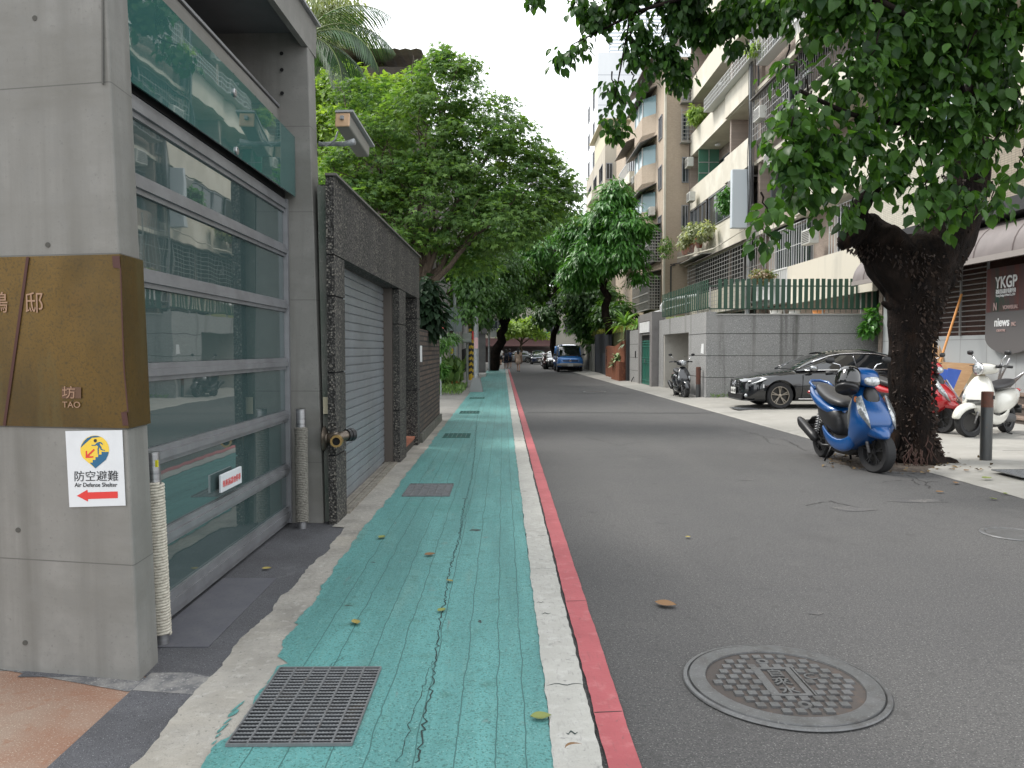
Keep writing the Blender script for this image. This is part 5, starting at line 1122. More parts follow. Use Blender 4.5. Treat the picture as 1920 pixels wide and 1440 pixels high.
# wall shrub beyond the brick wall and black-leaf climber over it
sp = [PB(830,640,9,18,asp=2.2), PB(843,628,9,18.5), PB(826,690,5,18,.03,asp=1.5)]
tree('laurel_shrub', 'bushy laurel shrub spilling past the end of the brick wall', (-1.95,18.3,0), (-1.7,18.3,1.5), .03, sp, leafmat('laurel leaf', (.035,.11,.022), (.11,.25,.05), .3), LANCE, 60, 20, .12, 3, .15, .4, .8, cat='shrub')
sp = [PB(798,580,18,14.6,asp=1.3), PB(793,540,13,14.6)]
tree('dark_climber', 'dark broad leaved shrub overhanging the brick wall', (-2.0,14.8,0), (-1.8,14.8,2.1), .04, sp, leafmat('rubber leaf', (.008,.022,.011), (.022,.05,.022), .15, .6, .2), OV, 70, 16, .17, 3, .3, .6, .8, cat='shrub')
# weeds round the sign poles
def weeds(name, label, c, rx, ry, h, n, m=None, kind=None, cat='weeds', par=None):
    P_ = np.stack([RNG.uniform(-rx,rx,n), RNG.uniform(-ry,ry,n), np.zeros(n)], 1)+np.array(c); A_ = unit(n)*.5+np.array([0,0,1.1]); 
    o = leafmesh(name, DI[0], DI[1], P_+np.array([0,0,1])*RNG.random((n,1))*h*.7, RNG.uniform(.4,1,n)*h*.5, A_, unit(n)+np.array([.2,-.3,.5]), m or lm_mango, None)
    return tag(o, label, cat, kind=kind or 'stuff')
lm_weed = leafmat('weed leaf', (.055,.13,.03), (.17,.27,.08), .35)
weeds('weeds', 'green weeds and grass round the feet of the sign poles', (-2.15,28.6,0), .75, 2.2, .30, 1300, lm_weed); weeds('tall_weeds', 'tall light weeds growing up between the striped poles', (-2.05,31.5,0), .35, 1.4, 1.3, 260, lm_weed)
weeds('wall_foot_weeds', 'low creeping weeds at the foot of the granite wall before the sedan', (7.1,23.55,.08), .75, .15, .14, 260, lm_weed); weeds('bank_grass', 'grass tufts on the bank above the dark screen wall', (7.0,47,2.45), .8, 7, .45, 3500, leafmat('dry grass', (.14,.17,.04), (.30,.30,.09), .3))
# leafy branch by the trunk at the wall
sp = [PB(1642,600,16,23.3,asp=1.0), PB(1652,582,12,23.3), PB(1632,614,8,23.3,.05)]
tree('wall_sapling', 'leafy green sapling growing out of the granite wall behind the tree trunk', (11.4,23.6,2.3), (11.3,23.4,2.6), .03, sp, lm_mango, OV, 26, 16, .16, 3, .25, .3, .8, cat='shrub')
# flower boxes on the apartment building
pot = pm('terracotta pot', (.36,.10,.05), .8, vary=[(9,(.25,.07,.04),.4,.7)])
for i, (px, py) in enumerate([(1284,470),(1296,465),(1311,456)]):
    p = atx(px, py, 10.6); t = thing('flower_pot', ['leftmost terracotta pot of the facade shelf under the pale bush','middle terracotta pot of the facade shelf','largest terracotta pot of the facade shelf nearest the sign box'][i], 'flower pot', (10.6,p.y,p.z-.25), group='terracotta pots on the facade shelf')
    b = MB(); b.lathe([(.14,0),(.22,.40),(.26,.41),(.26,.50),(.22,.50),(.20,.42),(0,.42)], n=18, cap=False); b.build('pot', pot, t, smooth='auto')
b = MB(); pa, pb = atx(1278,478,10.6), atx(1318,462,10.6); b.box(10.45,11,pb.y-.3,pa.y+.3,min(pa.z,pb.z)-.42,min(pa.z,pb.z)-.37)
yy = pb.y-.3
while yy < pa.y+.3: b.box(10.3,10.32,yy,yy+.02,min(pa.z,pb.z)-.37,min(pa.z,pb.z)+.25); yy += .25
b.build('plant_shelf', grl, ab, world=True)
def bush(name, label, px, py, rpx, Y, m, T, ns, nl, size, asp=.8, hang=.5, cat='shrub', extra=()):
    s_ = [PB(px,py,rpx,Y,asp=asp)]+[PB(*e) for e in extra]; t = thing(name, label, cat, (s_[0][0],s_[0][1],s_[0][2]-s_[0][5])); P_, A_, N_, V_ = blobs(s_, ns, nl, .25, .7, hang, shell=.3)
    leafmesh('foliage', T[0], T[1], P_, size*RNG.uniform(.7,1.3,len(P_)), A_, N_, m, t, V_)
    b = MB(); limb(b, (s_[0][0],s_[0][1],s_[0][2]-s_[0][5]), s_[0][:3], .03, .015, 1, 4, .05, 6); b.build('stem', bark, t, world=True)
bush('pale_flowering_bush', 'pale cream flowering bush on the facade shelf over the terracotta pots', 1312, 432, 24, 41, lm_var, OV, 90, 26, .15, .8, extra=[(1290,440,16,43),(1330,428,12,39.5),(1282,455,10,43)])
bush('trailing_vine', 'thin trailing vine hanging against the tan corner', 1250, 462, 16, 44.5, lm_weed, DI, 30, 14, .14, 1.3, 1.0)
bush('window_climber', 'dense green climber beside the pale sign box', 1362, 372, 13, 36, lm_mango, OV, 60, 22, .13, 1.8)
bush('balcony_bamboo', 'light green bamboo bush on the fourth floor balcony end', 1308, 212, 15, 44, lm_lime, LANCE, 50, 20, .22, 1.2)
bush('upper_balcony_plant', 'light green plant on the upper balcony near the drain pipe', 1416, 88, 10, 33, lm_lime, LANCE, 24, 18, .16, 1.0)
bush('pink_flower_bush', 'green bush with a pink flush behind the slat fence', 1430, 515, 18, 31, leafmat('pinkish leaf', (.10,.24,.05), (.45,.25,.25), .3), OV, 40, 18, .12, .5)
bush('hanging_balcony_plant', 'spiky green plant under the small balcony of the tan block', 1224, 398, 9, 49, lm_mango, LANCE, 20, 16, .22, .9)
for i, (px, col_) in enumerate([(1490,(.5,.5,.48)),(1535,(.6,.25,.08)),(1455,(.62,.62,.6)),(1590,(.6,.6,.58))]):
    p = at(px, 575, 26.5); t = MB(); t.lathe([(.15,0),(.2,.3),(.22,.3),(.2,.27),(0,.27)], (p.x,p.y,2.6), n=14, cap=False)
    tag(origin_to_base(t.build('planter_pot', pm('pot %d' % i, col_, .7), smooth='auto')), ['grey pot standing second from the left behind the slat fence','orange pot standing behind the slat fence','leftmost white pot behind the slat fence','rightmost white pot behind the slat fence'][i], 'flower pot', 'pots behind the slat fence')
# ---------------------------------------------------------------- the big near tree
nt_ = thing('roadside_tree', 'massive dark barked tree with forked trunk and large glossy leaves beside the blue scooter', 'tree', (5.42,10.5,0))
Yt = 10.4
def tp(px, py, Y=Yt): return at(px, py, Y)
def trunkloft(b, spec, seed, n=28, rough=.05):
    r = np.random.default_rng(seed); ph = r.uniform(0,6.28,(6,)); rings = []
    for i, (c, ra, dirv) in enumerate(spec):
        d = Vector(dirv).normalized(); x = Vector((1,0,0)); x = (x-d*x.dot(d)).normalized(); y = d.cross(x)
        ring = []
        for k in range(n):
            a = 2*math.pi*k/n; f = 1+rough*(math.sin(3*a+ph[0]+i*.21)+.7*math.sin(5*a+ph[1]-i*.3)+.5*math.sin(9*a+ph[2]+i*.7))+float(r.normal(0,.022))
            ring.append(Vector(c)+(x*math.cos(a)+y*math.sin(a))*ra*f)
        rings.append(ring)
    b.loft(rings)
def seg(pts, seed, m=5, rough=.05, b=None):   # pts: (px, py, Y, radius_m); interpolated
    P_ = [at(p[0],p[1],p[2]) for p in pts]; Rr = [p[3] for p in pts]; spec = []
    for i in range(len(P_)-1):
        for k in range(m):
            t = k/m; P0 = P_[max(i-1,0)]; P1 = P_[i]; P2 = P_[i+1]; P3 = P_[min(i+2,len(P_)-1)]
            q_ = .5*((2*P1)+(P2-P0)*t+(2*P0-5*P1+4*P2-P3)*t*t+(3*P1-P0-3*P2+P3)*t**3); spec.append((q_, Rr[i]+(Rr[i+1]-Rr[i])*t, None))
    spec.append((P_[-1], Rr[-1], None)); out = []
    for i, s_ in enumerate(spec):
        d = spec[min(i+1,len(spec)-1)][0]-spec[max(i-1,0)][0]; out.append((s_[0], s_[1], d))
    trunkloft(b, out, seed, 28 if Rr[0] > .15 else 10, rough)
b = MB()
seg([(1722,886,10.45,.50),(1716,868,10.45,.37),(1710,820,10.45,.285),(1707,740,10.45,.258),(1706,640,10.45,.268),(1712,560,10.45,.36),(1726,500,10.45,.42),(1740,455,10.45,.40)], 1, 6, .05, b)
seg([(1722,560,10.45,.33),(1672,490,10.4,.34),(1645,448,10.3,.27),(1615,432,10.2,.20),(1590,447,10.1,.13),(1577,462,10.05,.05)], 2, 5, .10, b)
seg([(1628,445,10.2,.17),(1608,405,10.1,.13),(1622,372,10.0,.10),(1645,345,9.9,.06),(1640,300,9.6,.035)], 3, 5, .08, b)
seg([(1735,520,10.5,.38),(1778,440,10.5,.34),(1806,370,10.5,.28),(1818,300,10.5,.24),(1812,230,10.4,.20),(1838,150,10.2,.15),(1850,40,10.0,.12),(1860,-120,9.8,.08)], 4, 5, .06, b)
seg([(1815,270,10.4,.12),(1770,245,10.1,.06),(1700,232,9.6,.04),(1600,215,9.0,.028),(1500,170,8.6,.02)], 5, 4, .05, b)
seg([(1818,265,10.4,.12),(1805,200,10.2,.07),(1795,150,9.9,.05),(1740,60,9.4,.035),(1600,-20,8.8,.03),(1400,-60,8.6,.02)], 6, 4, .05, b)
seg([(1815,260,10.4,.10),(1850,238,10.1,.06),(1920,225,9.7,.045),(2050,215,9.4,.03)], 7, 4, .05, b)
seg([(1840,120,10.1,.10),(1700,20,9.6,.06),(1450,-60,9.2,.04),(1200,-70,9.0,.02)], 8, 4, .05, b)
# root flare lobes
for (dx, dy, rr2) in [(.42,-.1,.10),(.22,-.36,.11),(-.36,-.2,.10),(-.3,.35,.10),(.4,.3,.10)]:
    c = Vector((5.42,10.5,0)); b.tube([c+V(dx*.25,dy*.25,.42), c+V(dx*.6,dy*.6,.20), c+V(dx,dy,.05), c+V(dx*1.3,dy*1.3,-.03)], [rr2*1.5,rr2*1.25,rr2*.8,.03], 10)
b.tube([at(1668,575,10.2), at(1656,568,10.05)], [.05,.03], 8)
b.build('trunk', barkd, nt_, smooth=True, world=True)
# ragged bark flakes on the outline
n = 3000; P_ = []; A_ = []; N_ = []
for i in range(n):
    w_ = random.random()
    if w_ < .55: py = random.uniform(480,860); c = at(1708+ (4 if py > 600 else 8), py, 10.45); ra = np.interp(py, [480,560,640,740,820,860], [.44,.36,.268,.258,.285,.36])
    elif w_ < .8: t_ = random.random(); c = at(1735+80*t_, 520-210*t_, 10.5); ra = .40-.12*t_
    else: t_ = random.random(); c = at(1700-105*t_, 500-60*t_**.6, 10.3); ra = .33-.16*t_
    a = random.uniform(math.pi, 2*math.pi+.3) if w_ < .55 else random.uniform(0, 2*math.pi); d = np.array([math.cos(a), math.sin(a)*.9, random.uniform(-.2,.2) if w_ < .55 else random.uniform(-1,.3)]); d /= np.linalg.norm(d)
    P_.append(np.array(c)+d*ra*.96); A_.append(d*.7+np.array([0,0,-.9])+RNG.normal(0,.4,3)); N_.append(RNG.normal(size=3))
leafmesh('bark_flakes', DI[0], DI[1], np.array(P_), RNG.uniform(.035,.095,n), np.array(A_), np.array(N_), pm('bark flake', (.015,.010,.008), .95, hsv=(.04,.024,.016)), nt_)
# crown
def pc_(px, py, rpx, Y, w=1, asp=1.0): return PB(px,py,rpx,Y,w*(rpx*Y/1450)**2,asp=asp)
near = [pc_(1760,60,95,9.6), pc_(1870,90,80,9.4), pc_(1650,60,75,9.3), pc_(1560,30,60,9.2), pc_(1610,150,65,9.0), pc_(1505,240,55,8.8), pc_(1560,280,60,9.0,1.1), pc_(1470,275,40,8.7,.8), pc_(1495,345,48,8.8), pc_(1450,400,26,8.6,.8), pc_(1540,370,35,9.0,.6), pc_(1690,160,60,9.4), pc_(1690,260,42,9.5,.5),
        pc_(1740,340,38,9.4,.6), pc_(1800,375,38,9.3,.6), pc_(1860,180,60,9.5,.8), pc_(1900,310,26,9.3,.6), pc_(1870,370,22,9.3,.5), pc_(1920,200,50,9.2,.7), pc_(1475,130,30,9.0,.6), pc_(1750,-60,140,9.4), pc_(1550,-60,110,9.2), pc_(1930,-40,110,9.3), pc_(1640,335,30,9.2,.7), pc_(1665,280,36,9.2,.7), pc_(1600,330,26,9.1,.5), pc_(1715,375,26,9.3,.5), pc_(1770,400,22,9.3,.35), pc_(1590,385,16,9.1,.2), pc_(1760,205,50,9.3,1), pc_(1825,285,42,9.4,1), pc_(1700,215,45,9.3,.7), pc_(1780,130,55,9.2,.8), pc_(1745,290,40,9.3,.8), pc_(1615,240,45,9.1,.7), pc_(1840,345,28,9.5,.5), pc_(1675,345,26,9.3,.5), pc_(1440,440,14,8.6,.25), pc_(1520,200,40,9.2,.6)]
Pn, An, Nn, Vn = blobs(near, 600, 13, .24, .9, .85, shell=.25)
leafmesh('crown', BODHI[0], BODHI[1], Pn, .142*RNG.uniform(.5,1.3,len(Pn)), An+unit(len(Pn))*.45, Nn+unit(len(Pn))*.5, lm_ficus, nt_, Vn)
farb = [pc_(1290,20,45,10.5), pc_(1200,60,28,10.5,.9), pc_(1370,35,36,10.2), pc_(1255,105,32,10.5,1.2), pc_(1190,95,20,10.5), pc_(1085,88,18,10.7,.5), pc_(1050,108,10,10.7,.3), pc_(1150,165,18,10.6,.8), pc_(1200,150,18,10.5,.6), pc_(1138,215,12,10.6,.5), pc_(1160,245,10,10.6,.3), pc_(1270,135,22,10.5,.7), pc_(1400,0,40,10), pc_(1120,30,30,10.6), pc_(1290,-30,60,10.4), pc_(1170,-30,50,10.5), pc_(1085,12,16,10.6,.5), pc_(1000,-6,5,10.6,.08), pc_(1375,80,18,10.2,.35), pc_(1440,20,35,9.6,.7), pc_(1325,60,25,10.4,.8), pc_(1170,190,10,10.6,.3)]
Pn, An, Nn, Vn = blobs(farb, 290, 14, .16, .9, 1.0, shell=.15)
leafmesh('outer_crown', BODHI[0], BODHI[1], Pn, .115*RNG.uniform(.65,1.2,len(Pn)), An, Nn, lm_ficus, nt_, Vn*.7)
b = MB()   # hanging twigs
for i, s_ in enumerate(farb+near):
    c = Vector(s_[:3]); r = random.Random(i); limb(b, c+V(r.uniform(-.2,.3),r.uniform(-.2,.2),s_[5]*1.3), c+V(r.uniform(-.1,.1),0,-s_[5]*.8), .012, .004, i, 6, .08, 5)
b.tube([at(1450,-60,9.2), at(1300,-10,10), at(1200,20,10.4), at(1120,60,10.6), at(1070,85,10.7)], [.04,.03,.022,.015,.006], 7)
b.build('twigs', barkd, nt_, smooth=True, world=True); b = MB(); b.tube([at(1240,0,10.4), at(1180,40,10.5), at(1165,120,10.5), at(1150,200,10.6)], [.02,.016,.012,.005], 6)
b.build('twigs', barkd, nt_, smooth=True, world=True)

# litter round the tree foot
n = 240; a = RNG.random(n)*2*math.pi; rr = .42+RNG.random(n)**1.6*.75
P_ = np.stack([5.42+rr*np.cos(a), 10.45+rr*np.sin(a)*.9, np.full(n,.02)], 1); P_[:,2] += np.clip((P_[:,0]-5.4)*.08, 0, .05)
lo_ = leafmesh('leaf_litter', OV[0], OV[1], P_, RNG.uniform(.03,.085,n), unit(n)*np.array([1,1,.15]), unit(n)*.4+np.array([0,0,1.]), pm('dry litter', (.055,.035,.02), .9, hsv=(.15,.10,.04)), None)
tag(lo_, 'dry brown leaf litter gathered round the foot of the big tree', 'leaf litter', kind='stuff')
b = MB(); r_ = random.Random(9)
for k in range(46):
    a = r_.uniform(math.pi*1.05, math.pi*1.95); p = V(5.40+.40*math.cos(a), 10.45+.40*math.sin(a), r_.uniform(.1,.42)); pts = [p]
    for j in range(5): p = p+V(r_.uniform(-.05,.05)+.02*math.cos(a), .02*math.sin(a), -.05-r_.uniform(0,.02)); pts.append(p)
    b.tube(pts, [.008,.007,.006,.005,.004,.003], 4)
b.build('fine_roots', pm('reddish rootlets', (.045,.02,.014), .9), nt_, world=True)
b = MB(); b.lathe([(0,.03),(.5,.035),(.72,.02),(.85,.0)], (5.42,10.5,0), n=36, cap=False); b.build('soil_collar', pm('tree pit soil', (.055,.042,.032), .95, vary=[(9,(.10,.085,.07),.5,.7)], bump=[(40,.02)]), nt_, world=True)
# ================================================================ vehicles
lensm = pm('headlamp lens', (.50,.52,.53), .08, .3, coat=1, vary=[(30,(.25,.27,.28),.45,.6)]); orange = pm('indicator orange', (.75,.20,.02), .3, coat=1); tailr = pm('tail lamp red', (.35,.01,.01), .2, coat=1)
carglass = pm('car window glass', (.012,.014,.016), .03, ior=1.6, coat=1); platew = pm('plate white', (.6,.6,.58), .5); rimm = pm('alloy rim', (.30,.27,.23), .3, .9); rims = pm('silver rim', (.42,.42,.43), .3, .9); trimb = pm('satin black trim', (.018,.018,.019), .35)
def wheel(par, c, r, wd, side, rm, spokes=5, ax='y', tname='wheel', rotz=0):
    t = MB(); r1 = r*.70
    t.lathe([(r1,-wd*.42),(r*.93,-wd*.5),(r,-wd*.36),(r*1.0,wd*.36),(r*.93,wd*.5),(r1,wd*.42),(r1*.96,0),(r1,-wd*.42)], (0,0,0), ax, 36, cap=False)
    ty = t.build(tname, rubber, par, smooth='auto'); ty.location = c; ty.rotation_euler = (0,0,rotz)
    m = MB(); s = side
    m.lathe([(r1*1.0,wd*.40*s),(r1*.93,wd*.40*s),(r1*.90,wd*.15*s),(r1*.90,-wd*.3*s),(r1*.99,-wd*.4*s)], (0,0,0), ax, 36, cap=False)
    for k in range(spokes):
        a = 2*math.pi*k/spokes+.3
        for da in (-.13,.13):
            m.bar((.04*math.cos(a),wd*.30*s,.04*math.sin(a)), (r1*.92*math.cos(a+da),wd*.34*s,r1*.92*math.sin(a+da)), r*.065, r*.05, up=(0,1,0))
    m.lathe([(0,wd*.36*s),(r*.13,wd*.34*s),(r*.15,wd*.2*s)], (0,0,0), ax, 14, cap=False)
    ri = m.build('rim', rm, par, smooth='auto'); ri.parent = ty
    d = MB(); d.lathe([(0,wd*.02*s),(r1*.88,wd*.02*s)], (0,0,0), ax, 24, cap=False); di = d.build('brake_disc', pm('brake dark', (.05,.048,.045), .6, .5), par); di.parent = ty
    return ty
def car(name, label, loc, rz, pt, st, plate='AKS-5507', group=None, sc=1.0, cat='car', rm=rimm, arch=True, roofm=None, bump=None, chrome_=True):
    """st: dict with body stations, cabin stations, wheel radius, axles"""
    t = thing(name, label, cat, loc, rz, group)
    rings = []
    for (x, w_, zb, zs, zt) in st['body']:
        h = [(0,zb),(w_*.88,zb),(w_*.975,zb+.07),(w_,zb+(zs-zb)*.38),(w_*1.0,zb+(zs-zb)*.66),(w_*.985,zs-(zs-zb)*.16),(w_*.955,zs),(w_*.86,zs+(zt-zs)*.55),(w_*.5,zt),(0,zt+.012)]
        rings.append([(x,y,z) for y, z in h]+[(x,-y,z) for y, z in h[-2:0:-1]])
    b = MB(); b.loft(rings); body = b.build('body', pt, t, smooth=True, sub=2)
    if arch:
        cut = []
        for ax in st['axles']:
            for s_ in (-1, 1):
                c = MB(); c.lathe([(st['wr']*1.15,0),(st['wr']*1.15,.5*s_)], (ax,s_*(st['hw']-.24),st['wr']+.015), 'y', 40); cut.append(c.build('cutter', pt, t))
        boolcut(body, cut); body.data.polygons.foreach_set('use_smooth', [True]*len(body.data.polygons)); body.data.set_sharp_from_angle(angle=R(40))
        b = MB()
        for ax in st['axles']: b.box(ax-st['wr']*.98,ax+st['wr']*.98,-st['hw']+.26,st['hw']-.26,st['wr']*.4,st['wr']*2.0)
        b.build('underbody', dark, t)
    rings = []; rg2 = []
    for (x, wb, wt2, zb, zt) in st['cabin']:
        h = [(wb,zb),(wb+(wt2-wb)*.35,zb+(zt-zb)*.35),(wt2,zt-(zt-zb)*.16),(wt2*.86,zt-(zt-zb)*.02),(wt2*.45,zt+.012),(0,zt+.018)]
        rings.append([(x,y,z) for y, z in h]+[(x,-y,z) for y, z in h[-2::-1]])
    b = MB(); b.loft(rings, cap=True); b.build('windows', carglass, t, smooth='auto', autos=50)
    b = MB()   # roof skin
    rr2 = []
    for (x, wb, wt2, zb, zt) in st['cabin'][st['roof'][0]:st['roof'][1]]:
        h = [(wt2*1.012,zt-(zt-zb)*.175),(wt2*1.01,zt-(zt-zb)*.12),(wt2*.87,zt+.004),(wt2*.45,zt+.032),(0,zt+.038)]
        rr2.append([(x,y,z) for y, z in h]+[(x,-y,z) for y, z in h[-2::-1]])
    b.loft(rr2, cap=False, closed=False); b.build('roof', roofm or pt, t, smooth=True, sub=1)
    C_ = st['cabin']
    def side(i, f, s_):   # point on the window side surface between stations
        i0 = int(i); g_ = i-i0; a, c = C_[i0], C_[min(i0+1,len(C_)-1)]; v_ = [a[k]+(c[k]-a[k])*g_ for k in range(5)]
        x, wb, wt2, zb, zt = v_; return V(x, s_*((wb+(wt2-wb)*f)+.006), zb+(zt-zb)*(.84*f))
    b = MB()
    for s_ in (-1, 1):
        pts = [side(i*.5, 1.0, s_) for i in range(0, 2*(len(C_)-1)+1)]; b.tube(pts, .022, 6)
        for i in st['pillars']: b.tube([side(i,0,s_), side(i-.05,.5,s_), side(i-.1,1.0,s_)], .022 if i not in st.get('thick',()) else .05, 6)
    b.build('pillar', pt if not st.get('bp') else trimb, t, smooth=True)
    if chrome_:
        b = MB()
        for s_ in (-1, 1): b.tube([side(i*.5, .0, s_)+V(0,s_*.004,.0) for i in range(1, 2*(len(C_)-1))], .017, 6); b.tube([side(i*.5,1.0,s_)+V(0,s_*.012,.004) for i in range(2, 2*(len(C_)-1))], .013, 6)
        b.build('belt_trim', chrome, t, smooth=True)
    for ax in st['axles']:
        for s_ in (-1, 1): wheel(t, (ax, s_*(st['hw']-.13), st['wr']), st['wr'], .21, s_, rm)
    for s_ in (-1, 1):
        m = MB(); mx, mz = st['mir']; m.sl([(mx+.09,s_*(st['hw']+.10),mz,.03,.03),(mx+.06,s_*(st['hw']+.10),mz,.10,.065),(mx-.04,s_*(st['hw']+.11),mz,.11,.075),(mx-.07,s_*(st['hw']+.11),mz,.09,.06)], n=14)
        m.tube([(mx,s_*(st['hw']-.06),mz-.05),(mx+.02,s_*(st['hw']+.03),mz-.03)], .02, 6); m.build('mirror', st.get('mm', pt), t, smooth=True)
    for s_ in (-1, 1):
        pts = [V(*p) for p in st['lamp']]
        if s_ < 0: pts = [V(p.x,-p.y,p.z) for p in pts]
        m = MB(); m.loft([[p+V(-.02,-s_*.0,0) for p in pts], [p+V(.012,s_*.010,.0) for p in pts]]); m.build('headlight', lensm, t, smooth='auto')
    g_ = st['grille']; m = MB(); m.box(g_[0]-.03,g_[0],-g_[1],g_[1],g_[2],g_[3]); gr_ = m.build('grille', black, t, bevel=.01)
    m = MB(); nb = st.get('bars', 3)
    for k in range(nb): z = g_[2]+(g_[3]-g_[2])*(k+.5)/nb; m.box(g_[0]+.001,g_[0]+.012,-g_[1]*.95,g_[1]*.95,z-.010,z+.008)
    f = m.build('grille_bar', chrome if chrome_ else trimb, t); f.parent = gr_
    ec = (g_[0]+.02,0,(g_[2]+g_[3])/2); m = MB(); er = st.get('er', .085); m.tube([(ec[0],er*math.cos(a),ec[2]+er*math.sin(a)) for a in [2*math.pi*k/20 for k in range(21)]], .010, 6)
    if st.get('emb') == 'star':
        for a in (90,210,330): m.bar(ec, (ec[0],er*math.cos(R(a)),ec[2]+er*math.sin(R(a))), .014, .012, up=(1,0,0))
    else:
        for a, c in [((-.7,.7),(-.25,-.75)),((-.25,-.75),(0,.1)),((0,.1),(.25,-.75)),((.25,-.75),(.7,.7)),((-.3,.9),(0,.15)),((0,.15),(.3,.9))]: m.bar((ec[0],er*a[0],ec[2]+er*a[1]), (ec[0],er*c[0],ec[2]+er*c[1]), .014, .01, up=(1,0,0))
    m.build('emblem', chrome, t)
    px_, pz_ = st['plate']; m = MB(); m.box(px_,px_+.012,-.19,.19,pz_-.08,pz_+.08); pl = m.build('number_plate', platew, t, bevel=.003)
    tx = text(plate, .115, black, 'plate_characters', t, (px_+.014,-.175,pz_-.04), (0,1,0), (0,0,1), .001, sx=.86); tx.parent = pl
    m = MB(); lb_ = st['lower']; m.box(lb_[0]-.04,lb_[0]+.004,-lb_[1],lb_[1],lb_[2],lb_[3]); m.build('lower_intake', black, t, bevel=.02)
    if st.get('doors'):
        m = MB()
        for s_ in (-1, 1):
            for xs in st['doors']: m.tube([(x, s_*(yy+.001), z) for x, yy, z in xs], .006, 4)
        m.build('door_seam', dark, t)
        m = MB()
        for s_ in (-1, 1):
            for (x, yy, z) in st['handles']: m.box(x-.1,x+.1,s_*yy-.012,s_*yy+.022,z-.014,z+.014)
        m.build('door_handle', pt, t, bevel=.006)
    for s_ in (-1, 1):
        m = MB(); m.ell((st['rear'],s_*(st['hw']*.78),st['rz']), (.06,.14,.08)); m.build('tail_light', tailr, t, smooth=True)
    if bump: m = MB(); m.sl(bump[0], axis='x', n=20); m.build('bumper', bump[1], t, smooth=True)
    return t
SED = dict(body=[(2.30,.42,.28,.55,.60),(2.24,.70,.20,.63,.70),(2.12,.80,.17,.69,.77),(1.9,.865,.16,.74,.84),(1.43,.885,.17,.81,.92),(.95,.888,.17,.87,.975),(.4,.89,.17,.90,.965),(-.5,.89,.17,.92,.965),(-1.2,.888,.18,.94,.99),(-1.7,.87,.20,.95,1.04),(-2.05,.83,.24,.93,1.03),(-2.24,.74,.32,.88,.98),(-2.30,.60,.42,.8,.9)],
    cabin=[(1.02,.80,.74,.93,.965),(.62,.80,.68,.95,1.17),(.20,.80,.63,.955,1.355),(-.10,.80,.615,.96,1.42),(-.55,.80,.61,.965,1.445),(-1.0,.79,.605,.97,1.425),(-1.35,.78,.60,.98,1.34),(-1.65,.76,.62,1.0,1.18),(-1.88,.74,.66,1.02,1.05)], roof=(2,7), pillars=(3.85,5.9), axles=(1.43,-1.33), wr=.325, hw=.885, mir=(.68,1.0),
    lamp=[(2.17,.44,.60),(2.19,.42,.66),(2.05,.55,.765),(1.84,.80,.78),(1.78,.885,.74),(1.92,.875,.68),(2.10,.78,.62)], grille=(2.30,.34,.50,.70), bars=3, emb='star', plate=(2.335,.42), lower=(2.305,.58,.22,.36), doors=[[(.92,.889,.20),(.90,.892,.5),(.88,.885,.85)],[(-.28,.892,.20),(-.28,.895,.5),(-.30,.885,.88)],[(.92,.889,.21),(.3,.893,.20),(-.28,.892,.20),(-.9,.892,.20)],[(2.1,.74,.55),(1.9,.86,.57)]], handles=[(-.12,.888,.80),(-1.05,.885,.83)], rear=-2.2, rz=.78, mm=pm('mirror silver', (.30,.31,.32), .2, .8))
bk = pm('black car paint', (.006,.007,.009), .12, coat=1)
sedan = car('black_sedan', 'black sedan with a star emblem and five spoke wheels parked before the granite wall', (8.25,19.75,.1), math.pi, bk, SED, 'AAR-3077', cat='car')
m = MB()
for s_ in (-1, 1): m.box(-.95,1.0,s_*.893-.004,s_*.893+.006,.235,.262); m.box(1.02,1.45,s_*.885-.002,s_*.885+.01,.60,.62) if False else None
m.build('sill_strip', chrome, sedan)
m = MB(); m.sl([(2.24,0,.215,.55,.022),(2.33,0,.205,.5,.014)], n=16); m.sl([(2.05,0,.2,.85,.03),(2.28,0,.2,.66,.02)], n=16); m.build('front_lip', trimb, sedan, smooth=True)
for s_ in (-1, 1): m = MB(); m.ell((2.215,s_*.66,.32), (.05,.05,.045)); m.build('fog_light', lensm, sedan, smooth=True)
m = MB(); m.tube([(.98,-.5,.985),(.80,-.1,1.06)], .008, 5); m.tube([(.98,.1,.985),(.80,.5,1.06)], .008, 5); m.build('wiper', black, sedan)
m = MB(); m.box(1.84,1.87,.868,.880,.52,.60); m.build('side_marker', white, sedan)
VAN = dict(body=[(2.38,.60,.42,.78,.86),(2.33,.86,.36,.86,.95),(2.2,.91,.33,.95,1.04),(1.85,.92,.32,1.05,1.18),(1.2,.925,.32,1.10,1.20),(0,.925,.32,1.12,1.2),(-1.5,.925,.32,1.12,1.2),(-2.2,.91,.34,1.1,1.2),(-2.38,.84,.42,1.05,1.15)],
    cabin=[(1.95,.84,.76,1.10,1.17),(1.55,.87,.74,1.12,1.50),(1.15,.88,.76,1.14,1.84),(.7,.885,.77,1.14,1.92),(-.8,.885,.78,1.14,1.94),(-2.0,.88,.77,1.14,1.90),(-2.3,.86,.76,1.12,1.78)], roof=(2,7), pillars=(2.2,3.4,4.3), thick=(3.4,4.3), axles=(1.5,-1.42), wr=.33, hw=.92, mir=(1.45,1.22),
    lamp=[(2.36,.56,.72),(2.36,.56,.86),(2.28,.76,.88),(2.12,.915,.88),(2.14,.915,.74),(2.28,.80,.71)], grille=(2.385,.52,.74,.84), bars=2, emb='vw', er=.075, plate=(2.42,.50), lower=(2.39,.62,.36,.44), doors=[[(1.0,.928,.36),(1.0,.93,.8),(1.0,.925,1.12)]], handles=[(.8,.925,.95)], rear=-2.3, rz=1.0, mm=black)
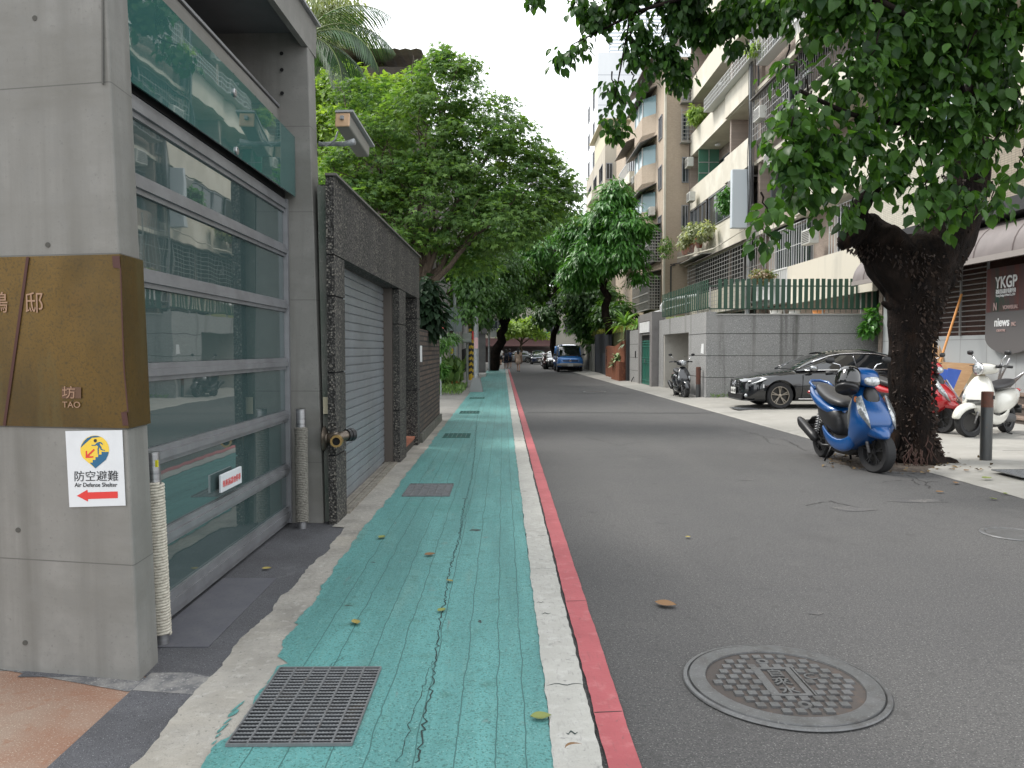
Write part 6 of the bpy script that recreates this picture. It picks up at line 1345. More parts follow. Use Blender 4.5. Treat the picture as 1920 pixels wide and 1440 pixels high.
vb = pm('metallic blue van paint', (.04,.18,.50), .25, .3, coat=1); vg = pm('van grey bumper', (.27,.26,.24), .5)
car('blue_van', 'blue passenger van with grey bumper parked facing the camera past the rusty planter', (4.68,56.0,0), -math.pi/2, vb, VAN, 'ZX-4633', cat='van', chrome_=False, rm=rims, bump=([(2.40,0,.52,.78,.09),(2.36,0,.52,.90,.13),(2.1,0,.51,.945,.13),(1.95,0,.5,.945,.12)], vg))
car('parked_car', 'dark parked car half hidden behind the blue van', (4.3,63.5,0), -math.pi/2, bk, SED, 'RBK-2210', chrome_=False)
car('oncoming_car', 'dark blue car with a pale windscreen at the far end of the road', (3.9,84.5,0), -math.pi/2, pm('deep blue paint', (.012,.02,.05), .2, coat=1), {**SED, 'wr': .34}, 'AXT-8816', chrome_=True, rm=rims)
car('grey_sedan', 'silver grey car crossing the end of the street behind the woman in beige', (1.6,92.5,0), math.pi, pm('silver grey paint', (.22,.24,.26), .25, .5, coat=1), SED, 'BCC-1190', chrome_=False, rm=rims)
# ---------------------------------------------------------------- scooters
seatm = pm('vinyl seat', (.028,.028,.030), .42, bump=[(300,.0006)]); grey_in = pm('grey inner plastic', (.11,.115,.115), .5)
def scooter(name, label, loc, rz, pt, s, style='sport', steer=0.0, seatc=seatm, group=None, plate='NMF-2718', lean=0.0, rimc=trimb):
    t = thing(name, label, 'scooter', loc, rz, group)
    if lean: t.rotation_euler = (lean, 0, rz)
    def B_(fn, nm, m, sub=0, smooth=True, steered=False, par=None):
        b = MB(); fn(b)
        def tf(v):
            x, y, z = v
            if steered: x, y = .52+(x-.52)*math.cos(steer)-y*math.sin(steer), (x-.52)*math.sin(steer)+y*math.cos(steer)
            return (x*s, y*s, z*s)
        b.v = [tf(v) for v in b.v]; o = b.build(nm, m, t, smooth=smooth, sub=sub)
        if par: o.parent = par
        return o
    B_(lambda b: b.sl([(.36,0,.22,.09,.07,3),(.1,0,.19,.12,.08,3),(-.25,0,.22,.13,.11,3),(-.45,0,.27,.09,.09)], 'x', 14), 'belly_cover', trimb, 1)
    def W(x, rr, st_): 
        c = V(x,0,rr); 
        if st_: c = V(.52+(x-.52)*math.cos(steer), (x-.52)*math.sin(steer), rr)
        return wheel(t, c*s, rr*s, .13*s, 1 if False else -1, rimc, 5, rotz=steer if st_ else 0)
    r = .232
    W(.655, r, True); W(-.60, r-.005, False)
    classic = style == 'classic'
    def arc(b, cx, cz, rad, a0, a1, hy, th, n=12):
        rings = []
        for i in range(n+1):
            a = R(a0+(a1-a0)*i/n); x, z = cx+rad*math.cos(a), cz+rad*math.sin(a); dx, dz = math.cos(a), math.sin(a); w_ = hy*(.55+.45*math.sin(math.pi*min(1,max(0,(i+1.5)/(n+3)))))
            rings.append([(x-th*dx-.06*dx*0, -w_, z-.05*dz-th*dz),(x,-w_*.9,z),(x+.02*dx,-w_*.4,z+.02*dz),(x+.02*dx,w_*.4,z+.02*dz),(x,w_*.9,z),(x-th*dx,w_,z-.05*dz-th*dz),(x-.004*dx,w_*.85,z-.012*dz),(x-.004*dx,-w_*.85,z-.012*dz)])
        b.loft(rings)
    if classic: B_(lambda b: arc(b, .66, r+.01, .275, 8, 172, .105, .05), 'front_fender', pt, 1, steered=True)
    else: B_(lambda b: arc(b, .655, r, .262, 62, 168, .075, .03), 'front_fender', trimb, 1, steered=True)
    B_(lambda b: [b.tube([(.50,y,.62),(.56,y,.45),(.645,y,.22)], [.02,.02,.017], 8) for y in (-.085,.085)], 'fork', steel, steered=True)
    if classic:
        B_(lambda b: b.sl([(.30,.44,0,.05,.10,3),(.36,.49,0,.13,.17,3),(.47,.50,0,.17,.215,3.2),(.62,.49,0,.165,.215,3.4),(.76,.45,0,.13,.19,3),(.88,.40,0,.09,.13,2.6),(.95,.37,0,.06,.08)], 'z', 22), 'front_apron', pt, 1)
        B_(lambda b: b.sl([(.20,0,1.04,.07,.05),(.28,0,1.045,.15,.075),(.38,0,1.05,.17,.09),(.48,0,1.05,.12,.09),(.53,0,1.045,.08,.075)], 'x', 20), 'handlebar_cover', pt, 1, steered=True)
        B_(lambda b: b.lathe([(0,.565),(.05,.56),(.080,.54),(.085,.51)], (0,0,1.05), 'x', 24, cap=False), 'headlight', lensm, steered=True)
        B_(lambda b: b.lathe([(.082,.545),(.094,.54),(.094,.50),(.085,.50)], (0,0,1.05), 'x', 24, cap=False), 'headlight_rim', chrome, steered=True)
        B_(lambda b: [b.box(.645,.664,-.10,.10,.50+.022*k,.512+.022*k) for k in range(4)], 'front_grille', black, smooth=False)
        for y in (-1, 1): B_(lambda b: b.ell((.60,y*.155,.60), (.05,.035,.075)), 'indicator', lensm)
    else:
        def apron(b):
            b.sl([(.20,.28,0,.05,.13,3),(.27,.38,0,.11,.16,3),(.36,.50,0,.19,.185,3),(.46,.57,0,.245,.205,2.8),(.56,.60,0,.24,.21,2.6),(.66,.575,0,.19,.205,2.6),(.78,.51,0,.13,.18,2.6),(.88,.44,0,.08,.125,2.4),(.98,.40,0,.05,.09)], 'z', 22)
            b.sl([(.62,0,.52,.18,.11),(.76,0,.475,.135,.09),(.87,0,.435,.075,.055),(.92,0,.415,.02,.015)], 'x', 16)
        B_(apron, 'front_apron', pt, 1)
        B_(lambda b: b.sl([(.18,0,1.05,.08,.04),(.28,0,1.06,.16,.07),(.40,0,1.06,.18,.10),(.52,0,1.03,.14,.10),(.60,0,.99,.07,.06)], 'x', 20), 'handlebar_cover', pt, 1, steered=True)
        B_(lambda b: b.sl([(.46,0,1.03,.12,.07),(.56,0,1.01,.11,.065),(.615,0,.985,.075,.04)], 'x', 16), 'headlight', lensm, 1, steered=True)
        B_(lambda b: b.sl([(.50,0,.88,.09,.10,2),(.60,0,.80,.10,.12,2),(.645,0,.745,.05,.09,2)], 'x', 12), 'apron_vent', trimb, 1)
        for y in (-1, 1):
            B_(lambda b: b.loft([[(.60,y*.125,.85),(.575,y*.165,.82),(.68,y*.19,.66),(.83,y*.125,.50),(.76,y*.12,.62)],[(.62,y*.135,.85),(.585,y*.185,.82),(.70,y*.205,.66),(.855,y*.135,.495),(.785,y*.13,.62)]]), 'indicator', lensm)
            B_(lambda b: b.ell((.55,y*.165,.80), (.03,.02,.035)), 'indicator_bulb', orange)
    def bars(b):
        for y in (-1, 1): b.tube([(.34,y*.10,1.06),(.32,y*.24,1.09),(.27,y*.36,1.08)], .013, 8)
    B_(bars, 'handlebar', steel, steered=True)
    B_(lambda b: [b.tube([(.30,y*.26,1.092),(.265,y*.37,1.083)], .021, 10) for y in (-1,1)]+[b.tube([(.36,y*.22,1.10),(.37,y*.34,1.095)], .006, 5) for y in (-1,1)]+[b.sl([(.33,y*.2,1.09,.05,.03),(.37,y*.2,1.09,.04,.025)], n=8) for y in (-1,1)], 'grip', black, steered=True)
    for y in (-1, 1):
        mz = 1.30 if classic else 1.235; my = .34 if classic else .36
        B_(lambda b: b.tube([(.33,y*.20,1.10),(.34,y*.25,1.18),(.34,y*my,mz-.03)], .007, 6), 'mirror_stalk', chrome, steered=True)
        B_(lambda b: b.sl([(.325,y*(my+.02),mz,.05,.03),(.34,y*(my+.02),mz,.068,.044,2.8),(.37,y*(my+.02),mz,.05,.03)], n=14), 'mirror', black, 1, steered=True)
    B_(lambda b: b.sl([(.30,.34,0,.03,.13,4),(.60,.33,0,.035,.165,4),(.85,.34,0,.03,.12,3)], 'z', 14), 'leg_shield', grey_in if style != 'classic' else trimb, 1)
    B_(lambda b: b.sl([(.42,0,.295,.13,.035,4),(.2,0,.27,.165,.04,4),(-.05,0,.28,.15,.045,4),(-.12,0,.32,.12,.05,4)], 'x', 16), 'floorboard', trimb, 1)
    B_(lambda b: [b.sl([(.52,y*.15,.36,.04,.10),(.38,y*.165,.27,.035,.085),(.15,y*.175,.235,.03,.07),(-.10,y*.17,.285,.025,.06),(-.25,y*.155,.36,.02,.045),(-.34,y*.14,.42,.015,.02)], 'x', 12) for y in (-1,1)], 'floor_skirt', pt, 1)
    if classic:
        B_(lambda b: b.sl([(-.02,0,.45,.10,.14,3),(-.10,0,.50,.16,.19,3),(-.35,0,.53,.20,.19,2.6),(-.60,0,.57,.19,.16,2.6),(-.80,0,.62,.13,.11),(-.90,0,.65,.05,.05)], 'x', 20), 'rear_body', pt, 1)
    else:
        B_(lambda b: b.sl([(-.02,0,.44,.10,.14,3),(-.12,0,.50,.15,.19,3),(-.40,0,.56,.155,.15,2.6),(-.60,0,.64,.13,.11)], 'x', 18), 'under_seat_panel', trimb, 1)
        B_(lambda b: b.sl([(-.05,0,.60,.08,.05),(-.22,0,.62,.165,.075,2.4),(-.45,0,.68,.175,.085,2.4),(-.70,0,.76,.145,.08,2.4),(-.90,0,.84,.08,.05),(-.98,0,.88,.03,.02)], 'x', 18), 'rear_body', pt, 1)
        B_(lambda b: b.tube([(-.62,-.12,.86),(-.78,-.12,.93),(-.90,-.06,.95),(-.90,.06,.95),(-.78,.12,.93),(-.62,.12,.86)], .018, 8), 'grab_rail', pt)
    B_(lambda b: b.sl([(.05,0,.735 if classic else .70,.07,.03),(-.02,0,.75 if classic else .72,.12,.05),(-.20,0,.77 if classic else .735,.155,.06,2.8),(-.42,0,.80 if classic else .80,.15,.065,2.8),(-.62,0,.83 if classic else .865,.12,.055,2.6),(-.74,0,.84 if classic else .90,.06,.03)], 'x', 18), 'seat', seatc, 1)
    B_(lambda b: b.sl([(-.05,.09,.27,.04,.05),(-.25,.10,.27,.06,.09),(-.50,.11,.25,.055,.075),(-.66,.11,.235,.04,.06)], 'x', 12), 'engine_case', pm('engine alloy', (.09,.09,.092), .5, .5), 1)
    B_(lambda b: (b.tube([(-.12,-.08,.20),(-.35,-.13,.18),(-.50,-.16,.24)], .018, 8), b.sl([(-.44,-.17,.245,.03,.035),(-.50,-.175,.27,.052,.06),(-.86,-.185,.41,.052,.06),(-.93,-.185,.44,.035,.045)], 'x', 14)), 'exhaust', pm('exhaust black', (.025,.025,.026), .4, .4))
    def spring(b):
        b.tube([(-.62,-.10,.26),(-.52,-.10,.58)], .012, 6); b.tube([(-.62+.10*k/72+.03*math.cos(k*.7), -.10+.03*math.sin(k*.7), .30+.26*k/72) for k in range(73)], .006, 5)
    B_(spring, 'shock_absorber', steel)
    B_(lambda b: (b.sl([(-.62,0,.52,.06,.02),(-.84,0,.48,.07,.02),(-1.0,0,.38,.075,.015)], 'x', 10), b.box(-.99,-.975,-.09,.09,.30,.44)), 'rear_fender', trimb)
    B_(lambda b: b.ell((-.93,0,.80 if not classic else .68), (.05,.09,.035)), 'tail_light', tailr)
    B_(lambda b: (b.tube([(-.15,.10,.22),(-.22,.16,.03),(-.30,.20,.01)], .012, 6), b.tube([(-.12,-.12,.20),(-.20,-.17,.01)], .012, 6)), 'stand', black)
    return t
blu = pm('metallic blue scooter paint', (.001,.058,.21), .28, .1, coat=.6); wsc = pm('ivory scooter paint', (.62,.61,.55), .25, coat=1); rsc = pm('red scooter paint', (.42,.015,.02), .25, coat=1)
def place(front, ang, s): f = Vector(front); return (f.x-.655*s*math.cos(ang), f.y-.655*s*math.sin(ang), f.z)
a_ = R(-83); fr_ = gr(1652,886); scooter('blue_scooter', 'metallic blue scooter with black seat parked in front of the tree trunk', place((fr_.x-.02,fr_.y,0), a_, 1.15), a_-R(6), blu, 1.15, 'sport', R(14))
ang = R(-92); f = gr(1283,746,.03); scooter('black_scooter', 'glossy black classic scooter parked on the pavement by the wall recess', place(f, ang, 1.05), ang, pm('charcoal scooter paint', (.018,.020,.024), .2, coat=1), 1.05, 'classic', R(10), rimc=rims)
ang = R(-143); f = gr(1824,820,.1); scooter('white_scooter', 'ivory white scooter with a black seat standing behind the rusty bollard', place(f, ang, 1.08), ang, wsc, 1.08, 'classic', R(-26))
ang = R(-60); f = gr(1768,812,.1); scooter('red_scooter', 'red and grey scooter half hidden behind the tree trunk', place(f, ang, 1.1), ang, rsc, 1.1, 'sport', R(-6))
# far scooters beside the parked cars
ang = R(-90); scooter('far_scooter', 'dark scooter parked at the road edge just beyond the blue van', (3.35,62.5,0), ang, pm('dull maroon scooter paint', (.06,.012,.014), .3, coat=1), 1.1, 'sport', 0)
# helmet on the blue scooter
hp_ = at(1590,712,9.85); hl = thing('helmet', 'black open face helmet hanging on the handlebar of the blue scooter', 'helmet', (hp_.x,hp_.y,hp_.z-.13))
b = MB(); b.sl([(-.16,0,0,.09,.11,2.2),(-.12,0,0,.14,.155,2.2),(0,0,.0,.155,.18,2.2),(.10,0,0,.145,.165,2.2),(.14,0,0,.125,.14,2.2)], 'z', 22); o = b.build('shell', pm('gloss black helmet', (.008,.008,.009), .12, coat=1), hl, smooth=True, sub=1); o.location = (0,0,.13); o.rotation_euler = (R(155),R(18),0)
b = MB(); b.sl([(.12,0,0,.138,.153,2.2),(.155,0,0,.13,.145,2.2)], 'z', 22); o = b.build('rim_trim', trimb, hl, smooth=True); o.location = (0,0,.13); o.rotation_euler = (R(155),R(18),0)
b = MB(); b.tube([(0,.02,.2),(.02,.0,.30)], .008, 6); b.build('strap', black, hl)
# ================================================================ street furniture and small things
rust = pm('rusty bollard paint', (.085,.075,.07), .5, .4, vary=[((3,3,1.5),(.14,.05,.03),.50,.62),(20,(.05,.045,.042),.5,.7)])
def bollard(x, y, z0, h, r, label, rusty):
    t = thing('steel_bollard', label, 'bollard', (x,y,z0), group='steel bollards on the right pavement')
    b = MB(); b.lathe([(r,0),(r,h*(1-rusty))], n=28, cap=False); b.build('post', pm('weathered steel', (.095,.10,.10), .38, .6, vary=[((6,6,1),(.05,.05,.05),.4,.7),(20,(.13,.09,.07),.6,.78)]), t, smooth='auto')
    b = MB(); b.lathe([(r,h*(1-rusty)+.0005),(r,h-.008),(r-.006,h),(0,h)], n=28, cap=False); b.build('rusty_top', pm('rust patch', (.12,.045,.028), .7, .2, vary=[(12,(.07,.04,.03),.4,.7)]), t, smooth='auto')
    b = MB(); b.box(r*.45,r*.8,-r*.98,-r*.80,h-.10,h-.05); b.box(r*.9,r*1.2,-.02,.02,h-.09,h-.06); b.build('lug', black, t)
f = gr(1848,865,.06); bollard(f.x, f.y, .05, .945, .073, 'thick steel bollard with a rusty top standing in front of the white scooter', .22)
f = gr(1309,746,.05); bollard(f.x, f.y, .03, .99, .075, 'rust brown bollard standing against the granite wall corner beside the black scooter', .55)
# lamp post and pole cluster at the end of the side yard
gp = gpaint; psteel = pm('dull green grey pole', (.20,.225,.22), .55)
lp = thing('lamp_post', 'grey lamp post with a tapered square foot at the edge of the green lane', 'lamp post', (-1.0,28.4,0))
b = MB(); f = gr(893,735); x0, y0 = f.x, f.y; lp.location = (x0,y0,0)
b.hexa([(-.26,-.26,0),(.26,-.26,0),(.26,.26,0),(-.26,.26,0),(-.15,-.15,.52),(.15,-.15,.52),(.15,.15,.52),(-.15,.15,.52)]); b.build('foot', pm('post foot grey', (.16,.17,.17), .6), lp, bevel=.02)
b = MB(); b.tube([(0,0,.5),(0,0,3),(0,0,6.8)], [.10,.085,.055], 16); b.build('pole', gp, lp, smooth='auto')
b = MB(); b.tube([(0,0,6.7),(.4,0,7.2),(1.3,0,7.3)], .045, 8); b.build('arm', gp, lp, smooth=True)
b = MB(); b.sl([(1.2,0,7.28,.12,.06),(1.5,0,7.26,.16,.07),(1.9,0,7.22,.08,.04)], 'x', 12); b.build('lantern', white, lp, smooth=True)
b = MB(); b.box(-.07,.07,-.13,-.115,1.6,2.0); b.build('sticker_board', pm('pinkish paper', (.55,.35,.36), .6), lp)
def pole(nm, label, px, py, r, h, m, cat='pole', z=0):
    f = gr(px, py); t = thing(nm, label, cat, (f.x,f.y,0)); b = MB(); b.tube([(0,0,-.02),(0,0,h)], r, 14); b.build('shaft', m, t, smooth='auto'); return t
t = pole('sign_pole', 'green grey pole carrying two blank sign backs over the weeds', 853, 728, .065, 4.3, psteel, 'sign pole')
Yp = t.location.y; m_ = pm('sign back green grey', (.13,.165,.16), .5)
for i, (x0, x1, y0, y1) in enumerate([(835,851,577,620),(854,866,580,622)]):
    p0, p1 = at(x0,y0,Yp-.1), at(x1,y1,Yp-.1); b = MB(); b.box(p0.x-t.location.x,p1.x-t.location.x,-.12,-.09,p1.z,p0.z); b.build('sign_board', m_, t)
strm = pm('yellow pole', (.55,.38,.03), .6); blk2 = pm('pole black', (.03,.03,.03), .6)
def striped(nm, label, px, py, r, h, c1, c2, n=7, diag=True):
    f = gr(px, py); t = thing(nm, label, 'pole', (f.x,f.y,0)); b = MB(); b.tube([(0,0,-.02),(0,0,h)], r, 16); b.build('shaft', c1, t, smooth='auto')
    b = MB()
    for k in range(n):
        z = .15+k*(h-.25)/n; pts = [(1.03*r*math.cos(a), 1.03*r*math.sin(a), z+(.35*r*a if diag else 0)) for a in [2*math.pi*j/16 for j in range(17)]]
        rg_ = [[(p[0],p[1],p[2]) for p in pts], [(p[0],p[1],p[2]+(h-.25)/n*.5) for p in pts]]; b.loft(rg_, cap=False, closed=False)
    b.build('stripes', c2, t, smooth=True)
striped('striped_pole', 'short yellow and white striped post at the left of the weeds', 849, 726, .09, 1.6, strm, white, 6, False)
striped('striped_utility_pole', 'stout utility pole with black and yellow diagonal bands', 872, 712, .16, 7.5, pm('concrete pole', (.36,.355,.34), .8), blk2, 3)
striped('warning_pole', 'thin pole with brown and yellow diagonal stripes behind the control box', 882, 712, .09, 2.9, strm, blk2, 9)
striped('short_warning_post', 'short yellow black post with a red round top near the lamp post', 886, 708, .07, 2.2, strm, blk2, 6, False)
f = gr(886,708); b = MB(); b.lathe([(0,0),(.24,0),(.24,.03),(0,.03)], (0,0,0), 'y', 20, cap=False); o = b.build('round_sign', sred); o.location = (f.x,f.y-.12,2.35); tag(o, 'small red round sign beside the lamp post', 'sign')
bx = thing('control_box', 'grey green signal control box mounted on the pole beside the lamp post', 'box', (-1.6,32,2.3)); p0, p1 = at(867,624,32), at(884,643,32); bx.location = ((p0.x+p1.x)/2,32,p1.z)
b = MB(); w2 = (p1.x-p0.x)/2; b.box(-w2,w2,-.2,.2,0,p0.z-p1.z); b.box(-.04,.04,-.02,.1,-bx.location.z,0); b.build('casing', pm('box green grey', (.17,.185,.165), .5), bx, bevel=.03)
b = MB(); b.box(-w2*.85,w2*.85,-.22,-.201,.05,p0.z-p1.z-.05); b.build('door', pm('box door', (.19,.205,.185), .5), bx)
rs = thing('red_sign', 'red notice board with white writing hung above the laurel shrub', 'sign', (0,26,0)); p0, p1 = at(815,603,26), at(837,616,26); rs.location = ((p0.x+p1.x)/2,26,p1.z)
b = MB(); w2 = (p1.x-p0.x)/2; b.box(-w2,w2,0,.03,0,p0.z-p1.z); b.build('board', sred, rs); 
text('停車請熄火', .085, white, 'lettering', rs, (-w2+.01,-.004,.12), (1,0,0), (0,0,1), .001, sx=.85); text('禁止臨停', .07, white, 'lettering', rs, (-w2+.05,-.004,.03), (1,0,0), (0,0,1), .001, sx=.9)
b = MB(); b.box(-.02,.02,.03,.06,-rs.location.z,.1); b.build('post', gp, rs)
t = pole('camera_pole', 'slim grey pole with traffic cameras in front of the leaning tree', 917, 696, .07, 5.2, gp)
b = MB(); b.box(-.32,.32,-.3,.0,4.25,4.5); b.box(.35,.65,-.2,.1,3.6,3.85); b.box(.1,.55,-.15,.15,2.5,3.1); b.build('camera_housing', pm('housing pale', (.55,.57,.58), .4), t, bevel=.03)
b = MB(); b.lathe([(0,-.21),(.07,-.21),(.07,-.2)], (.5,0,3.72), 'y', 14, cap=False); b.build('camera_lens', black, t)
b = MB(); b.tube([(0,0,5.1),(.1,0,5.6),(.45,0,5.8)], .03, 6); b.tube([(0,0,4.0),(-1.4,0,4.1)], .03, 6); b.tube([(0,0,3.3),(.4,0,3.3)], .04, 6); b.build('arm', gp, t, smooth=True)
f = gr(902,703); pt_ = thing('concrete_gatepost', 'square grey concrete gate post with a capital beside the green lane', 'post', (f.x,f.y,0))
b = MB(); b.box(-.28,.28,-.28,.28,0,2.55); b.build('shaft', pm('post grey', (.15,.15,.15), .8, vary=[(2,(.10,.10,.10),.4,.7)]), pt_); b = MB(); b.box(-.38,.38,-.38,.38,2.55,3.0); b.build('capital', MATS['post grey'], pt_)
b = MB(); b.box(-1.7,-1.0,44,47.5,.0,.16); tag(origin_to_base(b.build('concrete_slab', pm('slab pale', (.42,.42,.40), .8))), 'low pale concrete slab beside the green lane near the gate post', 'slab')
b = MB(); b.box(-2.3,-1.75,31,31.35,0,.5); tag(origin_to_base(b.build('orange_crate', pm('orange crate', (.50,.22,.05), .6))), 'orange base block behind the weeds', 'block')
wl = MB(); wl.box(-3.0,-2.35,33,33.3,0,2.1); tag(origin_to_base(wl.build('white_pillar', creamp)), 'pale rendered pillar behind the yellow posts', 'pillar')
for i, (px, py) in enumerate([(860,712),(878,706)]):
    pole('thin_conduit_pole', ['thin grey conduit pole just right of the sign backs','thin pale pole between the control box and the lamp post'][i], px, py, .045, 5.0, gp)
# overhead cables
b = MB()
for (a, c, sag) in [((-1.2,28.4,6.6),(-1.7,57,7.2),.6),((-1.2,28.4,6.3),(-6,42,6.8),.4),((-1.6,38,5.5),(-1.4,58,5.4),.4)]:
    a, c = Vector(a), Vector(c); b.tube([a.lerp(c,k/12)-V(0,0,sag*4*(k/12)*(1-k/12)) for k in range(13)], .018, 5)
tag(b.build('overhead_cables', black), 'black overhead cables strung between the far poles', 'cable')
# ---------------------------------------------------------------- timber and clutter by the shop
wood = pm('plywood', (.48,.29,.15), .7, vary=[((1,1,9),(.38,.21,.10),.45,.7),((6,6,40),(.55,.36,.20),.5,.7)]); wood2 = pm('worn decking', (.22,.16,.125), .8, vary=[((9,1,9),(.13,.095,.075),.4,.7)]); bluep = pm('blue painted board', (.035,.085,.33), .5, vary=[(5,(.05,.11,.38),.4,.7)])
def lean_board(nm, label, pts, Y0_, Y1_, th, m, cat='board', group=None):   # bottom-left, bottom-right, top-right, top-left in photo pixels; foot at Y0_, top at Y1_
    P4 = [at(*pts[0],Y0_), at(*pts[1],Y0_), at(*pts[2],Y1_), at(*pts[3],Y1_)]; n = (P4[1]-P4[0]).cross(P4[3]-P4[0]).normalized()*th
    b = MB(); b.hexa([P4[0],P4[1],P4[2],P4[3],P4[0]-n,P4[1]-n,P4[2]-n,P4[3]-n]); return tag(origin_to_base(b.build(nm, m)), label, cat, group)
lean_board('wooden_board', 'tall pale wooden board leaning on the shop pier right behind the trunk', [(1738,742),(1757,742),(1772,588),(1752,588)], 19.2, 20.6, .03, wood)
lean_board('wooden_board', 'second tall wooden board beside the dark post', [(1752,744),(1764,744),(1775,589),(1768,588)], 19.0, 20.5, .03, pm('board tan', (.42,.26,.14), .7))
lean_board('dark_post_board', 'dark upright board standing against the shop pier', [(1764,738),(1772,738),(1774,585),(1769,585)], 20.2, 20.7, .1, black)
a, c = at(1752,712,17.8), at(1803,552,18.6); b = MB(); b.tube([a, c], .028, 8); tag(origin_to_base(b.build('wooden_pole', pm('orange wood', (.50,.22,.06), .6))), 'long orange wooden pole leaning across the barred window', 'pole')
lean_board('plywood_sheet', 'large light plywood sheet leaning low behind the white scooter', [(1752,752),(1792,756),(1832,682),(1752,678)], 16.8, 17.3, .02, wood)
lean_board('blue_board', 'blue ribbed board leaning on the plywood, larger right piece', [(1768,745),(1781,746),(1803,694),(1778,690)], 16.3, 16.7, .03, bluep)
lean_board('blue_board', 'blue ribbed board leaning on the plywood, smaller left piece', [(1758,742),(1767,745),(1777,693),(1757,690)], 16.3, 16.7, .03, bluep)
st_ = thing('wooden_steps', 'weathered wooden deck steps at the shop entrance', 'steps', (11,16,.1))
for i, (x, z) in enumerate([(10.1,.22),(10.45,.42),(10.8,.62)]):
    b = MB(); b.box(x,11.3,14.6,18.2,z-.04,z); b.build('tread', wood2, st_, world=True); b = MB(); b.box(x+.03,x+.06,14.6,18.2,z-.2,z-.041); b.build('riser', pm('riser dark', (.08,.065,.055), .9), st_, world=True)
b = MB(); 
fc = thing('metal_frame', 'folded steel tube frame lying on the wooden steps', 'frame', (10.8,16.8,.62))
for a, c in [((0,0,0),(-.2,-.5,.65)),((.1,.2,0),(.0,-.9,.45)),((.15,.3,0),(.1,-.3,.75)),((-.1,-.4,0),(.1,-1.1,.7)),((0,0,0),(0,-.6,0))]: b.tube([a, c], .022, 8)
b.build('tubes', steel, fc, smooth=True)
bk_ = thing('storage_crate', 'small tan bucket shaped crate on the steps beside the metal frame', 'crate', (10.9,17.7,.62)); b = MB(); b.lathe([(0,0),(.16,0),(.20,.42),(.17,.42),(.15,.05)], n=16, cap=False); b.build('tub', pm('tub tan', (.30,.24,.15), .7), bk_, smooth='auto')
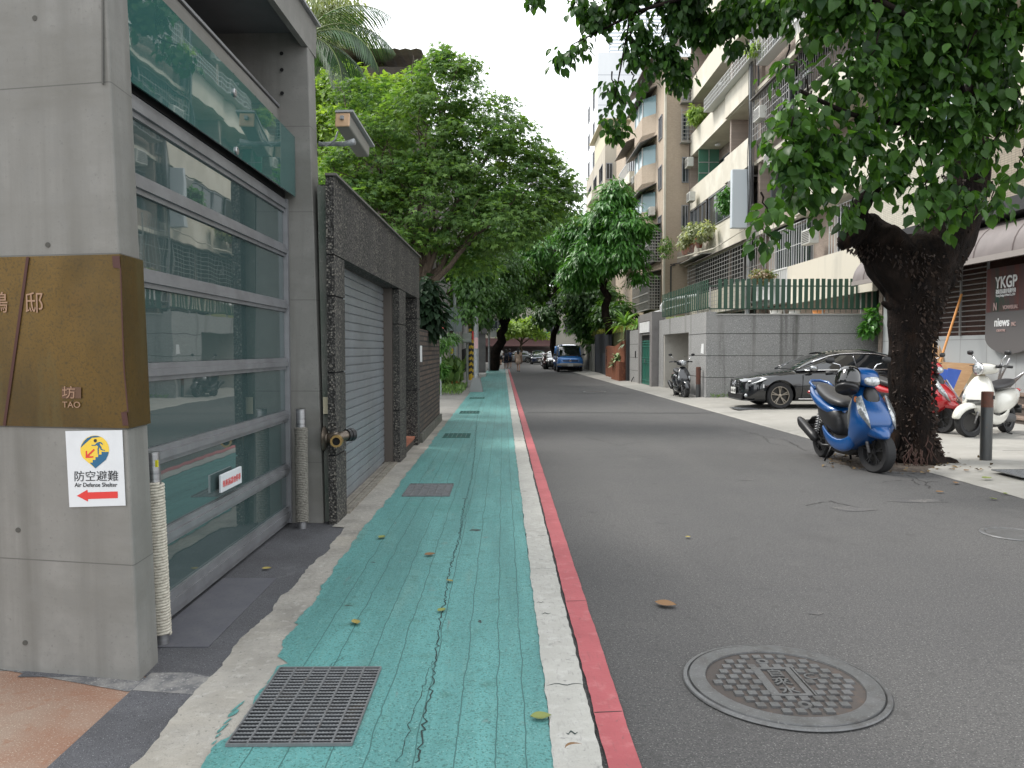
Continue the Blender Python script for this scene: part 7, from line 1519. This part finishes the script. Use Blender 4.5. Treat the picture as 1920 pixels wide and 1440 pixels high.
# ---------------------------------------------------------------- people far down the street
skin = pm('skin', (.45,.28,.20), .6); hairm = pm('black hair', (.012,.010,.010), .5)
def person(label, x, y, rz, h, top, bottom, stride=.18, longhair=True, bag=None, armup=0, skirt=False, sleeve=True, hold=None):
    t = thing('person', label, 'person', (x,y,0), rz, group='people walking at the street end'); k = h/1.7
    J = {}; vs = []; es = []; rd = []
    def v(p, r, par=None):
        vs.append(tuple(c*k for c in p)); rd.append(r*k); i = len(vs)-1
        if par is not None: es.append((par, i))
        return i
    pel = v((0,0,.92), .125); wai = v((.0,0,1.06), .105, pel); che = v((.01,0,1.28), .13, wai); nck = v((0,0,1.43), .06, che); hd0 = v((.01,0,1.50), .055, nck); hd1 = v((.02,0,1.60), .088, hd0); v((.01,0,1.665), .07, hd1)
    for s_ in (-1, 1):
        st2 = stride*s_; hip = v((0,s_*.085,.86), .095, pel); kn = v((st2*.55+.02,s_*.09,.48), .058, hip); an = v((st2,s_*.09,.09), .036, kn); he = v((st2-.04,s_*.09,.045), .035, an); v((st2+.15,s_*.10,.03), .03, an)
        sh = v((0,s_*.175,1.36), .052, che); el = v((-.05-st2*.3,s_*.23,1.10), .040, sh); wr = v((.06-st2*.7 if not armup else .2,s_*.23,.88 if not armup else 1.1), .026, el); pa = v((.08-st2*.7 if not armup else .24,s_*.23,.81 if not armup else 1.12), .028, wr)
        bx_, bz_ = vs[pa][0]/k, vs[pa][2]/k
        for q_, (dy, L_) in enumerate([(-.03,.06),(-.01,.075),(.01,.07),(.028,.055)]):
            f1 = v((bx_+.012,s_*.23+dy,bz_-.03), .009, pa); v((bx_+.03,s_*.23+dy,bz_-.03-L_), .007, f1)
        f1 = v((bx_+.035,s_*.22,bz_+.01), .009, pa); v((bx_+.06,s_*.215,bz_-.03), .008, f1)
    me = bpy.data.meshes.new('body'); me.from_pydata(vs, es, []); o = bpy.data.objects.new('body', me); COL.objects.link(o)
    md = o.modifiers.new('s', 'SKIN'); md.use_smooth_shade = True
    for i, r in enumerate(rd): me.skin_vertices[0].data[i].radius = (r, r)
    me.skin_vertices[0].data[0].use_root = True
    sb_ = o.modifiers.new('u', 'SUBSURF'); sb_.levels = 1; sb_.render_levels = 1
    dg = bpy.context.evaluated_depsgraph_get(); m2 = bpy.data.meshes.new_from_object(o.evaluated_get(dg)); bpy.data.objects.remove(o); m2.materials.append(skin)
    o = bpy.data.objects.new('body', m2); COL.objects.link(o); o.parent = t
    def B_(fn, nm, m):
        b = MB(); fn(b); b.v = [(a*k,c*k,e*k) for a,c,e in b.v]; return b.build(nm, m, t, smooth=True)
    B_(lambda b: b.sl([(.88,0,0,.12,.165,2.4),(1.0,0,0,.125,.165,2.4),(1.10,.0,0,.115,.15,2.4),(1.28,.01,0,.14,.185,2.4),(1.38,0,0,.11,.18,2.2),(1.43,0,0,.07,.09,2)], 'z', 18), 'shirt', top)
    if sleeve:
        for s_ in (-1, 1): B_(lambda b: b.tube([(0,s_*.165,1.37),(-.02-stride*s_*.1,s_*.21,1.23),(-.035-stride*s_*.2,s_*.225,1.16)], [.07,.062,.06], 12), 'sleeve', top)
    if skirt: B_(lambda b: b.sl([(.58,.02,0,.20,.22,2.2),(.75,.01,0,.17,.19,2.2),(.95,0,0,.13,.165,2.2)], 'z', 18), 'skirt', bottom)
    else:
        for s_ in (-1, 1): B_(lambda b: b.tube([(0,s_*.075,.95),(.005,s_*.088,.82),(stride*s_*.45,s_*.09,.52)]+([] if skirt is None else []), [.125,.11,.075], 14), 'trouser_leg', bottom)
    B_(lambda b: b.ell((-.02,0,1.60), (.115,.10,.125)), 'hair', hairm)
    if longhair: B_(lambda b: b.sl([(1.25,-.13,0,.03,.06,2),(1.38,-.13,0,.05,.09,2),(1.55,-.08,0,.07,.10,2),(1.64,-.05,0,.06,.08,2)], 'z', 12), 'ponytail', hairm)
    B_(lambda b: b.ell((.112,0,1.585), (.018,.014,.022)), 'nose', skin)
    for s_ in (-1, 1): B_(lambda b: b.sl([(stride*s_-.07,s_*.095,.035,.035,.03),(stride*s_+.05,s_*.095,.035,.045,.032),(stride*s_+.19,s_*.10,.03,.03,.02)], 'x', 10), 'shoe', white if bag else black)
    if bag: B_(lambda b: b.sl([(1.0,-.21,0,.06,.12,3),(1.2,-.22,0,.08,.14,3),(1.38,-.19,0,.05,.11,3)], 'z', 14), 'backpack', bag)
    return t
def pp_(px, py): f = gr(px, py); return f.x, f.y
beige = pm('beige dress', (.48,.36,.28), .8, vary=[(20,(.36,.24,.18),.5,.7)]); navy = pm('navy cloth', (.025,.03,.055), .8); whitec = pm('white cloth', (.65,.65,.63), .8); dkc = pm('dark cloth', (.03,.03,.035), .8)
x, y = pp_(972,696.5); person('woman in a loose beige dress walking away in the middle of the far road', x, y, R(80), 1.68, beige, beige, .16, True, None, 0, True)
x, y = pp_(949,692); person('girl with long dark hair and navy backpack walking away on the left', x, y, R(95), 1.58, dkc, navy, .14, True, navy)
x, y = pp_(956,690); person('companion in dark clothes with white shoes right of the girl with the backpack', x, y, R(88), 1.62, navy, dkc, .18, False, pm('blue bag', (.03,.06,.15), .7))
x, y = pp_(939,684); person('man in a white shirt by the leaning tree trunk', x, y, R(60), 1.75, whitec, dkc, .12, False)
